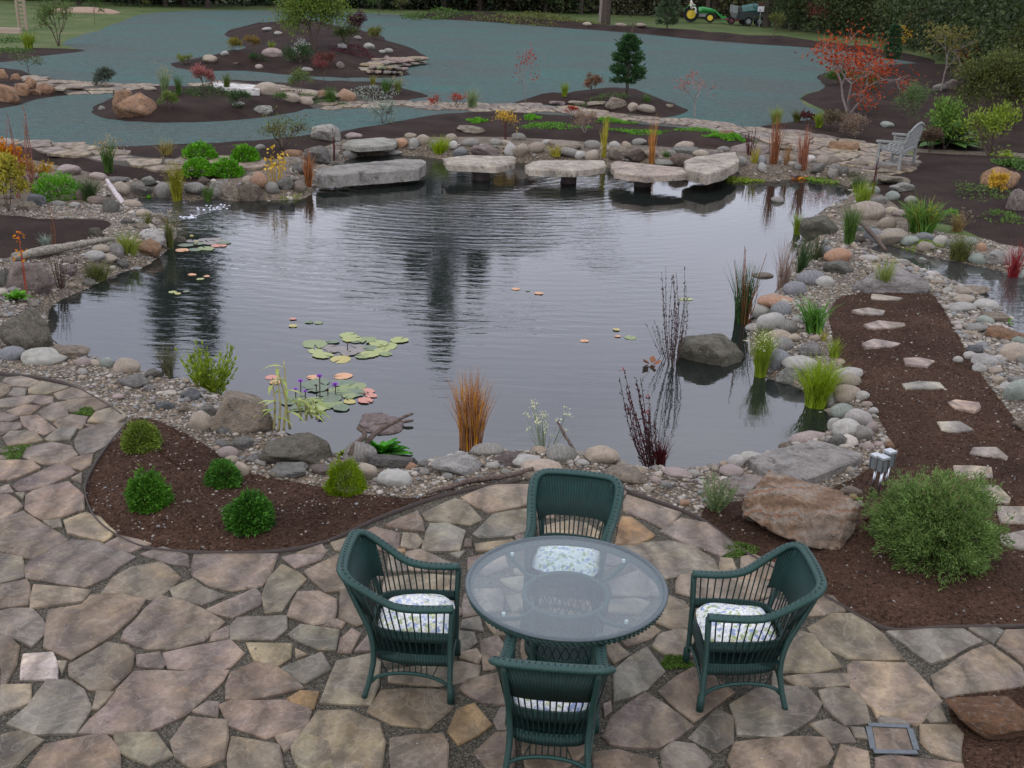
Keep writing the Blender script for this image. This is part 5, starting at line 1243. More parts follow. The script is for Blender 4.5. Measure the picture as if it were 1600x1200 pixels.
for q in range(4):
    a = pi / 4 + q * pi / 2 - .06; ca, sa = cos(a), sin(a)
    m = MB(); tube(m, spline([(ca * .255, sa * .255, .66), (ca * .34, sa * .34, .632), (ca * .45, sa * .45, .66), (ca * .545, sa * .545, .698)], 5), .013, 8); m.build('support_arm', M_WICK, tb, True)
    m = MB(); tube(m, spline([(ca * .262, sa * .262, .66), (ca * .262, sa * .262, .45), (ca * .25, sa * .25, .28), (ca * .27, sa * .27, .12), (ca * .31, sa * .31, 0)], 5), .020, 10); m.build('leg', M_WICK, tb, True)
    m = MB(); tube(m, [(ca * .50, sa * .50, .703), (ca * .50, sa * .50, .722)], .011, 10); m.build('glass_pad', mat_plain('clear_pad', (.6, .62, .62), .2, .5), tb)
for k_ in range(28):
    a = k_ * 2 * pi / 28
    for dr in (-1, 1):
        b = a + dr * .42
        rod('lattice_rod', (.25 * cos(a), .25 * sin(a), .565), (.236 * cos(b), .236 * sin(b), .335), .0034, tb)

# ------------------------------------------------------------------ grey slatted bench
def garden_bench():
    Mw = mat_plain('weathered_teak', (0.20, 0.205, 0.19), .8, .2, nz=.25, sc=18)
    f1 = G(1345 + 27, 259); r1 = G(1407, 268)
    fl_, fr2, rr2 = P(1374, 262, .02), P(1408, 268, .02), P(1432, 250, .02)
    # faces left; the long side runs away from the camera to the right
    nr, fr_, nf = P(1406, 267, .03), P(1432, 252, .03), P(1371, 262, .03); lv = (fr_ - nr)[:2]; LEN = float(np.linalg.norm(lv)); lx, ly = lv / LEN; LEN = min(max(LEN, 1.2), 1.6); fx, fy = -ly, lx; ang = math.atan2(fy, fx)
    t = empty('garden_bench', (nr[0] + fx * .27 + lx * LEN / 2, nr[1] + fy * .27 + ly * LEN / 2, .03), 'weathered grey slatted bench with a curved back on the stone path', 'bench', None, 0)
    t.rotation_euler = (0, 0, ang - pi / 2)
    def part(nm, *bars):
        m = MB()
        for a, b, w, h in bars: beam(m, a, b, w, h)
        return m.build(nm, Mw, t)
    L = LEN; hx = L / 2
    for s in (-1, 1):
        part('leg', ((s * hx, .28, 0), (s * hx, .28, .62), .06, .06))
        part('leg', ((s * hx, -.24, 0), (s * hx, -.24, .44), .06, .06), ((s * hx, -.24, .42), (s * hx, -.36, .92), .05, .05))
        part('armrest', ((s * hx, -.30, .65), (s * hx, .36, .64), .09, .045))
        part('arm_slat', ((s * hx, -.26, .56), (s * hx, .27, .56), .03, .04)); part('arm_slat', ((s * hx, -.25, .50), (s * hx, .27, .50), .03, .04))
        part('stretcher', ((s * hx, -.24, .14), (s * hx, .28, .14), .03, .05))
    part('stretcher', ((-hx, 0, .14), (hx, 0, .14), .03, .05))
    part('seat_rail', ((-hx, .29, .40), (hx, .29, .40), .03, .07)); part('seat_rail', ((-hx, -.24, .39), (hx, -.24, .39), .03, .07))
    for i in range(7): part('seat_slat', ((-hx, .28 - i * .085, .44 - .01 * i), (hx, .28 - i * .085, .44 - .01 * i), .062, .02))
    n = 11
    for i in range(n):
        x = -hx + L * (i + .5) / n; top = .86 + .14 * (1 - (2 * x / L) ** 2)
        part('back_slat', ((x, -.255, .46), (x, -.255 - (top - .46) * .25, top), .045, .018))
    for z in (.56, .68, .80): part('back_rail', ((-hx, -.262 - (z - .46) * .25, z), (hx, -.262 - (z - .46) * .25, z), .014, .05))
    m = MB(); pts = []
    for f in np.linspace(-1, 1, 13): z = .88 + .15 * (1 - f * f); pts.append((f * hx, -.26 - (z - .46) * .25, z))
    tube(m, pts, .022, 8, .035); m.build('crest_rail', Mw, t, True)
    return t
garden_bench()

# ------------------------------------------------------------------ small fittings
M_MET = mat_plain('brushed_metal', (0.42, 0.44, 0.45), .28, .5, 1.0, .08)
for i, (x, y, h, lb) in enumerate(((1361, 771, .36, 'left one of the three square metal path lights'), (1371, 776, .38, 'middle and nearest of the three square metal path lights'), (1381, 770, .40, 'right one of the three square metal path lights behind the others'))):
    p = G(x, y); t = empty('path_light', p, lb + ' beside the large bush', 'path light', 'square metal path lights', .5)
    m = MB(); tube(m, [(0, 0, 0), (.012, 0, h * .62)], .012, 8); m.build('stake', M_MET, t, True)
    m = MB(); box(m, (-.02, -.02, h * .64), (.042, .042, h * .93)); m.build('lamp_housing', mat_plain('smoked_lamp_glass', (0.13, 0.15, 0.15), .15, .6), t)
    for cx_, cy_ in ((-.022, -.022), (.044, -.022), (.044, .044), (-.022, .044)):
        m = MB(); box(m, (cx_ - .005, cy_ - .005, h * .62), (cx_ + .005, cy_ + .005, h * .95)); m.build('corner_post', M_MET, t)
    m = MB(); box(m, (-.03, -.03, h * .95), (.052, .052, h)); m.build('cap', mat_plain('pale_metal_cap', (0.40, 0.42, 0.43), .4, .5, .5, .05), t)
# service cover set into the paving
q = [P(*c, .03)[:2] for c in D((780, 965), (1010, 975), (1055, 1120), (810, 1115))]
cc = np.mean(q, 0); t = empty('service_cover', (cc[0], cc[1], .0), 'square metal frame with a stone inset let into the paving', 'access cover')
def quadbar(a, b, w, nm): m = MB(); beam(m, (*(a - cc), .024), (*(b - cc), .024), w, .008); m.build(nm, mat_plain('dark_zinc', (0.11, 0.125, 0.13), .45, .5, .6), t)
q = np.array(q)
for i in range(4):
    a, b = q[i], q[(i + 1) % 4]; k2 = .93; a2 = cc + (a - cc) * .93; b2 = cc + (b - cc) * .93
    if i % 2: d_ = (b2 - a2) / np.linalg.norm(b2 - a2) * .021; a2, b2 = a2 - d_ * -1, b2 - d_
    quadbar(a2, b2, .034, 'cover_frame')
o = stone_slab('stone_inset', cc + (q - cc) * .87, -.01, .024, M_FLAG, None, FC['b'], seed=901, rough=.002, bev=.004); o.parent = t; o.location = (o.location[0] - cc[0], o.location[1] - cc[1], 0)
# edging strips
M_EDGE = mat_plain('rusted_edging', (0.045, 0.032, 0.026), .7)
def edging(pts, label, nm='garden_edging', z=.035):
    sp = spline([P(x, y, .02)[:2].tolist() + [0] for x, y in pts], 6); m = MB()
    strip(m, sp + (0, 0, z), sp + (0, 0, -.03), .004); return tag(m.build(nm, M_EDGE, None, True), label, 'edging', 'edging strips round the patio')
edging([(197,662),(165,701),(140,741),(133,771),(150,811),(190,841),(240,858),(340,864),(430,861),(510,846),(600,806),(700,772),(812,750)], 'thin dark edging strip curving round the brown bed with the green mounds')
edging([(975,765),(1090,808),(1160,860),(1240,905),(1300,938),(1385,982),(1480,980),(1600,978)], 'thin dark edging strip between the patio and the bed of the large bush')
edging([(0,583),(60,590),(110,602),(160,628),(190,648)], 'thin dark edging strip between the left paving and the gravel shore')
# driftwood
M_WOOD = mat_plain('wet_driftwood', (0.085, 0.062, 0.048), .8, .2, nz=.5, sc=40); M_PALE = mat_plain('bleached_wood', (0.42, 0.37, 0.36), .85, .2, nz=.4, sc=20)
def stick(pts, rad, mat, label, nm='driftwood', parent=None, cat='driftwood'):
    p = np.array([P(x, y, z) for x, y, z in pts]); sp = spline(p, 5); n = len(sp)
    sp = sp + NR.uniform(-.004, .004, sp.shape); r = np.interp(np.linspace(0, 1, n), np.linspace(0, 1, len(rad)), rad) * NR.uniform(.85, 1.15, n)
    c = sp[0].copy(); m = MB(); tube(m, sp - c, r, 7); o = m.build(nm, mat, None, True); o.location = c
    return tag(o, label, cat)
stick([(548,712,.05),(555,695,.12),(570,680,.16),(560,668,.2)], [.03,.028,.024,.02], M_WOOD, 'short forked driftwood stub between shore stones by the green broad-leaved plant')
stick([(565,705,.02),(585,678,.12),(615,660,.16),(645,646,.2)], [.028,.026,.02,.012], M_WOOD, 'long dark driftwood branch reaching out over the pond water')
stick([(585,664,-.2),(610,662,-.21),(645,657,-.2)], [.016,.02,.014], M_WOOD, 'brown stick floating on the water under the driftwood branch')
stick([(665,771,.03),(700,762,.04),(740,750,.04),(790,744,.05),(832,733,.06)], [.012,.02,.026,.024,.02], M_WOOD, 'long curved brown branch lying along the edge of the patio')
stick([(871,658,.22),(880,676,.14),(893,696,.06),(902,712,0)], [.008,.016,.014,.010], M_WOOD, 'dark mossy stick leaning beside the pale-flowered stems')
stick([(167,281,.3),(176,296,.2),(188,312,.1),(196,322,.02)], [.035,.05,.05,.03], M_PALE, 'white-barked driftwood leaning on the left shore rocks')
stick([(20,402,.08),(70,392,.1),(120,383,.1),(178,373,.05)], [.06,.07,.055,.03], mat_plain('lichened_log', (0.20, 0.18, 0.145), .9, .1, nz=.5, sc=25), 'long weathered log edging the left mulch bed')
stick([(1330,338,.2),(1350,352,.2),(1372,376,.12),(1385,392,.02)], [.03,.045,.04,.025], M_WOOD, 'dark brown branch across the little waterfall on the right')
stick([(175,231,.05),(200,229,.06)], [.02,.02], M_PALE, 'short pale stick on the mulch above the left stone path')
p = P(1017, 570, WATER_Z); m = MB()
for i in range(5):
    a = i * 1.25; c = np.array((cos(a) * .03, sin(a) * .03, .01)); e = c + (cos(a) * .10, sin(a) * .07, .05 + .03 * (i % 2)); s_ = np.array((-sin(a), cos(a), .3)) * .045
    m.add([c, (c + e) / 2 + s_, e, (c + e) / 2 - s_], np.array([(0, 1, 2, 3)]))
o = m.build('dead_leaf', leafm((0.22, 0.10, 0.06), (0.30, 0.15, 0.09))); o.location = p; tag(o, 'curled brown dead leaf floating on the water left of the big mossy boulder', 'leaf')
# white plant tag by the yellow-green mound, small white pieces
for x, y, lb in ((214, 694, 'small white curved marker in front of the yellow-green mound'),):
    g = G(x, y); m = MB(); tube(m, spline([g - g, (0.012, 0, .05), (.0, 0, .10)], 5), .008, 6, .012); o = m.build('plant_marker', mat_plain('white_plastic', (.75, .75, .72), .4), None, True); o.location = g; tag(o, lb, 'plant marker')
# ------------------------------------------------------------------ plants
def blades(mb, n, h, spread, w, seed, droop=.5, base_r=.04, seg=4, lean=(0, 0), stiff=0):
    """a tuft of curved tapering blades"""
    rs = np.random.RandomState(seed)
    a = rs.uniform(0, 2 * pi, n); hh = h * rs.uniform(.55, 1.05, n); sp = spread * rs.uniform(.12, 1.0, n) ** (.75 + stiff)
    br = base_r * np.sqrt(rs.rand(n)); ba = rs.uniform(0, 2 * pi, n)
    b = np.stack([br * np.cos(ba), br * np.sin(ba), np.zeros(n)], 1)
    t = np.linspace(0, 1, seg + 1)[None, :]
    out = sp[:, None] * (t ** 1.6); up = hh[:, None] * (t - droop * (sp / max(spread, 1e-3))[:, None] * .6 * t ** 3)
    x = b[:, 0:1] + out * np.cos(a)[:, None] + lean[0] * t * h; y = b[:, 1:2] + out * np.sin(a)[:, None] + lean[1] * t * h
    c = np.stack([x, y, up], -1)
    fa = rs.uniform(0, 2 * pi, n); sd = np.stack([np.cos(fa), np.sin(fa), np.zeros(n)], 1)[:, None]
    ww = w * (1 - .93 * t ** 1.5) * rs.uniform(.7, 1.2, n)[:, None]
    L = c - sd * ww[..., None] / 2; Rr = c + sd * ww[..., None] / 2
    V = np.stack([L, Rr], 2).reshape(n, -1, 3)
    k = np.arange(seg) * 2; f = np.stack([k, k + 1, k + 3, k + 2], 1)
    F = (f[None] + (np.arange(n) * (seg + 1) * 2)[:, None, None]).reshape(-1, 4)
    mb.add(V.reshape(-1, 3), F)
    return c[:, -1]
def leaves(mb, C, size, rs, asp=.5, up=None, fold=.25, dirs=None):
    """one folded leaf at each point of C"""
    n = len(C); d = rs.normal(size=(n, 3)) if dirs is None else dirs + rs.normal(size=(n, 3)) * .45
    if up is not None: d[:, 2] = d[:, 2] * .6 + up
    d /= np.linalg.norm(d, axis=1)[:, None] + 1e-9
    s = np.cross(d, rs.normal(size=(n, 3))); s /= np.linalg.norm(s, axis=1)[:, None] + 1e-9
    u = np.cross(s, d); L = (size * rs.uniform(.6, 1.25, n))[:, None]; w = L * asp
    V = np.stack([C, C + d * L * .5 - s * w * .5 + u * w * fold, C + d * L, C + d * L * .5 + s * w * .5 + u * w * fold], 1)
    b = np.arange(n)[:, None] * 4
    mb.add(V.reshape(-1, 3), np.vstack([b + np.array([[0, 1, 2]]), b + np.array([[0, 2, 3]])]))
def px_place(x, y, h, w, water=False, z=None):
    p = P(x, y, WATER_Z) if water else (G(x, y) if z is None else P(x, y, z))
    s, dep = scale_at(p); return p, h * s / max(.5, cos(dep)), w * s, dep
GREEN = ((0.045, 0.085, 0.022), (0.10, 0.17, 0.045)); LIME = ((0.12, 0.17, 0.025), (0.26, 0.33, 0.06)); DGREEN = ((0.02, 0.045, 0.016), (0.05, 0.095, 0.03)); OLIVE = ((0.07, 0.08, 0.025), (0.15, 0.16, 0.05))
YEL = ((0.20, 0.19, 0.04), (0.42, 0.36, 0.08)); RUST = ((0.14, 0.055, 0.03), (0.30, 0.14, 0.08)); RED = ((0.22, 0.03, 0.025), (0.42, 0.09, 0.06)); PINKR = ((0.22, 0.09, 0.08), (0.38, 0.17, 0.14)); DRED = ((0.05, 0.012, 0.015), (0.11, 0.03, 0.03))
GOLD = ((0.40, 0.25, 0.05), (0.60, 0.42, 0.12)); ORG = ((0.38, 0.12, 0.03), (0.55, 0.26, 0.06)); TAN = ((0.22, 0.17, 0.10), (0.42, 0.35, 0.22)); PALE = ((0.12, 0.17, 0.08), (0.26, 0.32, 0.16)); SILV = ((0.12, 0.16, 0.12), (0.30, 0.34, 0.28)); BROWN = ((0.06, 0.04, 0.028), (0.13, 0.09, 0.06)); PURP = ((0.03, 0.012, 0.02), (0.08, 0.025, 0.04)); BGREEN = ((0.06, 0.17, 0.02), (0.15, 0.34, 0.05))
_sd = [100]
def sd(): _sd[0] += 1; return _sd[0]
def tuft(x, y, h, w, col, label, n=110, bw=None, droop=.5, water=False, group=None, heads=None, name='grass_clump', cat='grass', stiff=0, lean=(0, 0), base=None, col2=None):
    p, H, Wd, dep = px_place(x, y, h, w, water)
    t = empty(name, p, label, cat, group); m = MB()
    bw = (bw or max(.006, H * .022)) * 1.25; n = int(n * 1.35)
    tips = blades(m, n, H * 1.08, Wd / 2 * 1.25, bw, sd(), droop, base or Wd * .2, lean=lean, stiff=stiff)
    m.build('blades', leafm(*col), t)
    if col2: m = MB(); blades(m, n // 3, H * 1.0, Wd / 2, bw, sd(), droop, base or Wd * .16, lean=lean, stiff=stiff); m.build('dry_blades', leafm(*col2), t)
    if heads:
        m = MB(); rs = np.random.RandomState(sd()); k = rs.choice(len(tips), min(len(tips), heads[1]), replace=False)
        for q in tips[k]: leaves(m, q[None] + rs.normal(size=(7, 3)) * heads[2] * .6, heads[2], rs, .6)
        m.build('seed_heads', leafm(*heads[0]), t)['kind'] = 'stuff'
    return t
def mound(x, cy, w, h, col, label, group=None, n=3600, leaf=None, name='round_shrub', cat='shrub', asp=.45, rough=.16):
    """a low dense dome of small leaves; x, cy is the middle of what shows"""
    p = G(x, cy + h * .28); s, dep = scale_at(p); Wd = w * s * (.78 if n > 4000 else 1); H = max(.42 * Wd, (h * s - .40 * Wd * sin(dep)) / cos(dep) * .86)
    t = empty(name, p, label, cat, group); rs = np.random.RandomState(sd())
    d = rs.normal(size=(n, 3)); d[:, 2] = np.abs(d[:, 2]) * .9 - .12; d /= np.linalg.norm(d, axis=1)[:, None]
    r = 1 - rs.normal(size=n) * .09; r *= 1 + rough * n3(d, 3.2, _sd[0]) * 2
    C = d * r[:, None] * (Wd / 2, Wd / 2, H); C[:, 2] = np.maximum(C[:, 2], .01)
    m = MB(); leaves(m, C, leaf or Wd * .085, rs, asp, dirs=d); m.build('foliage', leafm(*col), t)
    m = MB()
    for i in range(9): a = i * .7; tube(m, [(0, 0, -.02), (cos(a) * Wd * .15, sin(a) * Wd * .15, H * .4), (cos(a) * Wd * .33, sin(a) * Wd * .33, H * .8)], [.012, .008, .003], 5)
    m.build('stems', M_TWIG, t)
    return t
M_TWIG = mat_plain('twig_bark', (0.085, 0.062, 0.045), .85, .15, nz=.3); M_BARK = mat_plain('tree_bark', (0.065, 0.052, 0.042), .9, .1, nz=.45, sc=9); M_GREYB = mat_plain('grey_twig_bark', (0.20, 0.17, 0.15), .85, .15, nz=.3)
def grow_tree(mb, tips, p, d, L, r, depth, rs, upb=.25, bend=.3, split=3, ang=.6, shrink=.68):
    q = p + d * L; k = (p + q) / 2 + rs.normal(size=3) * L * .06
    tube(mb, [p, k, q], [r, r * .85, r * .65], 5 if depth > 1 else 4, cap=False)
    if depth == 0: tips.append((k, d)); tips.append((q, d)); return
    if depth <= 1: tips.append((q, d))
    for i in range(split):
        e = d + rs.normal(size=3) * ang; e[2] += upb; e /= np.linalg.norm(e)
        grow_tree(mb, tips, p + (q - p) * rs.uniform(.55, 1.0), e, L * shrink * rs.uniform(.75, 1.15), r * .62, depth - 1, rs, upb, bend, split, ang, shrink)
def shrub(x, y, h, w, col, label, group=None, depth=3, nl=14, leaf=.05, trunk=.18, asp=.5, name='shrub', cat='shrub', bark=None, upb=.25, water=False, split=3, spread=.10, flowers=None, multi=3, flat=None, col2=None):
    p, H, Wd, dep = px_place(x, y, h, w, water); t = empty(name, p, label, cat, group); rs = np.random.RandomState(sd())
    mb = MB(); tips = []
    sh = .66; tot = sum(sh ** i for i in range(depth + 1)); L0 = 1.0
    if multi == 1:
        grow_tree(mb, tips, np.array([0, 0, 0.]), np.array([rs.normal() * .04, rs.normal() * .04, 1.]), L0 * 1.1, .028, depth, rs, upb, split=split)
    else:
        for i in range(multi):
            a = i * 2 * pi / multi + rs.uniform(-.4, .4); e = np.array([cos(a) * .45, sin(a) * .45, 1.]); e /= np.linalg.norm(e)
            grow_tree(mb, tips, np.array([cos(a) * .03, sin(a) * .03, 0]), e, L0 * .8, .032, depth, rs, upb, split=split)
    V = np.vstack(mb.v); T = np.array([q for q, d in tips]); D_ = np.array([d for q, d in tips])
    zmax = T[:, 2].max(); rx = np.percentile(np.abs(T[:, :2] - T[:, :2].mean(0) * .5), 96)
    S_ = np.array([Wd / 2 / rx * .92, Wd / 2 / rx * .92, H / zmax * .97])
    if rx < 1e-6: S_[:2] = 1
    mb.v = [v * S_ for v in mb.v]; mb.build('branches', bark or M_TWIG, t)
    T = T * S_
    if nl:
        C = np.repeat(T, nl, 0) + rs.normal(size=(len(T) * nl, 3)) * max(Wd, H * .5) * spread * np.array([1, 1, .8]); C[:, 2] = np.maximum(C[:, 2], .02)
        m = MB(); leaves(m, C, leaf, rs, asp, dirs=np.repeat(D_, nl, 0)); m.build('foliage', leafm(*col), t)
        if col2: m = MB(); k = C[rs.rand(len(C)) < .25] + rs.normal(size=3) * .01; leaves(m, k, leaf, rs, asp); m.build('turned_leaves', leafm(*col2), t)
    if flowers:
        k = T[rs.choice(len(T), min(len(T), flowers[1]))]; m = MB(); leaves(m, np.repeat(k, 6, 0) + rs.normal(size=(len(k) * 6, 3)) * flowers[2] * .4, flowers[2], rs, .7); m.build('flowers', leafm(*flowers[0]), t)
    return t
def stalks(x, y, h, w, col, label, n=12, leafcol=None, leaf=.03, water=True, heads=None, lean=(0, 0), group=None, name='reed_clump', cat='reeds', r=.004, nl=14, spreadp=1.0, top_only=False):
    """upright separate stalks with small leaves along them"""
    p, H, Wd, dep = px_place(x, y, h, w, water); t = empty(name, p, label, cat, group); rs = np.random.RandomState(sd())
    m = MB(); pts = []; tops = []; dd = []
    for i in range(n):
        a = rs.uniform(0, 2 * pi); rad = Wd / 2 * rs.rand() ** .7; hh = H * rs.uniform(.5, 1.0); b = np.array([cos(a), sin(a), 0]) * rad * .35; e = np.array([cos(a) * rad * spreadp + lean[0] * hh, sin(a) * rad * spreadp + lean[1] * hh, hh])
        sp = spline([b, b + (e - b) * .45 + rs.normal(size=3) * hh * .03, e], 5); tube(m, sp, np.linspace(r, r * .45, len(sp)), 4, cap=False); tops.append(e)
        f = rs.uniform(.6 if top_only else .08, 1.0, nl); idx = f * (len(sp) - 1); a0 = idx.astype(int).clip(0, len(sp) - 2); fr = (idx - a0)[:, None]
        q = sp[a0] * (1 - fr) + sp[a0 + 1] * fr; pts.append(q); dd.append(np.repeat((e - b)[None] / np.linalg.norm(e - b), nl, 0))
    m.build('stalks', leafm(*col), t)
    if leafcol: m = MB(); leaves(m, np.vstack(pts), leaf, rs, .3, dirs=np.vstack(dd)); m.build('leaves', leafm(*leafcol), t)
    if heads:
        m = MB(); k = np.array(tops)[:heads[1]]; leaves(m, np.repeat(k, 8, 0) + rs.normal(size=(len(k) * 8, 3)) * heads[2] * .7, heads[2], rs, .6); m.build('flower_heads', leafm(*heads[0]), t)
    return t
def mat_plant(x, cy, w, h, col, label, n=900, leaf=.03, name='ground_cover', water=False, hz=.06, flowers=None):
    p = P(x, cy, WATER_Z + .01) if water else G(x, cy); s, dep = scale_at(p); Wd = w * s; Dp = h * s / sin(dep) * .85; rs = np.random.RandomState(sd())
    t = empty(name, p, label, 'ground cover'); a = rs.uniform(0, 2 * pi, n); r = np.sqrt(rs.rand(n)) * (1 + .3 * np.sin(3 * a + _sd[0])); X = r * np.cos(a) * Wd / 2; Y = r * np.sin(a) * Dp / 2
    Zc = rs.rand(n) * hz * np.clip(1.3 - r, .2, 1); gz = (hgt(X + p[0], Y + p[1]) - p[2]) if not water else 0
    m = MB(); leaves(m, np.stack([X, Y, Zc + gz + .005], 1), leaf, rs, .6, up=.4); m.build('foliage', leafm(*col), t)
    if flowers: k = rs.choice(n, flowers[1]); m = MB(); leaves(m, np.stack([X, Y, Zc + gz + .02], 1)[k], flowers[2], rs, .8, up=.6); m.build('flowers', leafm(*flowers[0]), t)
    return t

gm = 'green mounds in the front bed'
mound(222, 686, 60, 44, ((0.09, 0.13, 0.025), (0.20, 0.26, 0.06)), 'yellow-green clipped mound beside the patio at the top of the front bed', gm, 5200, .028)
mound(234, 770, 70, 54, ((0.040, 0.105, 0.018), (0.10, 0.22, 0.038)), 'dark green rounded mound nearest the left flagstones in the front bed', gm, 6000, .034)
mound(350, 743, 58, 42, ((0.036, 0.10, 0.02), (0.09, 0.20, 0.04)), 'smallest dark green mound, in the middle of the front bed', gm, 5000, .030)
mound(392, 803, 78, 58, ((0.03, 0.09, 0.018), (0.08, 0.19, 0.036)), 'largest dark green mound, low in the front bed', gm, 6500, .036)
mound(538, 750, 66, 52, ((0.10, 0.16, 0.012), (0.21, 0.30, 0.035)), 'bright yellow-green mossy mound beside the pale shore stones', gm, 9000, .022, asp=.28)
# the large feathery bush
p = G(1462, 862); t = empty('feathery_bush', p, 'large feathery grey-green bush on the right mulch bed', 'bush')
rs = np.random.RandomState(77); mb = MB(); tips = []
for i in range(110):
    a = rs.uniform(0, 2 * pi); el = math.asin(rs.uniform(.02, 1.0)); e = np.array([cos(a) * cos(el), sin(a) * cos(el), sin(el)]); L = rs.uniform(.37, .52) * (1 + .06 * sin(3 * a)); q = e * L * (1, 1, 1.22)
    pth = spline([(0, 0, 0), q * .5 + (0, 0, .04), q], 4); tube(mb, pth, np.linspace(.008, .0025, len(pth)), 4, cap=False)
    for f in rs.uniform(.5, 1.0, 20):
        c = q * f + (0, 0, .04 * f) + rs.normal(size=3) * .055; tips.append((c, e))
mb.build('branches', M_TWIG, t)
T = np.array([a for a, b in tips]); Dd = np.array([b for a, b in tips]); C = np.repeat(T, 22, 0) + rs.normal(size=(len(T) * 22, 3)) * .020; C[:, 2] = np.maximum(C[:, 2], .005)
m = MB(); leaves(m, C, .036, rs, .24, dirs=np.repeat(Dd, 22, 0)); m.build('foliage', leafm((0.07, 0.125, 0.034), (0.185, 0.26, 0.09)), t)
m = MB(); k = T[T[:, 2] > .50]; leaves(m, np.repeat(k, 5, 0) + rs.normal(size=(len(k) * 5, 3)) * .03, .03, rs, .2, up=.8); m.build('dry_tips', leafm((0.16, 0.13, 0.07), (0.26, 0.20, 0.11)), t)['kind'] = 'stuff'
stalks(1118, 798, 52, 48, PALE, 'small pale green fern-like plant between the thin flagstone and the huge boulder', 34, PALE, .035, False, name='fern', cat='plant', r=.0035, nl=30, spreadp=1.25)
# near shore
stalks(330, 617, 72, 96, LIME, 'leafy yellow-green clump growing in the water of the near shore', 60, LIME, .075, True, name='water_plant', cat='plant', r=.004, nl=16)
tuft(262, 588, 58, 44, ((0.09, 0.09, 0.05), (0.20, 0.19, 0.11)), 'thin muted grass clump at the near left shore', 90, .006, .3, True)
tuft(735, 699, 112, 62, ((0.22, 0.10, 0.06), (0.42, 0.26, 0.16)), 'tall orange and red rushes standing in the near water', 170, .010, .12, True, base=.11, stiff=.4, col2=((0.45, 0.20, 0.03), (0.62, 0.32, 0.05)), name='rush_clump', cat='rushes')
stalks(850, 702, 62, 96, PALE, 'thin pale green stems with small cream flowers at the near shore', 26, None, .02, True, (((0.5, 0.5, 0.3), (0.7, 0.68, 0.45)), 26, .022), name='flowering_stems', cat='plant', r=.003)
stalks(1018, 738, 150, 62, ((0.045, 0.03, 0.03), (0.10, 0.05, 0.05)), 'dark red leafy stems leaning left over the near water', 18, ((0.035, 0.012, 0.016), (0.085, 0.03, 0.03)), .042, True, (RED, 3, .022), (-.22, .05), name='red_stemmed_plant', cat='plant', r=.005, nl=52)
t2 = tuft(1030, 735, 55, 40, DRED, 'low dark red tuft at the foot of the leaning red stems', 60, .012, .4, True, name='red_leaved_plant', cat='plant')
stalks(1052, 570, 150, 52, ((0.05, 0.035, 0.032), (0.10, 0.07, 0.055)), 'dark leggy plant rising from the water left of the big mossy boulder', 15, ((0.04, 0.02, 0.024), (0.09, 0.05, 0.045)), .038, True, None, (-.04, 0), name='leggy_water_plant', cat='plant', r=.004, nl=48)
stalks(1036, 560, 70, 66, ((0.05, 0.035, 0.032), (0.10, 0.07, 0.055)), 'thin dark side stems spreading left of the leggy water plant', 7, ((0.04, 0.025, 0.024), (0.08, 0.045, 0.045)), .034, True, None, (-.45, 0), name='leggy_water_plant', cat='plant', r=.003, nl=16)
# the cane-like plant
def cane(x, y, h, label, seed):
    p, H, _, dep = px_place(x, y, h, 10, False, .0); t = empty('cane_plant', p, label, 'plant'); rs = np.random.RandomState(seed)
    ml = MB()
    for i in range(4):
        b = np.array([(i - 1.5) * .05, rs.uniform(-.03, .03), 0]); e = b + np.array([rs.uniform(-.16, .04), 0, H * rs.uniform(.55, .9)]); sp = spline([b, (b + e) / 2 + (.02, 0, 0), e], 6)
        m = MB(); tube(m, sp, np.linspace(.013, .006, len(sp)), 6); m.build('cane', leafm((0.36, 0.32, 0.16), (0.44, 0.40, 0.20)), t, True)
        for j in range(5):
            q = sp[int((.3 + .16 * j) * (len(sp) - 1))]; a = rs.uniform(0, 2 * pi); d = np.array([cos(a), sin(a) * .6, .5]); L = rs.uniform(.16, .28); tt = np.linspace(0, 1, 6)[:, None]
            c = q + d * L * tt - np.array([0, 0, 1]) * L * .7 * tt ** 2; s_ = np.cross(d, (0, 0, 1)); s_ /= np.linalg.norm(s_); w_ = .018 * np.sin(pi * np.clip(tt * .9 + .08, 0, 1))
            V = np.hstack([c - s_ * w_, c + s_ * w_]).reshape(-1, 3); k = np.arange(5) * 2; ml.add(V, np.stack([k, k + 1, k + 3, k + 2], 1))
    ml.build('leaves', leafm((0.20, 0.26, 0.08), (0.36, 0.40, 0.14)), t)
cane(440, 672, 120, 'yellow cane-like plant with broad blades between the two big shore boulders', 5)
cane(483, 655, 45, 'short green cane shoot right of the yellow cane-like plant', 9)
def broadleaf(x, y, h, w, col, label, n=22, water=False, name='broad_leaved_plant', L=.5):
    p, H, Wd, dep = px_place(x, y, h, w, water); t = empty(name, p, label, 'plant'); rs = np.random.RandomState(sd()); m = MB()
    for i in range(n):
        a = rs.uniform(0, 2 * pi); el = rs.uniform(.25, 1.2); Lf = max(H, Wd * .5) * rs.uniform(.7, 1.1); d = np.array([cos(a) * cos(el), sin(a) * cos(el), sin(el)]); tt = np.linspace(0, 1, 6)[:, None]
        c = d * Lf * tt - np.array([0, 0, 1]) * Lf * .35 * tt ** 2; s_ = np.cross(d, (0, 0, 1)); s_ /= np.linalg.norm(s_); w_ = Lf * .17 * np.sin(pi * np.clip(tt, .04, 1)) ** .8
        c[:, 2] = np.maximum(c[:, 2], .01); V = np.hstack([c - s_ * w_ + (0, 0, .01), c, c + s_ * w_ + (0, 0, .01)]).reshape(-1, 3); k = np.arange(5) * 3
        m.add(V, np.vstack([np.stack([k, k + 1, k + 4, k + 3], 1), np.stack([k + 1, k + 2, k + 5, k + 4], 1)]))
    m.build('leaves', leafm(*col), t); return t
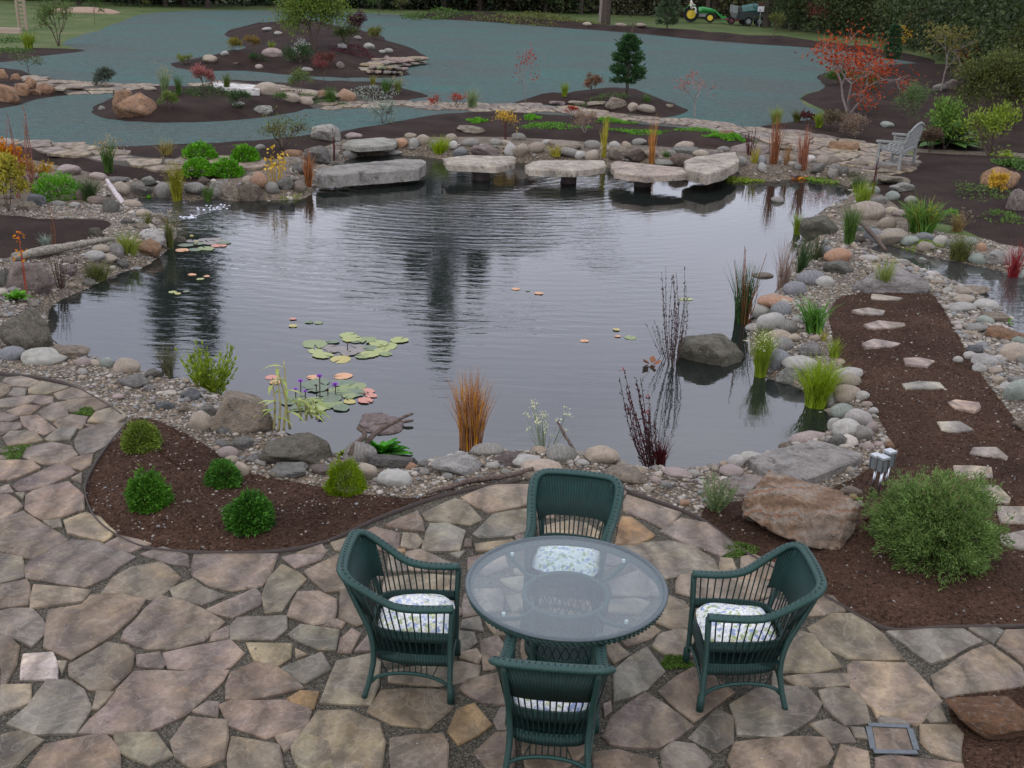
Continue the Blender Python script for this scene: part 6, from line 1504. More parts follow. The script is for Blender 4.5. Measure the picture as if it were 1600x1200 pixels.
broadleaf(596, 712, 46, 66, ((0.035, 0.15, 0.018), (0.08, 0.27, 0.035)), 'bright green broad-leaved plant at the foot of the driftwood', 44)
broadleaf(533, 712, 14, 20, LIME, 'tiny lime broad-leaved plant left of the driftwood stub', 10)
broadleaf(25, 470, 26, 50, BGREEN, 'bright green broad-leaved plant behind the big lichen-covered boulder', 34)
# right shore
tuft(1187, 588, 74, 44, LIME, 'yellow grass with tiny white flowers right of the big mossy boulder', 260, .007, .2, True, heads=(((0.6, 0.6, 0.4), (0.75, 0.73, 0.55)), 40, .018), stiff=.3)
tuft(1275, 634, 82, 84, ((0.13, 0.20, 0.02), (0.28, 0.36, 0.06)), 'bright lime grass clump hanging over the right shore water', 420, .008, .5, True)
tuft(1303, 558, 34, 36, LIME, 'small yellow-green tuft behind the bright lime grass clump', 70, .007, .4)
tuft(1271, 518, 56, 68, ((0.045, 0.12, 0.025), (0.13, 0.26, 0.06)), 'green fan of iris leaves beside the peninsula mulch', 70, .024, .3, name='iris_clump', cat='iris', stiff=-.3)
tuft(1288, 532, 24, 26, YEL, 'small yellowed iris shoot below the green iris fan', 10, .012, .4, name='iris_clump', cat='iris')
tuft(1158, 504, 92, 54, DGREEN, 'dark green reeds standing behind the big mossy boulder', 130, .009, .15, True, stiff=.3, name='reed_clump', cat='reeds')
stalks(1164, 506, 125, 56, RUST, 'tall red-brown stalks among the dark green reeds', 13, ((0.35, 0.12, 0.08), (0.55, 0.25, 0.18)), .022, True, r=.007, nl=16, top_only=True)
tuft(1222, 452, 84, 44, ((0.16, 0.11, 0.09), (0.34, 0.25, 0.20)), 'pink-brown thin reeds at the water left of the dark rushes', 90, .006, .2, True, name='reed_clump', cat='reeds')
tuft(1250, 437, 66, 34, DGREEN, 'dark green rushes beside the pink-brown reeds', 130, .008, .1, True, name='rush_clump', cat='rushes')
tuft(1272, 425, 60, 34, ((0.04, 0.05, 0.022), (0.09, 0.10, 0.045)), 'dull olive rushes left of the orange round stone', 120, .008, .1, True, name='rush_clump', cat='rushes')
tuft(1245, 366, 38, 26, LIME, 'lime tuft against the left side of the far mossy boulder', 110, .009, .4, True)
tuft(1326, 380, 62, 36, GREEN, 'upright green rush clump right of the far mossy boulder', 150, .012, .25)
tuft(1346, 324, 48, 44, LIME, 'yellow-green grass clump on the shore in front of the bench', 150, .010, .3)
tuft(1340, 300, 34, 34, DGREEN, 'dark grass tuft behind the yellow-green clump near the bench', 90, .010, .3)
stalks(1362, 305, 62, 10, DRED, 'pair of thin dark red stalks in front of the bench', 4, None, .02, False, r=.012, name='dark_stalks', cat='plant')
tuft(1378, 455, 58, 46, ((0.13, 0.17, 0.04), (0.26, 0.30, 0.09)), 'wispy yellow-green grass in front of the long flat boulder', 150, .007, .3)
mound(1362, 432, 44, 36, ((0.16, 0.15, 0.10), (0.28, 0.26, 0.18)), 'fine dry grass draped over the left end of the long flat boulder', None, 500, .05, 'dry_grass', 'grass', .06)
tuft(1438, 362, 66, 92, ((0.045, 0.12, 0.022), (0.13, 0.23, 0.06)), 'big arching green clump at the edge of the dark mulch', 190, .020, .8, name='iris_clump', cat='iris', col2=YEL)
tuft(1497, 408, 48, 66, OLIVE, 'olive grass spilling over the far bank of the stream', 200, .010, .7)
tuft(1495, 362, 34, 40, ((0.16, 0.12, 0.05), (0.32, 0.22, 0.10)), 'orange-tan grass tuft above the stream', 110, .007, .3, heads=(TAN, 30, .02))
tuft(1580, 446, 66, 36, ((0.14, 0.02, 0.025), (0.30, 0.06, 0.06)), 'dark red grass standing in the stream at the right edge', 80, .010, .25)
tuft(1513, 452, 26, 36, PALE, 'pale tuft on the cobbles beside the stream', 60, .008, .6)
broadleaf(1574, 506, 16, 22, BGREEN, 'tiny bright green plant on the near bank of the stream', 12)
mat_plant(1440, 385, 130, 12, ((0.10, 0.17, 0.02), (0.22, 0.32, 0.05)), 'mossy lime fringe along the far edge of the stream', 900, .03)
# far right shore cattails
gc = 'cattails at the far right corner of the pond'
tuft(1206, 272, 84, 26, RUST, 'left stand of rust-coloured cattails in the far right corner', 60, .020, .08, True, gc, name='cattail_clump', cat='cattails', stiff=.6)
tuft(1227, 273, 54, 18, ((0.22, 0.12, 0.06), (0.34, 0.22, 0.12)), 'short middle stand of rust-coloured cattails in the far right corner', 34, .018, .08, True, gc, name='cattail_clump', cat='cattails', stiff=.6)
tuft(1253, 276, 74, 28, ((0.18, 0.07, 0.045), (0.34, 0.17, 0.11)), 'right stand of rust-coloured cattails in the far right corner', 64, .020, .08, True, gc, name='cattail_clump', cat='cattails', stiff=.6)
tuft(1177, 271, 44, 18, YEL, 'yellow reed tuft just right of the tilted bridge slab', 46, .018, .1, True, name='reed_clump', cat='reeds')
stalks(1172, 242, 44, 26, DRED, 'dark maroon plant behind the yellow reed tuft at the bridge end', 8, DRED, .06, False, r=.012, name='dark_stalks', cat='plant')
mat_plant(1290, 281, 76, 10, ((0.10, 0.18, 0.03), (0.24, 0.34, 0.07)), 'floating green leaves along the far right corner of the pond', 900, .05, water=True, hz=.03)
mat_plant(1158, 282, 60, 8, LIME, 'lime floating leaves in front of the yellow reed tuft', 500, .05, water=True, hz=.03)
mat_plant(1245, 278, 24, 8, ORG, 'orange fallen leaves on the water under the cattails', 90, .06, water=True, hz=.03)
# behind the bridge
tuft(943, 252, 66, 16, YEL, 'tall yellow reed rising behind the third bridge slab', 32, .018, .08, name='reed_clump', cat='reeds', stiff=.5)
tuft(1018, 256, 70, 20, ((0.30, 0.12, 0.06), (0.46, 0.26, 0.10)), 'tall orange-red reed rising behind the fourth bridge slab', 34, .018, .08, name='reed_clump', cat='reeds', stiff=.5)
tuft(868, 250, 22, 40, YEL, 'low yellow-green grass at the left end of the third bridge slab', 70, .014, .6)
tuft(1040, 245, 14, 24, GREEN, 'low green tuft behind the fourth bridge slab', 40, .014, .6)
tuft(688, 245, 36, 42, ((0.14, 0.20, 0.02), (0.30, 0.38, 0.05)), 'lime grass between the first and second bridge slabs', 170, .014, .5, True)
tuft(482, 296, 58, 24, ((0.18, 0.07, 0.04), (0.36, 0.18, 0.09)), 'rust-brown reeds against the left end of the drilled bridge slab', 60, .018, .12, True, name='reed_clump', cat='reeds', stiff=.4)
stalks(521, 255, 60, 6, DRED, 'single dark red stalk behind the drilled bridge slab', 3, None, .02, False, r=.014, name='dark_stalks', cat='plant')
stalks(430, 302, 62, 46, GOLD, 'golden-stalked plant with orange tops on the far left shore', 7, None, .03, True, (GOLD, 7, .10), r=.016, name='golden_plant', cat='plant', spreadp=1.1)
mat_plant(440, 303, 78, 16, ((0.13, 0.19, 0.03), (0.28, 0.36, 0.07)), 'yellow-green floating leaves round the golden-stalked plant', 900, .06, water=True, hz=.06)
# left shore
tuft(277, 314, 60, 34, ((0.14, 0.15, 0.02), (0.28, 0.27, 0.05)), 'yellow-olive rush clump with pale seed heads by the stream mouth', 170, .012, .1, True, heads=(TAN, 40, .035), name='rush_clump', cat='rushes', stiff=.4)
tuft(325, 314, 26, 26, GREEN, 'small dark green rush right of the yellow-olive rush clump', 80, .012, .3, True, name='rush_clump', cat='rushes')
broadleaf(232, 313, 14, 24, BGREEN, 'small bright green plant left of the yellow-olive rush clump', 14)
gl_ = 'lime green mounds beside the left stone path'
for a in ((313, 240, 42, 28, 'lime green leafy mound above the path, left of two'), (383, 242, 32, 25, 'lime green leafy mound above the path, right of two'), (310, 266, 40, 24, 'lime green leafy mound below the path, left of two'), (355, 266, 40, 26, 'lime green leafy mound below the path, right of two')):
    mound(*a[:4], BGREEN, a[4], gl_, 1500, .075, asp=.5, rough=.16)
tuft(170, 270, 52, 34, GREEN, 'green grass with tan plumes in front of the left stone path', 130, .012, .35, heads=(TAN, 40, .04))
tuft(260, 242, 26, 38, ((0.18, 0.18, 0.06), (0.34, 0.26, 0.10)), 'small yellow and red grass fan above the left stone path', 60, .016, .4)
shrub(440, 232, 44, 74, OLIVE, 'loose olive shrub on the mulch left of the big pinkish boulder', None, 3, 4, .06, bark=M_TWIG)
mound(92, 297, 60, 42, BGREEN, 'bright green sprawling mat plant on the upper left shore', None, 2400, .055, 'mat_plant', 'plant', .5, .2)
tuft(140, 314, 42, 46, ((0.03, 0.05, 0.02), (0.07, 0.11, 0.035)), 'fine dark green grass beside the bright green mat plant', 220, .008, .5)
shrub(14, 330, 96, 50, YEL, 'yellow autumn perennials crowding the left frame edge', None, 3, 10, .07, name='autumn_perennial', cat='plant')
shrub(8, 300, 80, 44, ORG, 'orange autumn perennials behind the yellow ones at the left edge', None, 3, 10, .07, name='autumn_perennial', cat='plant')
shrub(50, 300, 52, 46, ((0.30, 0.17, 0.04), (0.45, 0.30, 0.06)), 'orange-yellow perennial crown right of the yellow autumn perennials', None, 2, 12, .06, name='autumn_perennial', cat='plant')
stalks(28, 310, 138, 22, PINKR, 'tall thin red stalks rising above the autumn perennials, left group', 4, None, .03, False, r=.012, name='red_stalks', cat='plant')
stalks(53, 305, 140, 16, PINKR, 'tall thin red stalks rising above the autumn perennials, right group', 4, TAN, .05, False, r=.012, name='red_stalks', cat='plant', top_only=True)
stalks(41, 455, 100, 20, ((0.30, 0.08, 0.06), (0.40, 0.14, 0.10)), 'pair of red stalks with orange tops on the left shore', 3, None, .03, False, (ORG, 3, .06), r=.010, name='red_stalks', cat='plant')
tuft(201, 410, 54, 52, ((0.12, 0.16, 0.03), (0.26, 0.30, 0.07)), 'lime grass clump between pale stones on the left shore', 190, .010, .5, True)
tuft(266, 388, 56, 26, OLIVE, 'thin seeding grass left of the small lily patch', 80, .008, .2, True, heads=(TAN, 22, .03))
tuft(232, 352, 30, 30, OLIVE, 'faint olive tuft on the gravel above the stream mouth', 50, .007, .4)
tuft(152, 438, 34, 66, ((0.06, 0.07, 0.02), (0.13, 0.14, 0.045)), 'olive grass hanging over the water on the left shore', 240, .009, .8, True)
stalks(95, 450, 66, 34, BROWN, 'brown dead stems between the boulders of the left shore', 20, None, .02, False, r=.005, name='dead_plant', cat='plant')
stalks(85, 395, 80, 14, RUST, 'thin rusty stems standing in the left mulch bed', 5, None, .02, False, r=.005, name='dead_plant', cat='plant')
tuft(72, 388, 26, 34, SILV, 'small grey-green tuft in the left mulch bed', 50, .012, .5)
# mulch behind the pond
for a in ((862, 198, 104, 9, 'long green ground cover patch left of the dry brown shrub'), (1100, 205, 86, 8, 'green ground cover patch near the right end of the far mulch bed'), (1124, 214, 44, 7, 'small green ground cover patch below the right one'), (1000, 209, 90, 6, 'thin green ground cover line in the middle of the far mulch bed'), (745, 190, 30, 6, 'small green ground cover patch beside the flat tan stone'), (830, 184, 26, 6, 'small green ground cover patch right of the yellowing perennials'), (960, 190, 60, 6, 'faint green ground cover patch under the pine mound'), (1150, 215, 30, 7, 'green ground cover patch at the right end of the far mulch bed')):
    mat_plant(*a[:4], BGREEN, a[4], 700, .05, hz=.09)
shrub(913, 207, 34, 38, ((0.16, 0.11, 0.07), (0.28, 0.19, 0.12)), 'dry brown leafless shrub on the far mulch bed', None, 3, 3, .05, bark=M_GREYB)
shrub(820, 180, 104, 30, RED, 'slender sapling with sparse red leaves right of the pale tuft', None, 3, 3, .07, multi=1, name='red_sapling', cat='tree', bark=M_GREYB)
tuft(738, 168, 36, 36, PALE, 'pale green tuft standing on the edge of the far path', 110, .016, .6)
shrub(680, 168, 18, 20, RED, 'small red-leaved plant left of the pale green tuft', None, 2, 4, .05); shrub(714, 170, 22, 26, RED, 'small red-leaved plant touching the pale green tuft', None, 2, 5, .05)
shrub(598, 192, 34, 34, SILV, 'silvery green shrub in front of the far path', None, 3, 4, .06)
shrub(1085, 183, 68, 60, PINKR, 'sapling with sparse red leaves at the right end of the pine island', None, 3, 3, .08, multi=1, name='red_sapling', cat='tree', bark=M_GREYB)
shrub(790, 214, 42, 34, GOLD, 'yellowing perennials in the middle of the far mulch bed', None, 3, 3, .05)
stalks(789, 224, 44, 8, DRED, 'thin dark red stalk at the foot of the yellowing perennials', 3, None, .03, False, r=.012, name='dark_stalks', cat='plant')
shrub(894, 180, 12, 16, RED, 'tiny scarlet plant at the tip of the pine island', None, 2, 5, .05)
# pine island
tuft(882, 153, 24, 18, LIME, 'yellow-green tuft at the left end of the pine island', 80, .016, .25)
shrub(926, 149, 34, 22, ((0.12, 0.08, 0.05), (0.26, 0.14, 0.09)), 'small reddish shrub left of the dark green pine', None, 3, 7, .06)
tuft(1010, 160, 16, 24, GREEN, 'green tuft right of the dark green pine', 60, .016, .6)
mat_plant(945, 153, 90, 7, GREEN, 'low green planting along the back of the pine island', 600, .05, hz=.12)
def pine(x, y, h, w, label, col=((0.022, 0.055, 0.022), (0.06, 0.12, 0.045)), tiers=9, name='pine_tree', nb=7, bare=.22, leaf=None, per=26, stake=False, group=None, tk=.02, cone=.75):
    p, H, Wd, dep = px_place(x, y, h, w); t = empty(name, p, label, 'tree', group); rs = np.random.RandomState(sd())
    m = MB(); tube(m, [(0, 0, 0), (H * .01, 0, H * .5), (0, 0, H * .97)], [H * tk, H * tk * .7, H * .004], 7); m.build('trunk', M_BARK, t)
    mb = MB(); C = []; D_ = []
    for k in range(tiers):
        f = k / (tiers - 1); z = H * (bare + (1 - bare) * f * .97); R_ = Wd / 2 * (1 - f ** 1.3 * cone) * (1 if f > .08 else .8)
        if f > .9: R_ *= .5
        for b in range(nb):
            a = b * 2 * pi / nb + k * .8 + rs.uniform(-.3, .3); r_ = R_ * rs.uniform(.65, 1.1); e = np.array([cos(a) * r_, sin(a) * r_, z + r_ * rs.uniform(.1, .45) - H * .03])
            tube(mb, [(0, 0, z - H * .02), e * (.5, .5, 1) - (0, 0, H * .012), e], [H * .005, H * .004, H * .002], 4, cap=False)
            n = per; g = rs.uniform(.3, 1.05, n)[:, None]; q = np.array([0, 0, z]) * (1 - g) + e * g + rs.normal(size=(n, 3)) * Wd * .035; C.append(q); D_.append(np.repeat(np.array([[cos(a), sin(a), .7]]), n, 0))
    mb.build('branches', M_BARK, t); m = MB(); leaves(m, np.vstack(C), leaf or H * .05, rs, .3, dirs=np.vstack(D_)); m.build('foliage', leafm(*col), t)
    if stake: m = MB(); tube(m, [(.06, 0, 0), (.07, 0, H * 1.25)], .018, 6); m.build('stake', M_TWIG, t)
    return t
pine(978, 150, 88, 54, 'dark green pine with a tall stake on the mulch island', stake=True, leaf=.15, per=80, tiers=8, bare=.25, cone=.55)
# middle mulch island
tuft(258, 150, 44, 22, PALE, 'tall plumed grass at the left of the middle island', 90, .014, .25, heads=(TAN, 30, .04)); tuft(279, 148, 36, 18, GREEN, 'thin green grass right of the tall plumed grass', 60, .014, .25)
shrub(265, 176, 28, 24, ((0.08, 0.12, 0.03), (0.18, 0.23, 0.07)), 'yellow-green small shrub right of the long leaning boulder', None, 3, 7, .05)
shrub(319, 141, 34, 30, ((0.22, 0.09, 0.08), (0.34, 0.15, 0.13)), 'dusty red round shrub beside the white stone bench', None, 3, 10, .06)
tuft(355, 142, 28, 18, ((0.05, 0.07, 0.02), (0.12, 0.15, 0.04)), 'dark upright tuft in front of the white stone bench', 80, .016, .2)
shrub(375, 167, 24, 30, DGREEN, 'dark green low shrub in the middle of the island', None, 3, 6, .05); shrub(440, 163, 14, 22, GREEN, 'small green shrub left of the tan stones', None, 2, 7, .05)
shrub(468, 148, 40, 28, ((0.07, 0.10, 0.03), (0.15, 0.20, 0.07)), 'upright green shrub behind the tan stones of the middle island', None, 3, 8, .05)
tuft(517, 160, 28, 28, GREEN, 'bushy green tuft at the right of the tan stones', 110, .018, .5)
mat_plant(500, 160, 100, 7, ((0.04, 0.09, 0.02), (0.10, 0.18, 0.05)), 'green ground cover along the front of the middle island', 700, .05, hz=.12)
mat_plant(585, 147, 70, 12, SILV, 'white-flecked green ground cover at the right of the middle island', 700, .06, hz=.14, flowers=(((.5, .5, .45), (.7, .7, .62)), 80, .04))
mat_plant(330, 146, 130, 9, ((0.03, 0.06, 0.02), (0.08, 0.13, 0.04)), 'dark ground cover below the white stone bench', 900, .06, hz=.15)
tuft(604, 146, 26, 26, GREEN, 'green tuft, left of a touching pair on the island', 90, .016, .3); tuft(622, 145, 22, 20, ((0.10, 0.13, 0.04), (0.22, 0.24, 0.09)), 'yellow-green tuft, right of a touching pair on the island', 80, .016, .25, heads=(TAN, 20, .04))
tuft(583, 133, 16, 15, ((0.14, 0.15, 0.03), (0.28, 0.26, 0.07)), 'small yellow tuft behind the touching pair of tufts', 60, .016, .25)
shrub(508, 131, 42, 26, ((0.10, 0.03, 0.035), (0.22, 0.07, 0.06)), 'dark red sapling behind the bushy green tuft', None, 3, 6, .06, multi=1, name='red_sapling', cat='tree')
shrub(545, 133, 34, 12, BROWN, 'bare thin sapling right of the dark red sapling', None, 2, 2, .04, multi=1, name='bare_sapling', cat='tree')
shrub(165, 135, 27, 26, ((0.03, 0.045, 0.03), (0.075, 0.09, 0.06)), 'dark evergreen shrub left of the two orange boulders', None, 3, 10, .06)
shrub(44, 119, 34, 40, ((0.08, 0.10, 0.05), (0.17, 0.19, 0.10)), 'small umbrella-crowned tree behind the orange boulder pile', None, 3, 8, .07, multi=1, name='small_tree', cat='tree')
# upper mulch island
shrub(490, 78, 96, 76, ((0.06, 0.10, 0.02), (0.17, 0.23, 0.05)), 'large green shrub crowning the upper mulch island', None, 4, 14, .12, upb=.1, spread=.14, name='large_shrub', cat='shrub')
shrub(540, 78, 34, 36, ((0.05, 0.07, 0.025), (0.11, 0.14, 0.05)), 'dull green shrub beneath the purple-leaved shrub', None, 3, 7, .09)
shrub(555, 58, 38, 32, ((0.05, 0.025, 0.035), (0.11, 0.055, 0.06)), 'dark purple-leaved shrub right of the large green shrub', None, 3, 11, .10)
shrub(586, 66, 22, 22, ((0.08, 0.09, 0.02), (0.18, 0.18, 0.05)), 'olive shrub at the right shoulder of the upper island', None, 3, 7, .07)
for x, lb in ((431, 'left'), (505, 'right')): shrub(x, 33 if x < 500 else 36, 44, 24, ((0.02, 0.05, 0.02), (0.06, 0.11, 0.04)), 'round-headed dark sapling behind the island, %s of two' % lb, 'round-headed saplings', 3, 18, .11, multi=1, name='round_headed_tree', cat='tree', spread=.07)
shrub(366, 82, 20, 20, ((0.13, 0.12, 0.03), (0.25, 0.21, 0.06)), 'yellow-olive shrub at the left shoulder of the upper island', None, 3, 7, .07); shrub(396, 79, 20, 18, ((0.14, 0.10, 0.03), (0.26, 0.18, 0.07)), 'rusty yellow shrub beside the yellow-olive shrub', None, 3, 6, .07)
tuft(425, 77, 14, 16, LIME, 'lime tuft behind the pinkish stone on the upper island', 60, .02, .4)
shrub(290, 102, 14, 20, ((0.10, 0.12, 0.03), (0.20, 0.22, 0.06)), 'small yellow-green plant at the left tip of the upper island', None, 2, 8, .07)
shrub(470, 99, 26, 40, DGREEN, 'dark low shrub at the front of the upper island', None, 3, 8, .08); shrub(400, 98, 12, 24, DGREEN, 'small dark plant left of the front shrub on the island', None, 2, 8, .07)
shrub(505, 108, 22, 30, ((0.09, 0.035, 0.03), (0.17, 0.07, 0.05)), 'reddish low shrub left of the stone ledges', None, 3, 6, .07)
mat_plant(553, 82, 60, 12, ((0.05, 0.015, 0.022), (0.10, 0.03, 0.04)), 'maroon ground cover in the middle of the upper island', 900, .08, hz=.18)
mat_plant(468, 70, 20, 10, ((.35, .38, .32), (.55, .55, .5)), 'white-flowered plant under the large green shrub', 200, .08, hz=.3)

# ------------------------------------------------------------------ water lilies
M_PAD = {}
def padmat(c):
    if c not in M_PAD:
        k = N('lily_pad_%d' % len(M_PAD), .45, .4); k.base(k.mix(1.0, c, k.ramp(k.noise(k.vec(rand=True), 9, 4), [(.3, .7), (.7, 1.25)]), 'MULTIPLY')); M_PAD[c] = k.m
    return M_PAD[c]
PADC = {'g': (0.16, 0.20, 0.07), 'y': (0.34, 0.29, 0.08), 'v': (0.10, 0.135, 0.075), 'p': (0.17, 0.15, 0.13), 'o': (0.48, 0.25, 0.12), 'r': (0.42, 0.18, 0.13), 'l': (0.25, 0.28, 0.09)}
_padme = []
for s_ in range(5):
    th = np.linspace(.16, 2 * pi - .16, 22); rr = 1 + .05 * np.random.RandomState(s_).normal(size=22); V = [(0.05, 0, 0.0)] + [(r * cos(a), r * sin(a), .02 * (s_ % 3) * abs(sin(2 * a))) for a, r in zip(th, rr)]
    V = np.array(V); V = np.vstack([V, V - (0, 0, .025)]); n = 23; i = np.arange(1, 22)
    F = np.vstack([np.stack([np.zeros(21, int), i, i + 1], 1), np.stack([np.full(21, n), n + i + 1, n + i], 1)]); Q = np.stack([i + 1, i, n + i, n + i + 1], 1); _padme.append((V, F, Q))
def lily(cx, cy, pads, label, flowers=(), group=None, cat='water lily'):
    c = P(cx, cy, WATER_Z); t = empty('water_lily', c, label, cat, group)
    for x, y, w, col in pads:
        p = P(x, y, WATER_Z); s, dep = scale_at(p); r = w * s / 2 * .96; V, F, Q = R.choice(_padme); me = nmesh('lily_pad', V, [F, Q])
        o = obj('lily_pad', me, padmat(PADC[col]), t); o.scale = (r, r * R.uniform(.88, 1), .12); o.rotation_euler = (R.uniform(-.03, .03), R.uniform(-.03, .03), R.uniform(0, 6.28)); o.location = (p[0] - c[0], p[1] - c[1], .004 + R.uniform(0, .009))
    for x, y, hgt_, col, sz in flowers:
        p = P(x, y, WATER_Z); s, dep = scale_at(p); H = hgt_ * s; m = MB(); tube(m, [(0, 0, -.02), (.004, 0, H)], .006, 5); o = m.build('stem', leafm((0.05, 0.03, 0.03), (0.07, 0.05, 0.04)), t); o.location = p - c
        m = MB(); 
        for ring, (el, L) in enumerate(((.5, 1.0), (.95, .9), (1.3, .75))):
            for k in range(8):
                a = k * pi / 4 + ring * .4; d = np.array([cos(a) * cos(el), sin(a) * cos(el), sin(el)]) * sz * L; s2 = np.array([-sin(a), cos(a), 0]) * sz * .2; b = np.array([0, 0, H]); m.add([b, b + d * .55 - s2, b + d, b + d * .55 + s2], np.array([(0, 1, 2, 3)]))
        o = m.build('flower', leafm(*col), t); o.location = p - c
    return t
VIO = ((0.30, 0.10, 0.48), (0.48, 0.24, 0.66)); CREAM = ((0.6, 0.55, 0.25), (0.75, 0.70, 0.35))
lily(553, 545, [(492,538,46,'g'),(545,524,30,'l'),(550,530,34,'l'),(574,532,34,'g'),(592,538,34,'l'),(604,541,38,'l'),(624,532,32,'l'),(520,535,22,'v'),(514,543,26,'p'),(530,546,30,'p'),(560,546,40,'p'),(545,552,30,'p'),(580,545,26,'v'),(493,549,26,'l'),(505,556,34,'l'),(532,562,36,'y'),(520,549,20,'p'),(568,557,26,'g'),(578,554,32,'l'),(596,549,28,'l'),(603,554,22,'g'),(556,534,20,'v')], 'large patch of yellow-green and purple lily pads in the middle of the near water', [(543,548,14,CREAM,.03)])
rs = np.random.RandomState(4); pads = []
for i in range(30):
    a = rs.uniform(0, 6.28); r = sqrt(rs.rand()); pads.append((505 + cos(a) * r * 66, 619 + sin(a) * r * 26, rs.uniform(24, 38), rs.choice(list('vvvgvg'))))
pads += [(536, 588, 30, 'o'), (572, 612, 28, 'r'), (571, 627, 26, 'r'), (425, 590, 22, 'r'), (430, 598, 20, 'o'), (546, 628, 22, 'y'), (492, 641, 34, 'l'), (580, 619, 20, 'r'), (490, 590, 22, 'o')]
lily(505, 619, pads, 'spreading patch of blue-green lily pads with purple flowers near the big tan boulder', [(500,622,34,VIO,.055),(470,616,20,VIO,.05),(524,616,14,VIO,.055),(462,622,13,VIO,.04),(477,624,12,VIO,.035),(494,612,9,PURP,.03),(512,619,8,PURP,.03)])
lily(318, 383, [(290,384,26,'v'),(285,391,22,'o'),(305,391,22,'v'),(322,389,28,'g'),(342,384,26,'r'),(350,380,22,'v'),(320,375,24,'p'),(335,374,24,'p'),(345,378,22,'p'),(300,377,22,'p'),(312,381,22,'v'),(328,380,26,'p')], 'small lily patch with two cream flowers by the left shore', [(300,375,5,CREAM,.05),(308,385,6,CREAM,.045)])
for q, lb in (([(300,430,14,'o'),(323,432,10,'o'),(313,437,14,'l')], 'three small orange pads floating below the small lily patch'), ([(270,457,14,'l'),(278,459,10,'y'),(291,456,11,'v')], 'little group of pale pads in the left dark reflection'), ([(458,499,12,'r'),(458,510,15,'y')], 'two orange lily pads one above the other left of the large patch'), ([(498,505,14,'g'),(483,504,14,'v')], 'two dim green pads above the large lily patch'),
  ([(806,452,15,'o'),(842,459,15,'o'),(825,455,8,'v')], 'pair of orange floating leaves in the middle of the pond'), ([(913,533,14,'o')], 'single orange floating leaf left of the yellow pad trio'), ([(963,516,12,'y'),(985,528,20,'g'),(965,526,10,'o')], 'trio of small yellow pads floating toward the mossy boulder'), ([(1066,468,14,'l'),(1076,468,14,'l')], 'pair of lime round leaves caught in the dark leggy plant')):
    lily(q[0][0], q[0][1], q, lb, cat='lily pads')
# foam where the streams fall in
k = N('white_water_foam', .5, .3); k.base((0.72, 0.75, 0.80))
for x, y, w, lb in ((340, 325, 30, 'left'), (296, 340, 14, 'lower left')):
    p = P(x, y, WATER_Z); s, dep = scale_at(p); rs = np.random.RandomState(int(x)); m = MB()
    for i in range(30):
        V, F = _I[1]; q = rs.normal(size=3) * (w * s * .4, w * s * .4, .01); m.add(V * rs.uniform(.010, .024, 3) * (1.6, 1, .5) + q + (0, 0, .01), F)
    o = m.build('foam', k.m, None, True); o.location = p; tag(o, 'white foam on the water where the left stream enters the pond', 'foam', kind='stuff')
# ------------------------------------------------------------------ far away: tractor, trellis, woods
def part(t, nm, mat, fn, smooth=False):
    m = MB(); fn(m); return m.build(nm, mat, t, smooth)
GRN = mat_plain('tractor_green_paint', (0.02, 0.22, 0.04), .4, .5, nz=.08); YLW = mat_plain('tractor_yellow_paint', (0.65, 0.48, 0.03), .45, .5, nz=.08); BLK = mat_plain('black_rubber', (0.012, 0.012, 0.014), .8, .2); GREYM = mat_plain('dull_grey_metal', (0.20, 0.22, 0.21), .5, .4); DKM = mat_plain('dark_machine_paint', (0.03, 0.035, 0.035), .6, .3); TEAL = mat_plain('teal_machine_paint', (0.02, 0.10, 0.09), .5, .4); MAR = mat_plain('maroon_machine_paint', (0.12, 0.03, 0.035), .5, .4); WHT = mat_plain('white_panel', (.7, .7, .7), .5, .3)
def wheel(t, x, y, r, w, rim):
    def tyre(m):
        th = np.linspace(0, 2 * pi, 25); tube(m, np.stack([x + (r * .78) * np.cos(th), np.full(25, y), r + (r * .78) * np.sin(th)], 1), w / 2, 8, r * .22, False)
    o = MB(); th = np.linspace(0, 2 * pi, 24, endpoint=False)
    for k in range(24):
        a, b = th[k], th[(k + 1) % 24]; V = []
        for rr, yy in ((r * .6, -w / 2), (r, -w / 2), (r, w / 2), (r * .6, w / 2)):
            for an in (a, b): V.append((x + rr * cos(an), y + yy, r + rr * sin(an)))
        o.add(V, np.array([(0, 1, 3, 2), (2, 3, 5, 4), (4, 5, 7, 6), (6, 7, 1, 0)]))
    wh = o.build('wheel', BLK, t)
    for yy in (-w * .3, w * .3):
        m = MB(); V = [(x + r * .62 * cos(a), y + yy, r + r * .62 * sin(a)) for a in th] + [(x, y + yy * 1.3, r)]; i = np.arange(24); m.add(V, np.stack([i, (i + 1) % 24, np.full(24, 24)], 1)); m.build('rim', rim, wh)
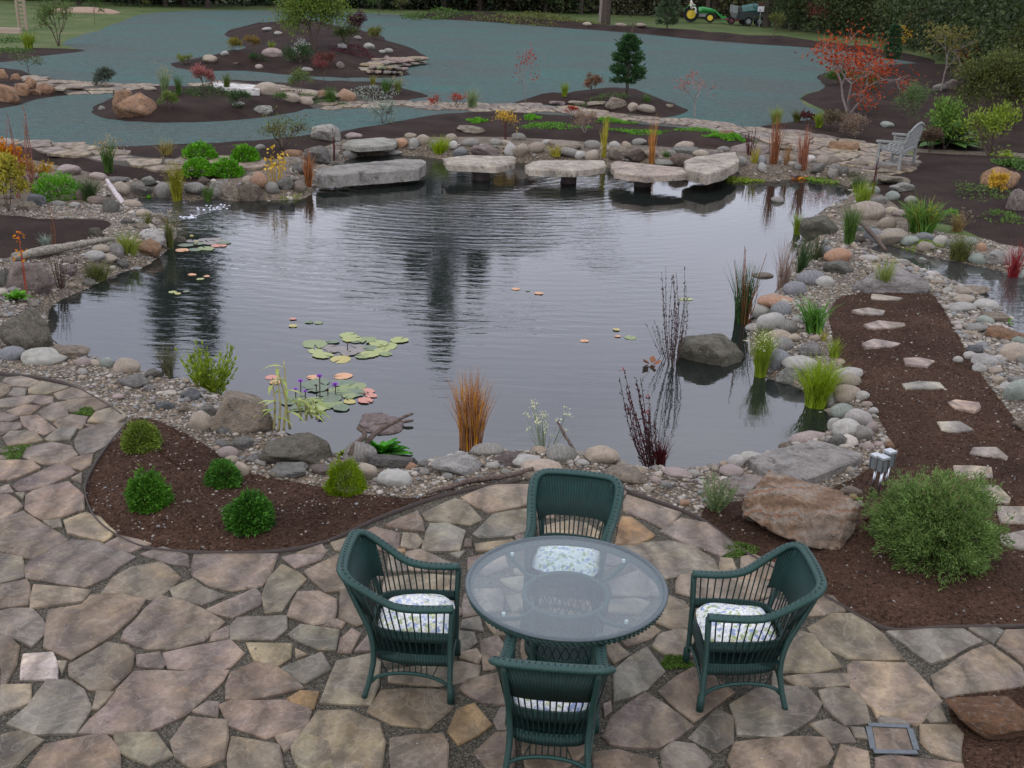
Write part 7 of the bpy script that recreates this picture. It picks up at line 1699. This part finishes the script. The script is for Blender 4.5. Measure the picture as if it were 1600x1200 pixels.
def tractor():
    p = P(1096, 34.5, 0); s = scale_at(p)[0]; t = empty('tractor', p, 'green and yellow compact tractor with a front loader parked at the edge of the woods', 'tractor', None, -.12)
    for y in (-.65, .65): wheel(t, -1.05, y, .72, .42, YLW); wheel(t, .75, y, .45, .28, YLW)
    part(t, 'hood', GRN, lambda m: (tube(m, [(-.35, 0, 1.0), (.0, 0, 1.05), (.8, 0, .98), (1.15, 0, .92)], [.36, .36, .32, .26], 10, [.34, .36, .30, .24])))
    part(t, 'chassis', GREYM, lambda m: (box(m, (-1.2, -.25, .5), (1.0, .25, .8))))
    part(t, 'seat', YLW, lambda m: (box(m, (-1.15, -.25, 1.15), (-.75, .25, 1.27)), box(m, (-1.25, -.25, 1.2), (-1.13, .25, 1.65))))
    for y in (-.65, .65): part(t, 'fender', GRN, lambda m: (tube(m, [(-1.7, y, 1.0), (-1.35, y, 1.45), (-.85, y, 1.5), (-.45, y, 1.1)], [.2] * 4, 6, [.04] * 4)))
    part(t, 'roll_bar', BLK, lambda m: (tube(m, spline([(-1.45, -.5, .9), (-1.5, -.5, 2.0), (-1.5, .5, 2.0), (-1.45, .5, .9)], 4), .04, 6)))
    part(t, 'steering_wheel', BLK, lambda m: tube(m, np.array([(-.5, .2 * cos(a), 1.45 + .2 * sin(a)) for a in np.linspace(0, 2 * pi, 14)]), .02, 5))
    for y in (-.45, .45): part(t, 'loader_arm', GRN, lambda m: (beam(m, (-.1, y, 1.2), (1.2, y, 1.1), .08, .16), beam(m, (1.2, y, 1.1), (1.9, y, .45), .08, .14)))
    part(t, 'loader_bucket', GRN, lambda m: (box(m, (1.8, -.75, .15), (1.86, .75, .75)), box(m, (1.8, -.75, .15), (2.35, .75, .21)), box(m, (1.8, -.78, .15), (2.3, -.72, .6)), box(m, (1.8, .72, .15), (2.3, .78, .6))))
tractor()
# the person on the tractor seat
pt = P(1080, 35, 0)
per = empty('person', (pt[0] - .15, pt[1] + .1, 1.28), 'person in a pale shirt sitting on the green tractor', 'person')
def skinned(name, pts, edges, rad, mat, parent):
    me = bpy.data.meshes.new(name); me.from_pydata(pts, edges, []); o = bpy.data.objects.new(name, me); link(o, parent)
    o.modifiers.new('Skin', 'SKIN'); sv = me.skin_vertices[0].data if me.skin_vertices else None
    if sv is None:
        bm = bmesh.new(); bm.from_mesh(me); bm.verts.layers.skin.verify(); bm.to_mesh(me); bm.free(); sv = me.skin_vertices[0].data
    for i, r in enumerate(rad): sv[i].radius = (r, r)
    sv[0].use_root = True
    ss = o.modifiers.new('Sub', 'SUBSURF'); ss.levels = ss.render_levels = 1
    me.materials.append(mat); return o
SKIN = mat_plain('skin', (.45, .27, .19), .6); SHIRT = mat_plain('pale_shirt', (.62, .58, .52), .9); JEANS = mat_plain('dark_trousers', (.05, .06, .09), .9)
body = skinned('body', [(0,0,.1),(0,0,.35),(0,0,.55),(0,0,.66),(.02,0,.80),(.04,.2,.52),(.18,.25,.30),(.42,.18,.28),(.04,-.2,.52),(.18,-.25,.30),(.42,-.18,.28),(.05,.12,.06),(.45,.16,.06),(.50,.17,-.38),(.62,.17,-.42),(.05,-.12,.06),(.45,-.16,.06),(.50,-.17,-.38),(.62,-.17,-.42),(.03,0,.9)],
    [(0,1),(1,2),(2,3),(3,4),(4,19),(2,5),(5,6),(6,7),(2,8),(8,9),(9,10),(0,11),(11,12),(12,13),(13,14),(0,15),(15,16),(16,17),(17,18)], [.15,.14,.15,.055,.095,.065,.05,.035,.065,.05,.035,.09,.075,.05,.045,.09,.075,.05,.045,.08], SHIRT, per)
m = MB(); V, F = _I[2]; m.add(V * (.105, .09, .10) + (.005, 0, .90), F); m.build('hair', mat_plain('dark_hair', (.06, .04, .03), .8), per, True)
m = MB(); V, F = _I[1]; 
for y in (-.035, .035): m.add(V * .014 + (.118, y, .86), F)
m.build('eyes', BLK, per)
# other machines at the wood's edge
p = P(1150, 38, 0); t = empty('farm_implement', p, 'dark red and grey farm implement standing behind the tractor', 'farm machine', None, -.1)
part(t, 'frame', MAR, lambda m: (box(m, (-1.0, -.5, .3), (1.0, .5, .5)), beam(m, (-1.6, 0, .4), (-1, 0, .4), .1, .1)))
part(t, 'hopper', GREYM, lambda m: (tube(m, [(-.1, 0, .5), (0, 0, 1.0), (.1, 0, 1.6)], [.35, .7, .8], 8)))
for x in (-.5, .6):
    for y in (-.6, .6): wheel(t, x, y, .32, .18, MAR)
p = P(1176, 40, 0); t = empty('utility_trailer', p, 'dark trailer with teal load at the edge of the woods', 'trailer', None, -.1)
part(t, 'bed', DKM, lambda m: (box(m, (-1.4, -.8, .5), (1.4, .8, .62)), box(m, (-1.4, -.8, .6), (-1.32, .8, 1.6)), box(m, (1.32, -.8, .6), (1.4, .8, 1.3)), box(m, (-1.4, -.8, .6), (1.4, -.74, 1.2))))
part(t, 'load', TEAL, lambda m: (tube(m, [(-1.1, 0, 1.2), (0, 0, 1.35), (1.1, 0, 1.25)], [.5, .6, .5], 8)))
for x in (-.5, .5):
    for y in (-.85, .85): wheel(t, x, y, .38, .2, GREYM)
p = P(1186, 42, 0); t = empty('signboard', p, 'small red and white sign standing beside the dark trailer', 'sign', None, 0)
part(t, 'post', GREYM, lambda m: box(m, (-.04, -.03, 0), (.04, .03, 1.6)))
part(t, 'board', WHT, lambda m: box(m, (-.28, -.06, 1.3), (.28, -.03, 1.75))); part(t, 'red_stripe', MAR, lambda m: box(m, (-.28, -.065, 1.78), (.28, -.03, 2.0)))
# trellis shed in the upper left corner
p = G(18, 47); s = scale_at(p)[0]
WOODT = mat_plain('weathered_trellis_wood', (0.26, 0.21, 0.15), .85, .2, nz=.3)
t = empty('trellis_arbour', p, 'weathered wooden arbour with lattice panel in the top left corner', 'arbour', None, .0)
wid = 42 * s
for x in (-wid * .62, wid * .30, wid * .58): part(t, 'post', WOODT, lambda m: box(m, (x - .07, -.07, 0), (x + .07, .07, 2.9)))
part(t, 'top_beam', WOODT, lambda m: box(m, (-wid * 1.1, -.1, 2.6), (wid * .66, .1, 2.78)))
for i in range(10):
    x = -wid * 1.05 + i * wid * .145; part(t, 'lattice_slat', WOODT, lambda m: box(m, (x - .02, -.02, 1.9), (x + .02, .02, 2.6)))
for i in range(4): part(t, 'lattice_slat', WOODT, lambda m: box(m, (-wid * 1.1, -.035, 1.95 + i * .19), (wid * .3, -.022, 1.99 + i * .19)))
for i in range(11): part(t, 'side_slat', WOODT, lambda m: box(m, (wid * .31, -.03, .2 + i * .24), (wid * .57, .0, .32 + i * .24)))
p = G(14, 52); t = empty('planter_wall', p, 'low pinkish timber edging in front of the lattice arbour', 'low wall'); L = 34 * s
for i in range(2): part(t, 'timber', mat_plain('pinkish_timber', (.34, .26, .2), .85), lambda m: box(m, (-L, -.15, i * .16), (L * .55, .15, i * .16 + .15)))
# saplings and shrubs on the left lawn
shrub(92, 72, 66, 48, ((0.06, 0.10, 0.03), (0.14, 0.19, 0.06)), 'bushy multi-stemmed shrub on the strip of mulch by the left lawn', None, 3, 9, .10)
tuft(45, 76, 30, 30, LIME, 'lime green shrub-like tuft beside the arbour timber', 120, .03, .5)
mat_plant(12, 66, 60, 8, GREEN, 'green planting along the foot of the arbour timber', 500, .1, hz=.35); mat_plant(20, 82, 60, 8, GREEN, 'weedy green patch at the left end of the mulch strip', 400, .1, hz=.25)
for x, y, h, w, c, lb in ((148, 38, 46, 18, GREEN, 'thin sapling on the left lawn in a small mulch ring'), (225, 18, 26, 16, OLIVE, 'thin sapling at the back of the left lawn'), (337, 14, 24, 20, OLIVE, 'leafy sapling left of the round-headed saplings'), (592, 24, 34, 26, GREEN, 'light green sapling behind the purple-leaved shrub'), (625, 26, 30, 22, OLIVE, 'thin olive sapling behind the far right shrubs'), (1208, 62, 36, 26, OLIVE, 'small olive tree standing in front of the trailer'), (88, 14, 24, 50, ((0.05, 0.09, 0.03), (0.12, 0.18, 0.07)), 'light green bush under the dark trees at the upper left')):
    shrub(x, y, h, w, c, lb, None, 3, 8, .14, multi=1, name='sapling', cat='tree')
for x, y, w_, c, lb in ((132, 20, 44, 'p', 'left'),): 
    o = obj('mulch_pile', rock_mesh('r', 3, 3), mat_plain('pale_mulch_pile', (0.26, 0.18, 0.13), .95), None); g = G(x, y); o.location = g; o.scale = (3.0, 1.2, .45); tag(o, 'pale pinkish pile of wood chips on the left lawn', 'mulch pile')
pine(1042, 46, 50, 44, 'bluish conifer on the low mound of the far berm', ((0.04, 0.07, 0.035), (0.10, 0.14, 0.07)), 7, leaf=.3, per=34, cone=.5, bare=.15)
for x, lb in ((1132, 'left'), (1140, 'right')): pine(x, 59, 10, 5, 'tiny conifer seedling on the far berm, %s of two' % lb, DGREEN, 4, nb=5, per=8, group='seedlings on the far berm', name='seedling')
mat_plant(840, 29, 180, 7, OLIVE, 'olive weedy planting along the back of the far berm', 1400, .2, hz=.5); mat_plant(680, 22, 120, 7, GREEN, 'green weedy planting behind the hydroseeded field', 900, .2, hz=.4)
# right side planting
shrub(1326, 178, 128, 136, ((0.24, 0.04, 0.025), (0.42, 0.12, 0.06)), 'red maple with sparse scarlet leaves in front of the field', None, 4, 3, .12, multi=3, name='red_maple', cat='tree', bark=M_GREYB, upb=.0, spread=.07)
pine(1391, 106, 62, 30, 'narrow dark conifer right of the red maple', ((0.025, 0.06, 0.03), (0.06, 0.12, 0.05)), 8, leaf=.18, per=30, cone=.5)
shrub(1398, 84, 40, 24, GOLD, 'small tree with yellow autumn leaves behind the narrow conifer', None, 3, 7, .14, multi=1, name='autumn_tree', cat='tree')
gr_ = 'autumn saplings in front of the dark woods'
for x, y, h, w, c, lb in ((1300, 52, 46, 48, PINKR, 'pink-red sapling at the edge of the lawn left of the yellow one'), (1340, 54, 40, 20, ((0.20, 0.12, 0.10), (0.30, 0.2, 0.16)), 'pale reddish sapling between the pink-red ones'), (1412, 50, 34, 20, GOLD, 'yellow sapling top among the red ones'), (1430, 74, 50, 44, ((0.26, 0.06, 0.04), (0.42, 0.16, 0.10)), 'orange-red bushy sapling right of the yellow one'), (1490, 78, 54, 50, PINKR, 'dusty pink tall sapling in front of the right woods'), (1565, 104, 40, 30, ((0.25, 0.2, 0.05), (.4, .32, .1)), 'yellowish sapling in front of the right woods')):
    shrub(x, y, h, w, c, lb, gr_, 3, 34, .20, spread=.13, multi=1, name='autumn_tree', cat='tree', bark=M_GREYB)
shrub(1470, 142, 96, 74, ((0.10, 0.11, 0.035), (0.24, 0.20, 0.07)), 'olive and orange willow-like tree behind the bench', None, 4, 5, .12, multi=1, name='autumn_tree', cat='tree', bark=M_GREYB)
shrub(1510, 118, 40, 30, RUST, 'rusty orange shrub right of the willow-like tree', None, 3, 8, .12)
shrub(1545, 182, 96, 100, ((0.05, 0.065, 0.02), (0.12, 0.135, 0.04)), 'big dark olive bush filling the right side behind the bench', None, 4, 10, .10, multi=5)
shrub(1610, 150, 120, 110, ((0.05, 0.065, 0.02), (0.12, 0.135, 0.04)), 'second dark olive bush cut by the right edge', None, 4, 9, .10, multi=5)
shrub(1420, 200, 70, 40, ((0.06, 0.10, 0.035), (0.15, 0.21, 0.09)), 'soft grey-green upright plant directly behind the bench', None, 3, 16, .07, asp=.25)
broadleaf(1476, 226, 66, 64, ((0.06, 0.13, 0.035), (0.14, 0.25, 0.07)), 'green tropical-looking bush with long leaves right of the bench', 60, name='leafy_bush')
shrub(1475, 232, 74, 52, ((0.07, 0.13, 0.03), (0.16, 0.25, 0.06)), 'taller leafy stems inside the tropical-looking bush', None, 3, 8, .13, asp=.35)
shrub(1545, 242, 72, 66, ((0.12, 0.17, 0.03), (0.26, 0.32, 0.07)), 'yellow-green leafy bush near the right edge above the orange boulder', None, 3, 9, .13, asp=.35)
shrub(1452, 238, 36, 30, BROWN, 'brownish low shrub between the bench and the tropical-looking bush', None, 3, 9, .07)
shrub(1330, 216, 36, 38, ((0.14, 0.10, 0.07), (0.26, 0.20, 0.15)), 'tan seed-headed shrub above the orange slab', None, 3, 12, .05); shrub(1300, 204, 30, 30, ((0.08, 0.07, 0.04), (0.15, 0.12, 0.07)), 'dull brown shrub left of the tan seed-headed one', None, 3, 8, .06)
tuft(1212, 194, 30, 32, ((0.14, 0.18, 0.04), (0.30, 0.34, 0.10)), 'lime grass at the near right corner of the field, left of three', 110, .018, .5); tuft(1245, 190, 22, 24, OLIVE, 'olive grass at the near right corner of the field, middle of three', 90, .018, .5); tuft(1279, 199, 30, 26, LIME, 'lime grass at the near right corner of the field, right of three', 100, .018, .5)
shrub(1262, 192, 18, 18, DRED, 'dark little shrub between the grasses at the field corner', None, 2, 9, .06)
shrub(1345, 140, 26, 40, OLIVE, 'low olive planting beneath the red maple', None, 3, 8, .09); shrub(1310, 132, 20, 30, GREEN, 'green low planting left of the rock beneath the maple', None, 3, 7, .09)
mat_plant(1540, 300, 90, 30, ((0.05, 0.09, 0.025), (0.12, 0.17, 0.05)), 'patchy green groundcover on the dark mulch below the orange boulder', 420, .06, hz=.10); mat_plant(1570, 340, 60, 20, ((0.06, 0.11, 0.025), (0.12, 0.19, 0.05)), 'lower patch of groundcover at the right edge', 260, .06, hz=.1); mat_plant(1487, 334, 20, 7, BGREEN, 'tiny green plant alone on the dark mulch', 120, .05, hz=.08)
shrub(1562, 300, 24, 26, GOLD, 'yellow leafy plant in front of the big orange boulder', None, 2, 12, .07); mat_plant(1590, 262, 50, 16, GREEN, 'strip of grass behind the big orange boulder', 700, .1, hz=.18)
for x, y, w, lb in ((1150, 860, 56, 'bright moss patch between flagstones below the huge boulder'), (1055, 1037, 46, 'bright moss patch between flagstones left of the right chair'), (133, 644, 30, 'small moss patch between flagstones at the upper left of the patio'), (20, 708, 46, 'brownish moss patch between flagstones at the left frame edge')):
    mat_plant(x, y, w, w * .5, ((0.05, 0.10, 0.02), (0.13, 0.20, 0.05)), lb, 1500, .016, name='moss_patch', hz=.03)
# ---- the woods
rsw = np.random.RandomState(99)
def crown_tree(x, y, H, Wd, col, label, group=None, n=1500, leaf=.55, base=.25, trunk_r=.22, name='dark_tree', lump=7):
    """a big tree: trunk, limbs and a crown of many leaf clumps"""
    z = H1(x, y); t = empty(name, (x, y, z), label, 'tree', group)
    m = MB(); tube(m, spline([(0, 0, -.3), (rsw.normal() * .2, 0, H * .3), (rsw.normal() * .4, 0, H * .75)], 4), np.linspace(trunk_r, trunk_r * .35, 9), 8); m.build('trunk', M_BARK, t)
    mb = MB(); C = []
    for i in range(lump):
        a = rsw.uniform(0, 2 * pi); f = rsw.uniform(base, .92); r = Wd / 2 * rsw.uniform(.2, .85) * (1.15 - f * .6); e = np.array([cos(a) * r, sin(a) * r, H * f]); tube(mb, [(0, 0, H * f * .72), e * (.5, .5, .93), e], [trunk_r * .4, trunk_r * .25, trunk_r * .1], 5, cap=False)
        k = n // lump; d = rsw.normal(size=(k, 3)); d /= np.linalg.norm(d, axis=1)[:, None]; q = e + d * (rsw.rand(k) ** .4)[:, None] * np.array([Wd * .26, Wd * .26, H * .15]); C.append(q)
    C = np.vstack(C); C = C[C[:, 2] > .2]; mb.build('limbs', M_BARK, t); m = MB(); leaves(m, C, leaf, rsw, .6); m.build('crown', leafm(*col), t); return t
WG = ((0.022, 0.036, 0.014), (0.055, 0.075, 0.028)); WO = ((0.04, 0.045, 0.018), (0.09, 0.085, 0.035)); WB = ((0.06, 0.045, 0.03), (0.12, 0.09, 0.06))
gw = 'trees of the dark woods beyond the field'
def ray(x, dist):
    p = P(x, 80, 0); d = np.array([p[0], p[1]]); d /= np.linalg.norm(d); return d * dist
xs = [60, 130, 200, 265, 330, 400, 460, 530, 590, 650, 720, 780, 850, 905, 960, 1010, 1060, 1110, 1150, 1190]
for i, x in enumerate(xs):
    q = ray(x, 128 + rsw.uniform(-8, 14) + (0 if x > 500 else -6)); c = (WG, WG, WO)[i % 3]
    crown_tree(q[0], q[1], rsw.uniform(10, 14), rsw.uniform(9, 13), c, unique_label('dark tree of the far woods', x, 6), gw, 2600, .45, .08, .25, lump=11)
# two groups of tall narrow conifers whose dark shapes stand mirrored in the pond
def at_reflect(x, y, dist):
    p = P(x, y, WATER_Z); d = np.array([p[0], p[1]]); hor = np.linalg.norm(d); el = (CAM_H - WATER_Z) / hor; d /= hor; return d * dist, el * (dist - hor)
for x, y, dist, wd, lb in ((690, 548, 122, 11, 'tallest conifer behind the mulch island'), (648, 440, 126, 12, 'tall conifer left of the tallest one'), (742, 440, 124, 12, 'tall conifer right of the tallest one'), (605, 375, 128, 12, 'shorter conifer at the left of the tall group'), (565, 325, 130, 12, 'lowest conifer at the left end of the tall group'), (795, 378, 128, 13, 'shorter conifer at the right of the tall group'), (840, 338, 130, 13, 'lowest conifer at the right end of the tall group'),
                       (262, 560, 118, 6.4, 'tall narrow conifer at the upper left, left of two'), (326, 552, 118, 6.4, 'tall narrow conifer at the upper left, right of two'), (292, 500, 122, 8, 'lower conifer between the two narrow ones')):
    q, H = at_reflect(x, y, dist); z = H1(q[0], q[1]); t = empty('tall_conifer', (q[0], q[1], z), lb, 'tree', 'tall conifers mirrored in the pond'); rs = rsw
    m = MB(); tube(m, [(0, 0, -.3), (0, 0, H * .5), (0, 0, H * .97)], [.32, .2, .03], 8); m.build('trunk', M_BARK, t)
    C = []; D_ = []; mb = MB()
    for k in range(34):
        f = .10 + .90 * (k / 33); R_ = wd / 2 * (1 - f) ** .75 + .25
        for b in range(7):
            a = rs.uniform(0, 2 * pi); r_ = R_ * rs.uniform(.7, 1.15); e = np.array([cos(a) * r_, sin(a) * r_, H * f - r_ * .25]); tube(mb, [(0, 0, H * f), e], [.05, .02], 4, cap=False); n = 26; g = rs.uniform(.15, 1.05, n)[:, None]
            C.append(np.array([0, 0, H * f]) * (1 - g) + e * g + rs.normal(size=(n, 3)) * .3); D_.append(np.repeat(np.array([[cos(a), sin(a), -.5]]), n, 0))
    mb.build('limbs', M_BARK, t); m = MB(); leaves(m, np.vstack(C), .75, rs, .4, dirs=np.vstack(D_)); m.build('foliage', leafm((0.014, 0.028, 0.013), (0.035, 0.058, 0.024)), t)
# nearer, denser woods at the right
WG2 = ((0.03, 0.048, 0.018), (0.085, 0.11, 0.04))
for i, (x, d, H, Wd, c) in enumerate(((1235, 104, 8, 8, WG), (1275, 100, 8, 8, WG), (1325, 96, 8.5, 9, WG), (1375, 92, 8, 8, WO), (1425, 88, 8.5, 9, WG), (1470, 80, 8.5, 9, WG), (1520, 72, 8, 9, WG), (1570, 64, 8, 9, WG), (1620, 56, 8, 9, WO), (1680, 50, 8, 9, WG), (1745, 46, 8, 8, WG))):
    q = ray(x, d); crown_tree(q[0], q[1], H, Wd, WG2 if i % 3 else c, unique_label('dark green woodland tree', x, 30), 'trees of the dark woods at the right', 6500, .24, .06, .24, lump=16)
pine(1537, 78, 40, 26, 'small dark pointed conifer in front of the right woods', ((0.02, 0.05, 0.02), (0.05, 0.10, 0.035)), 7, leaf=.3, per=26)
# trunks that show as dark posts
for x, y, r, c, lb in ((946, 38, .42, M_BARK, 'thick dark trunk at the back of the far berm'), (938, 36, .2, M_GREYB, 'pale thin trunk beside the thick dark trunk'), (1197, 42, .38, M_BARK, 'dark trunk beside the red and white sign'), (1224, 44, .42, M_BARK, 'broad dark trunk right of the trailer'), (1247, 46, .18, M_BARK, 'thin dark trunk right of the broad one'), (1104, 30, .25, M_BARK, 'trunk rising behind the tractor hood'), (706, 12, .2, M_BARK, 'dark trunk behind the middle of the field'), (760, 12, .18, M_BARK, 'thin dark trunk behind the field, right of the other'), (880, 18, .16, M_GREYB, 'pale thin trunk left of the thick dark trunk'), (1010, 22, .2, M_BARK, 'thin trunk right of the thick dark trunk'), (560, 8, .2, M_BARK, 'trunk at the back of the field above the island'), (205, 6, .3, M_BARK, 'dark trunk at the top left of the photo')):
    p = P(x, max(y, 8), 0); p = P(x, y, 0) if y > 5 else p
    if hypot(p[0], p[1]) > 135: p = np.array([*ray(x, 118), 0])
    z = H1(p[0], p[1]); t = empty('bare_trunk_tree', (p[0], p[1], z), lb, 'tree', 'trunks in front of the woods'); m = MB(); tube(m, spline([(0, 0, -.3), (.05, 0, 3), (.2, 0, 8), (.1, 0, 13)], 4), np.linspace(r, r * .4, 13), 8); m.build('trunk', c, t)
    mb = MB(); tips = []; 
    for k in range(5): a = k * 1.3; e = np.array([cos(a), sin(a), .8]); grow_tree(mb, tips, np.array([.1, 0, 6. + k * 1.2]), e / np.linalg.norm(e), 2.0, r * .3, 2, rsw)
    mb.build('limbs', M_BARK, t)['kind'] = 'stuff'; T = np.array([q for q, _ in tips]); m = MB(); leaves(m, np.repeat(T, 8, 0) + rsw.normal(size=(len(T) * 8, 3)) * .6, .45, rsw, .6); m.build('crown', leafm(*WG), t)
# undergrowth massed behind the lawn
def thicket(name, pts, n, col, label, hmax, leaf=.5, dep=5):
    p = np.array(pts, float); sp = spline(p, 12); k = rsw.randint(0, len(sp), n); q = sp[k] + rsw.normal(size=(n, 2)) * (1.2, dep * .4); h = hmax * (.55 + .45 * vnoise(q[:, 0], q[:, 1], .16, 4) * 2 + .2) * rsw.rand(n) ** .8
    C = np.column_stack([q, np.clip(h, .05, None) + hgt(q[:, 0], q[:, 1])]); m = MB(); leaves(m, C, leaf, rsw, .6); o = m.build(name, leafm(*col)); return tag(o, label, 'undergrowth', kind='stuff')
thicket('undergrowth', [ray(x, 124) for x in (-100, 100, 300, 500, 700)], 26000, ((0.012, 0.018, 0.010), (0.035, 0.045, 0.02)), 'dark undergrowth under the woods beyond the left half of the field', 5.0, .45)
thicket('undergrowth', [ray(x, 128) for x in (640, 780, 920, 1080, 1240)], 24000, ((0.05, 0.05, 0.03), (0.11, 0.10, 0.055)), 'brown and olive undergrowth behind the tractor and the far berm', 3.6, .38)
thicket('undergrowth', [ray(1200, 112), ray(1300, 100), ray(1400, 92), ray(1500, 80), ray(1600, 66), ray(1720, 54)], 32000, ((0.03, 0.04, 0.018), (0.075, 0.09, 0.035)), 'dark undergrowth under the woods at the right', 4.0, .26)
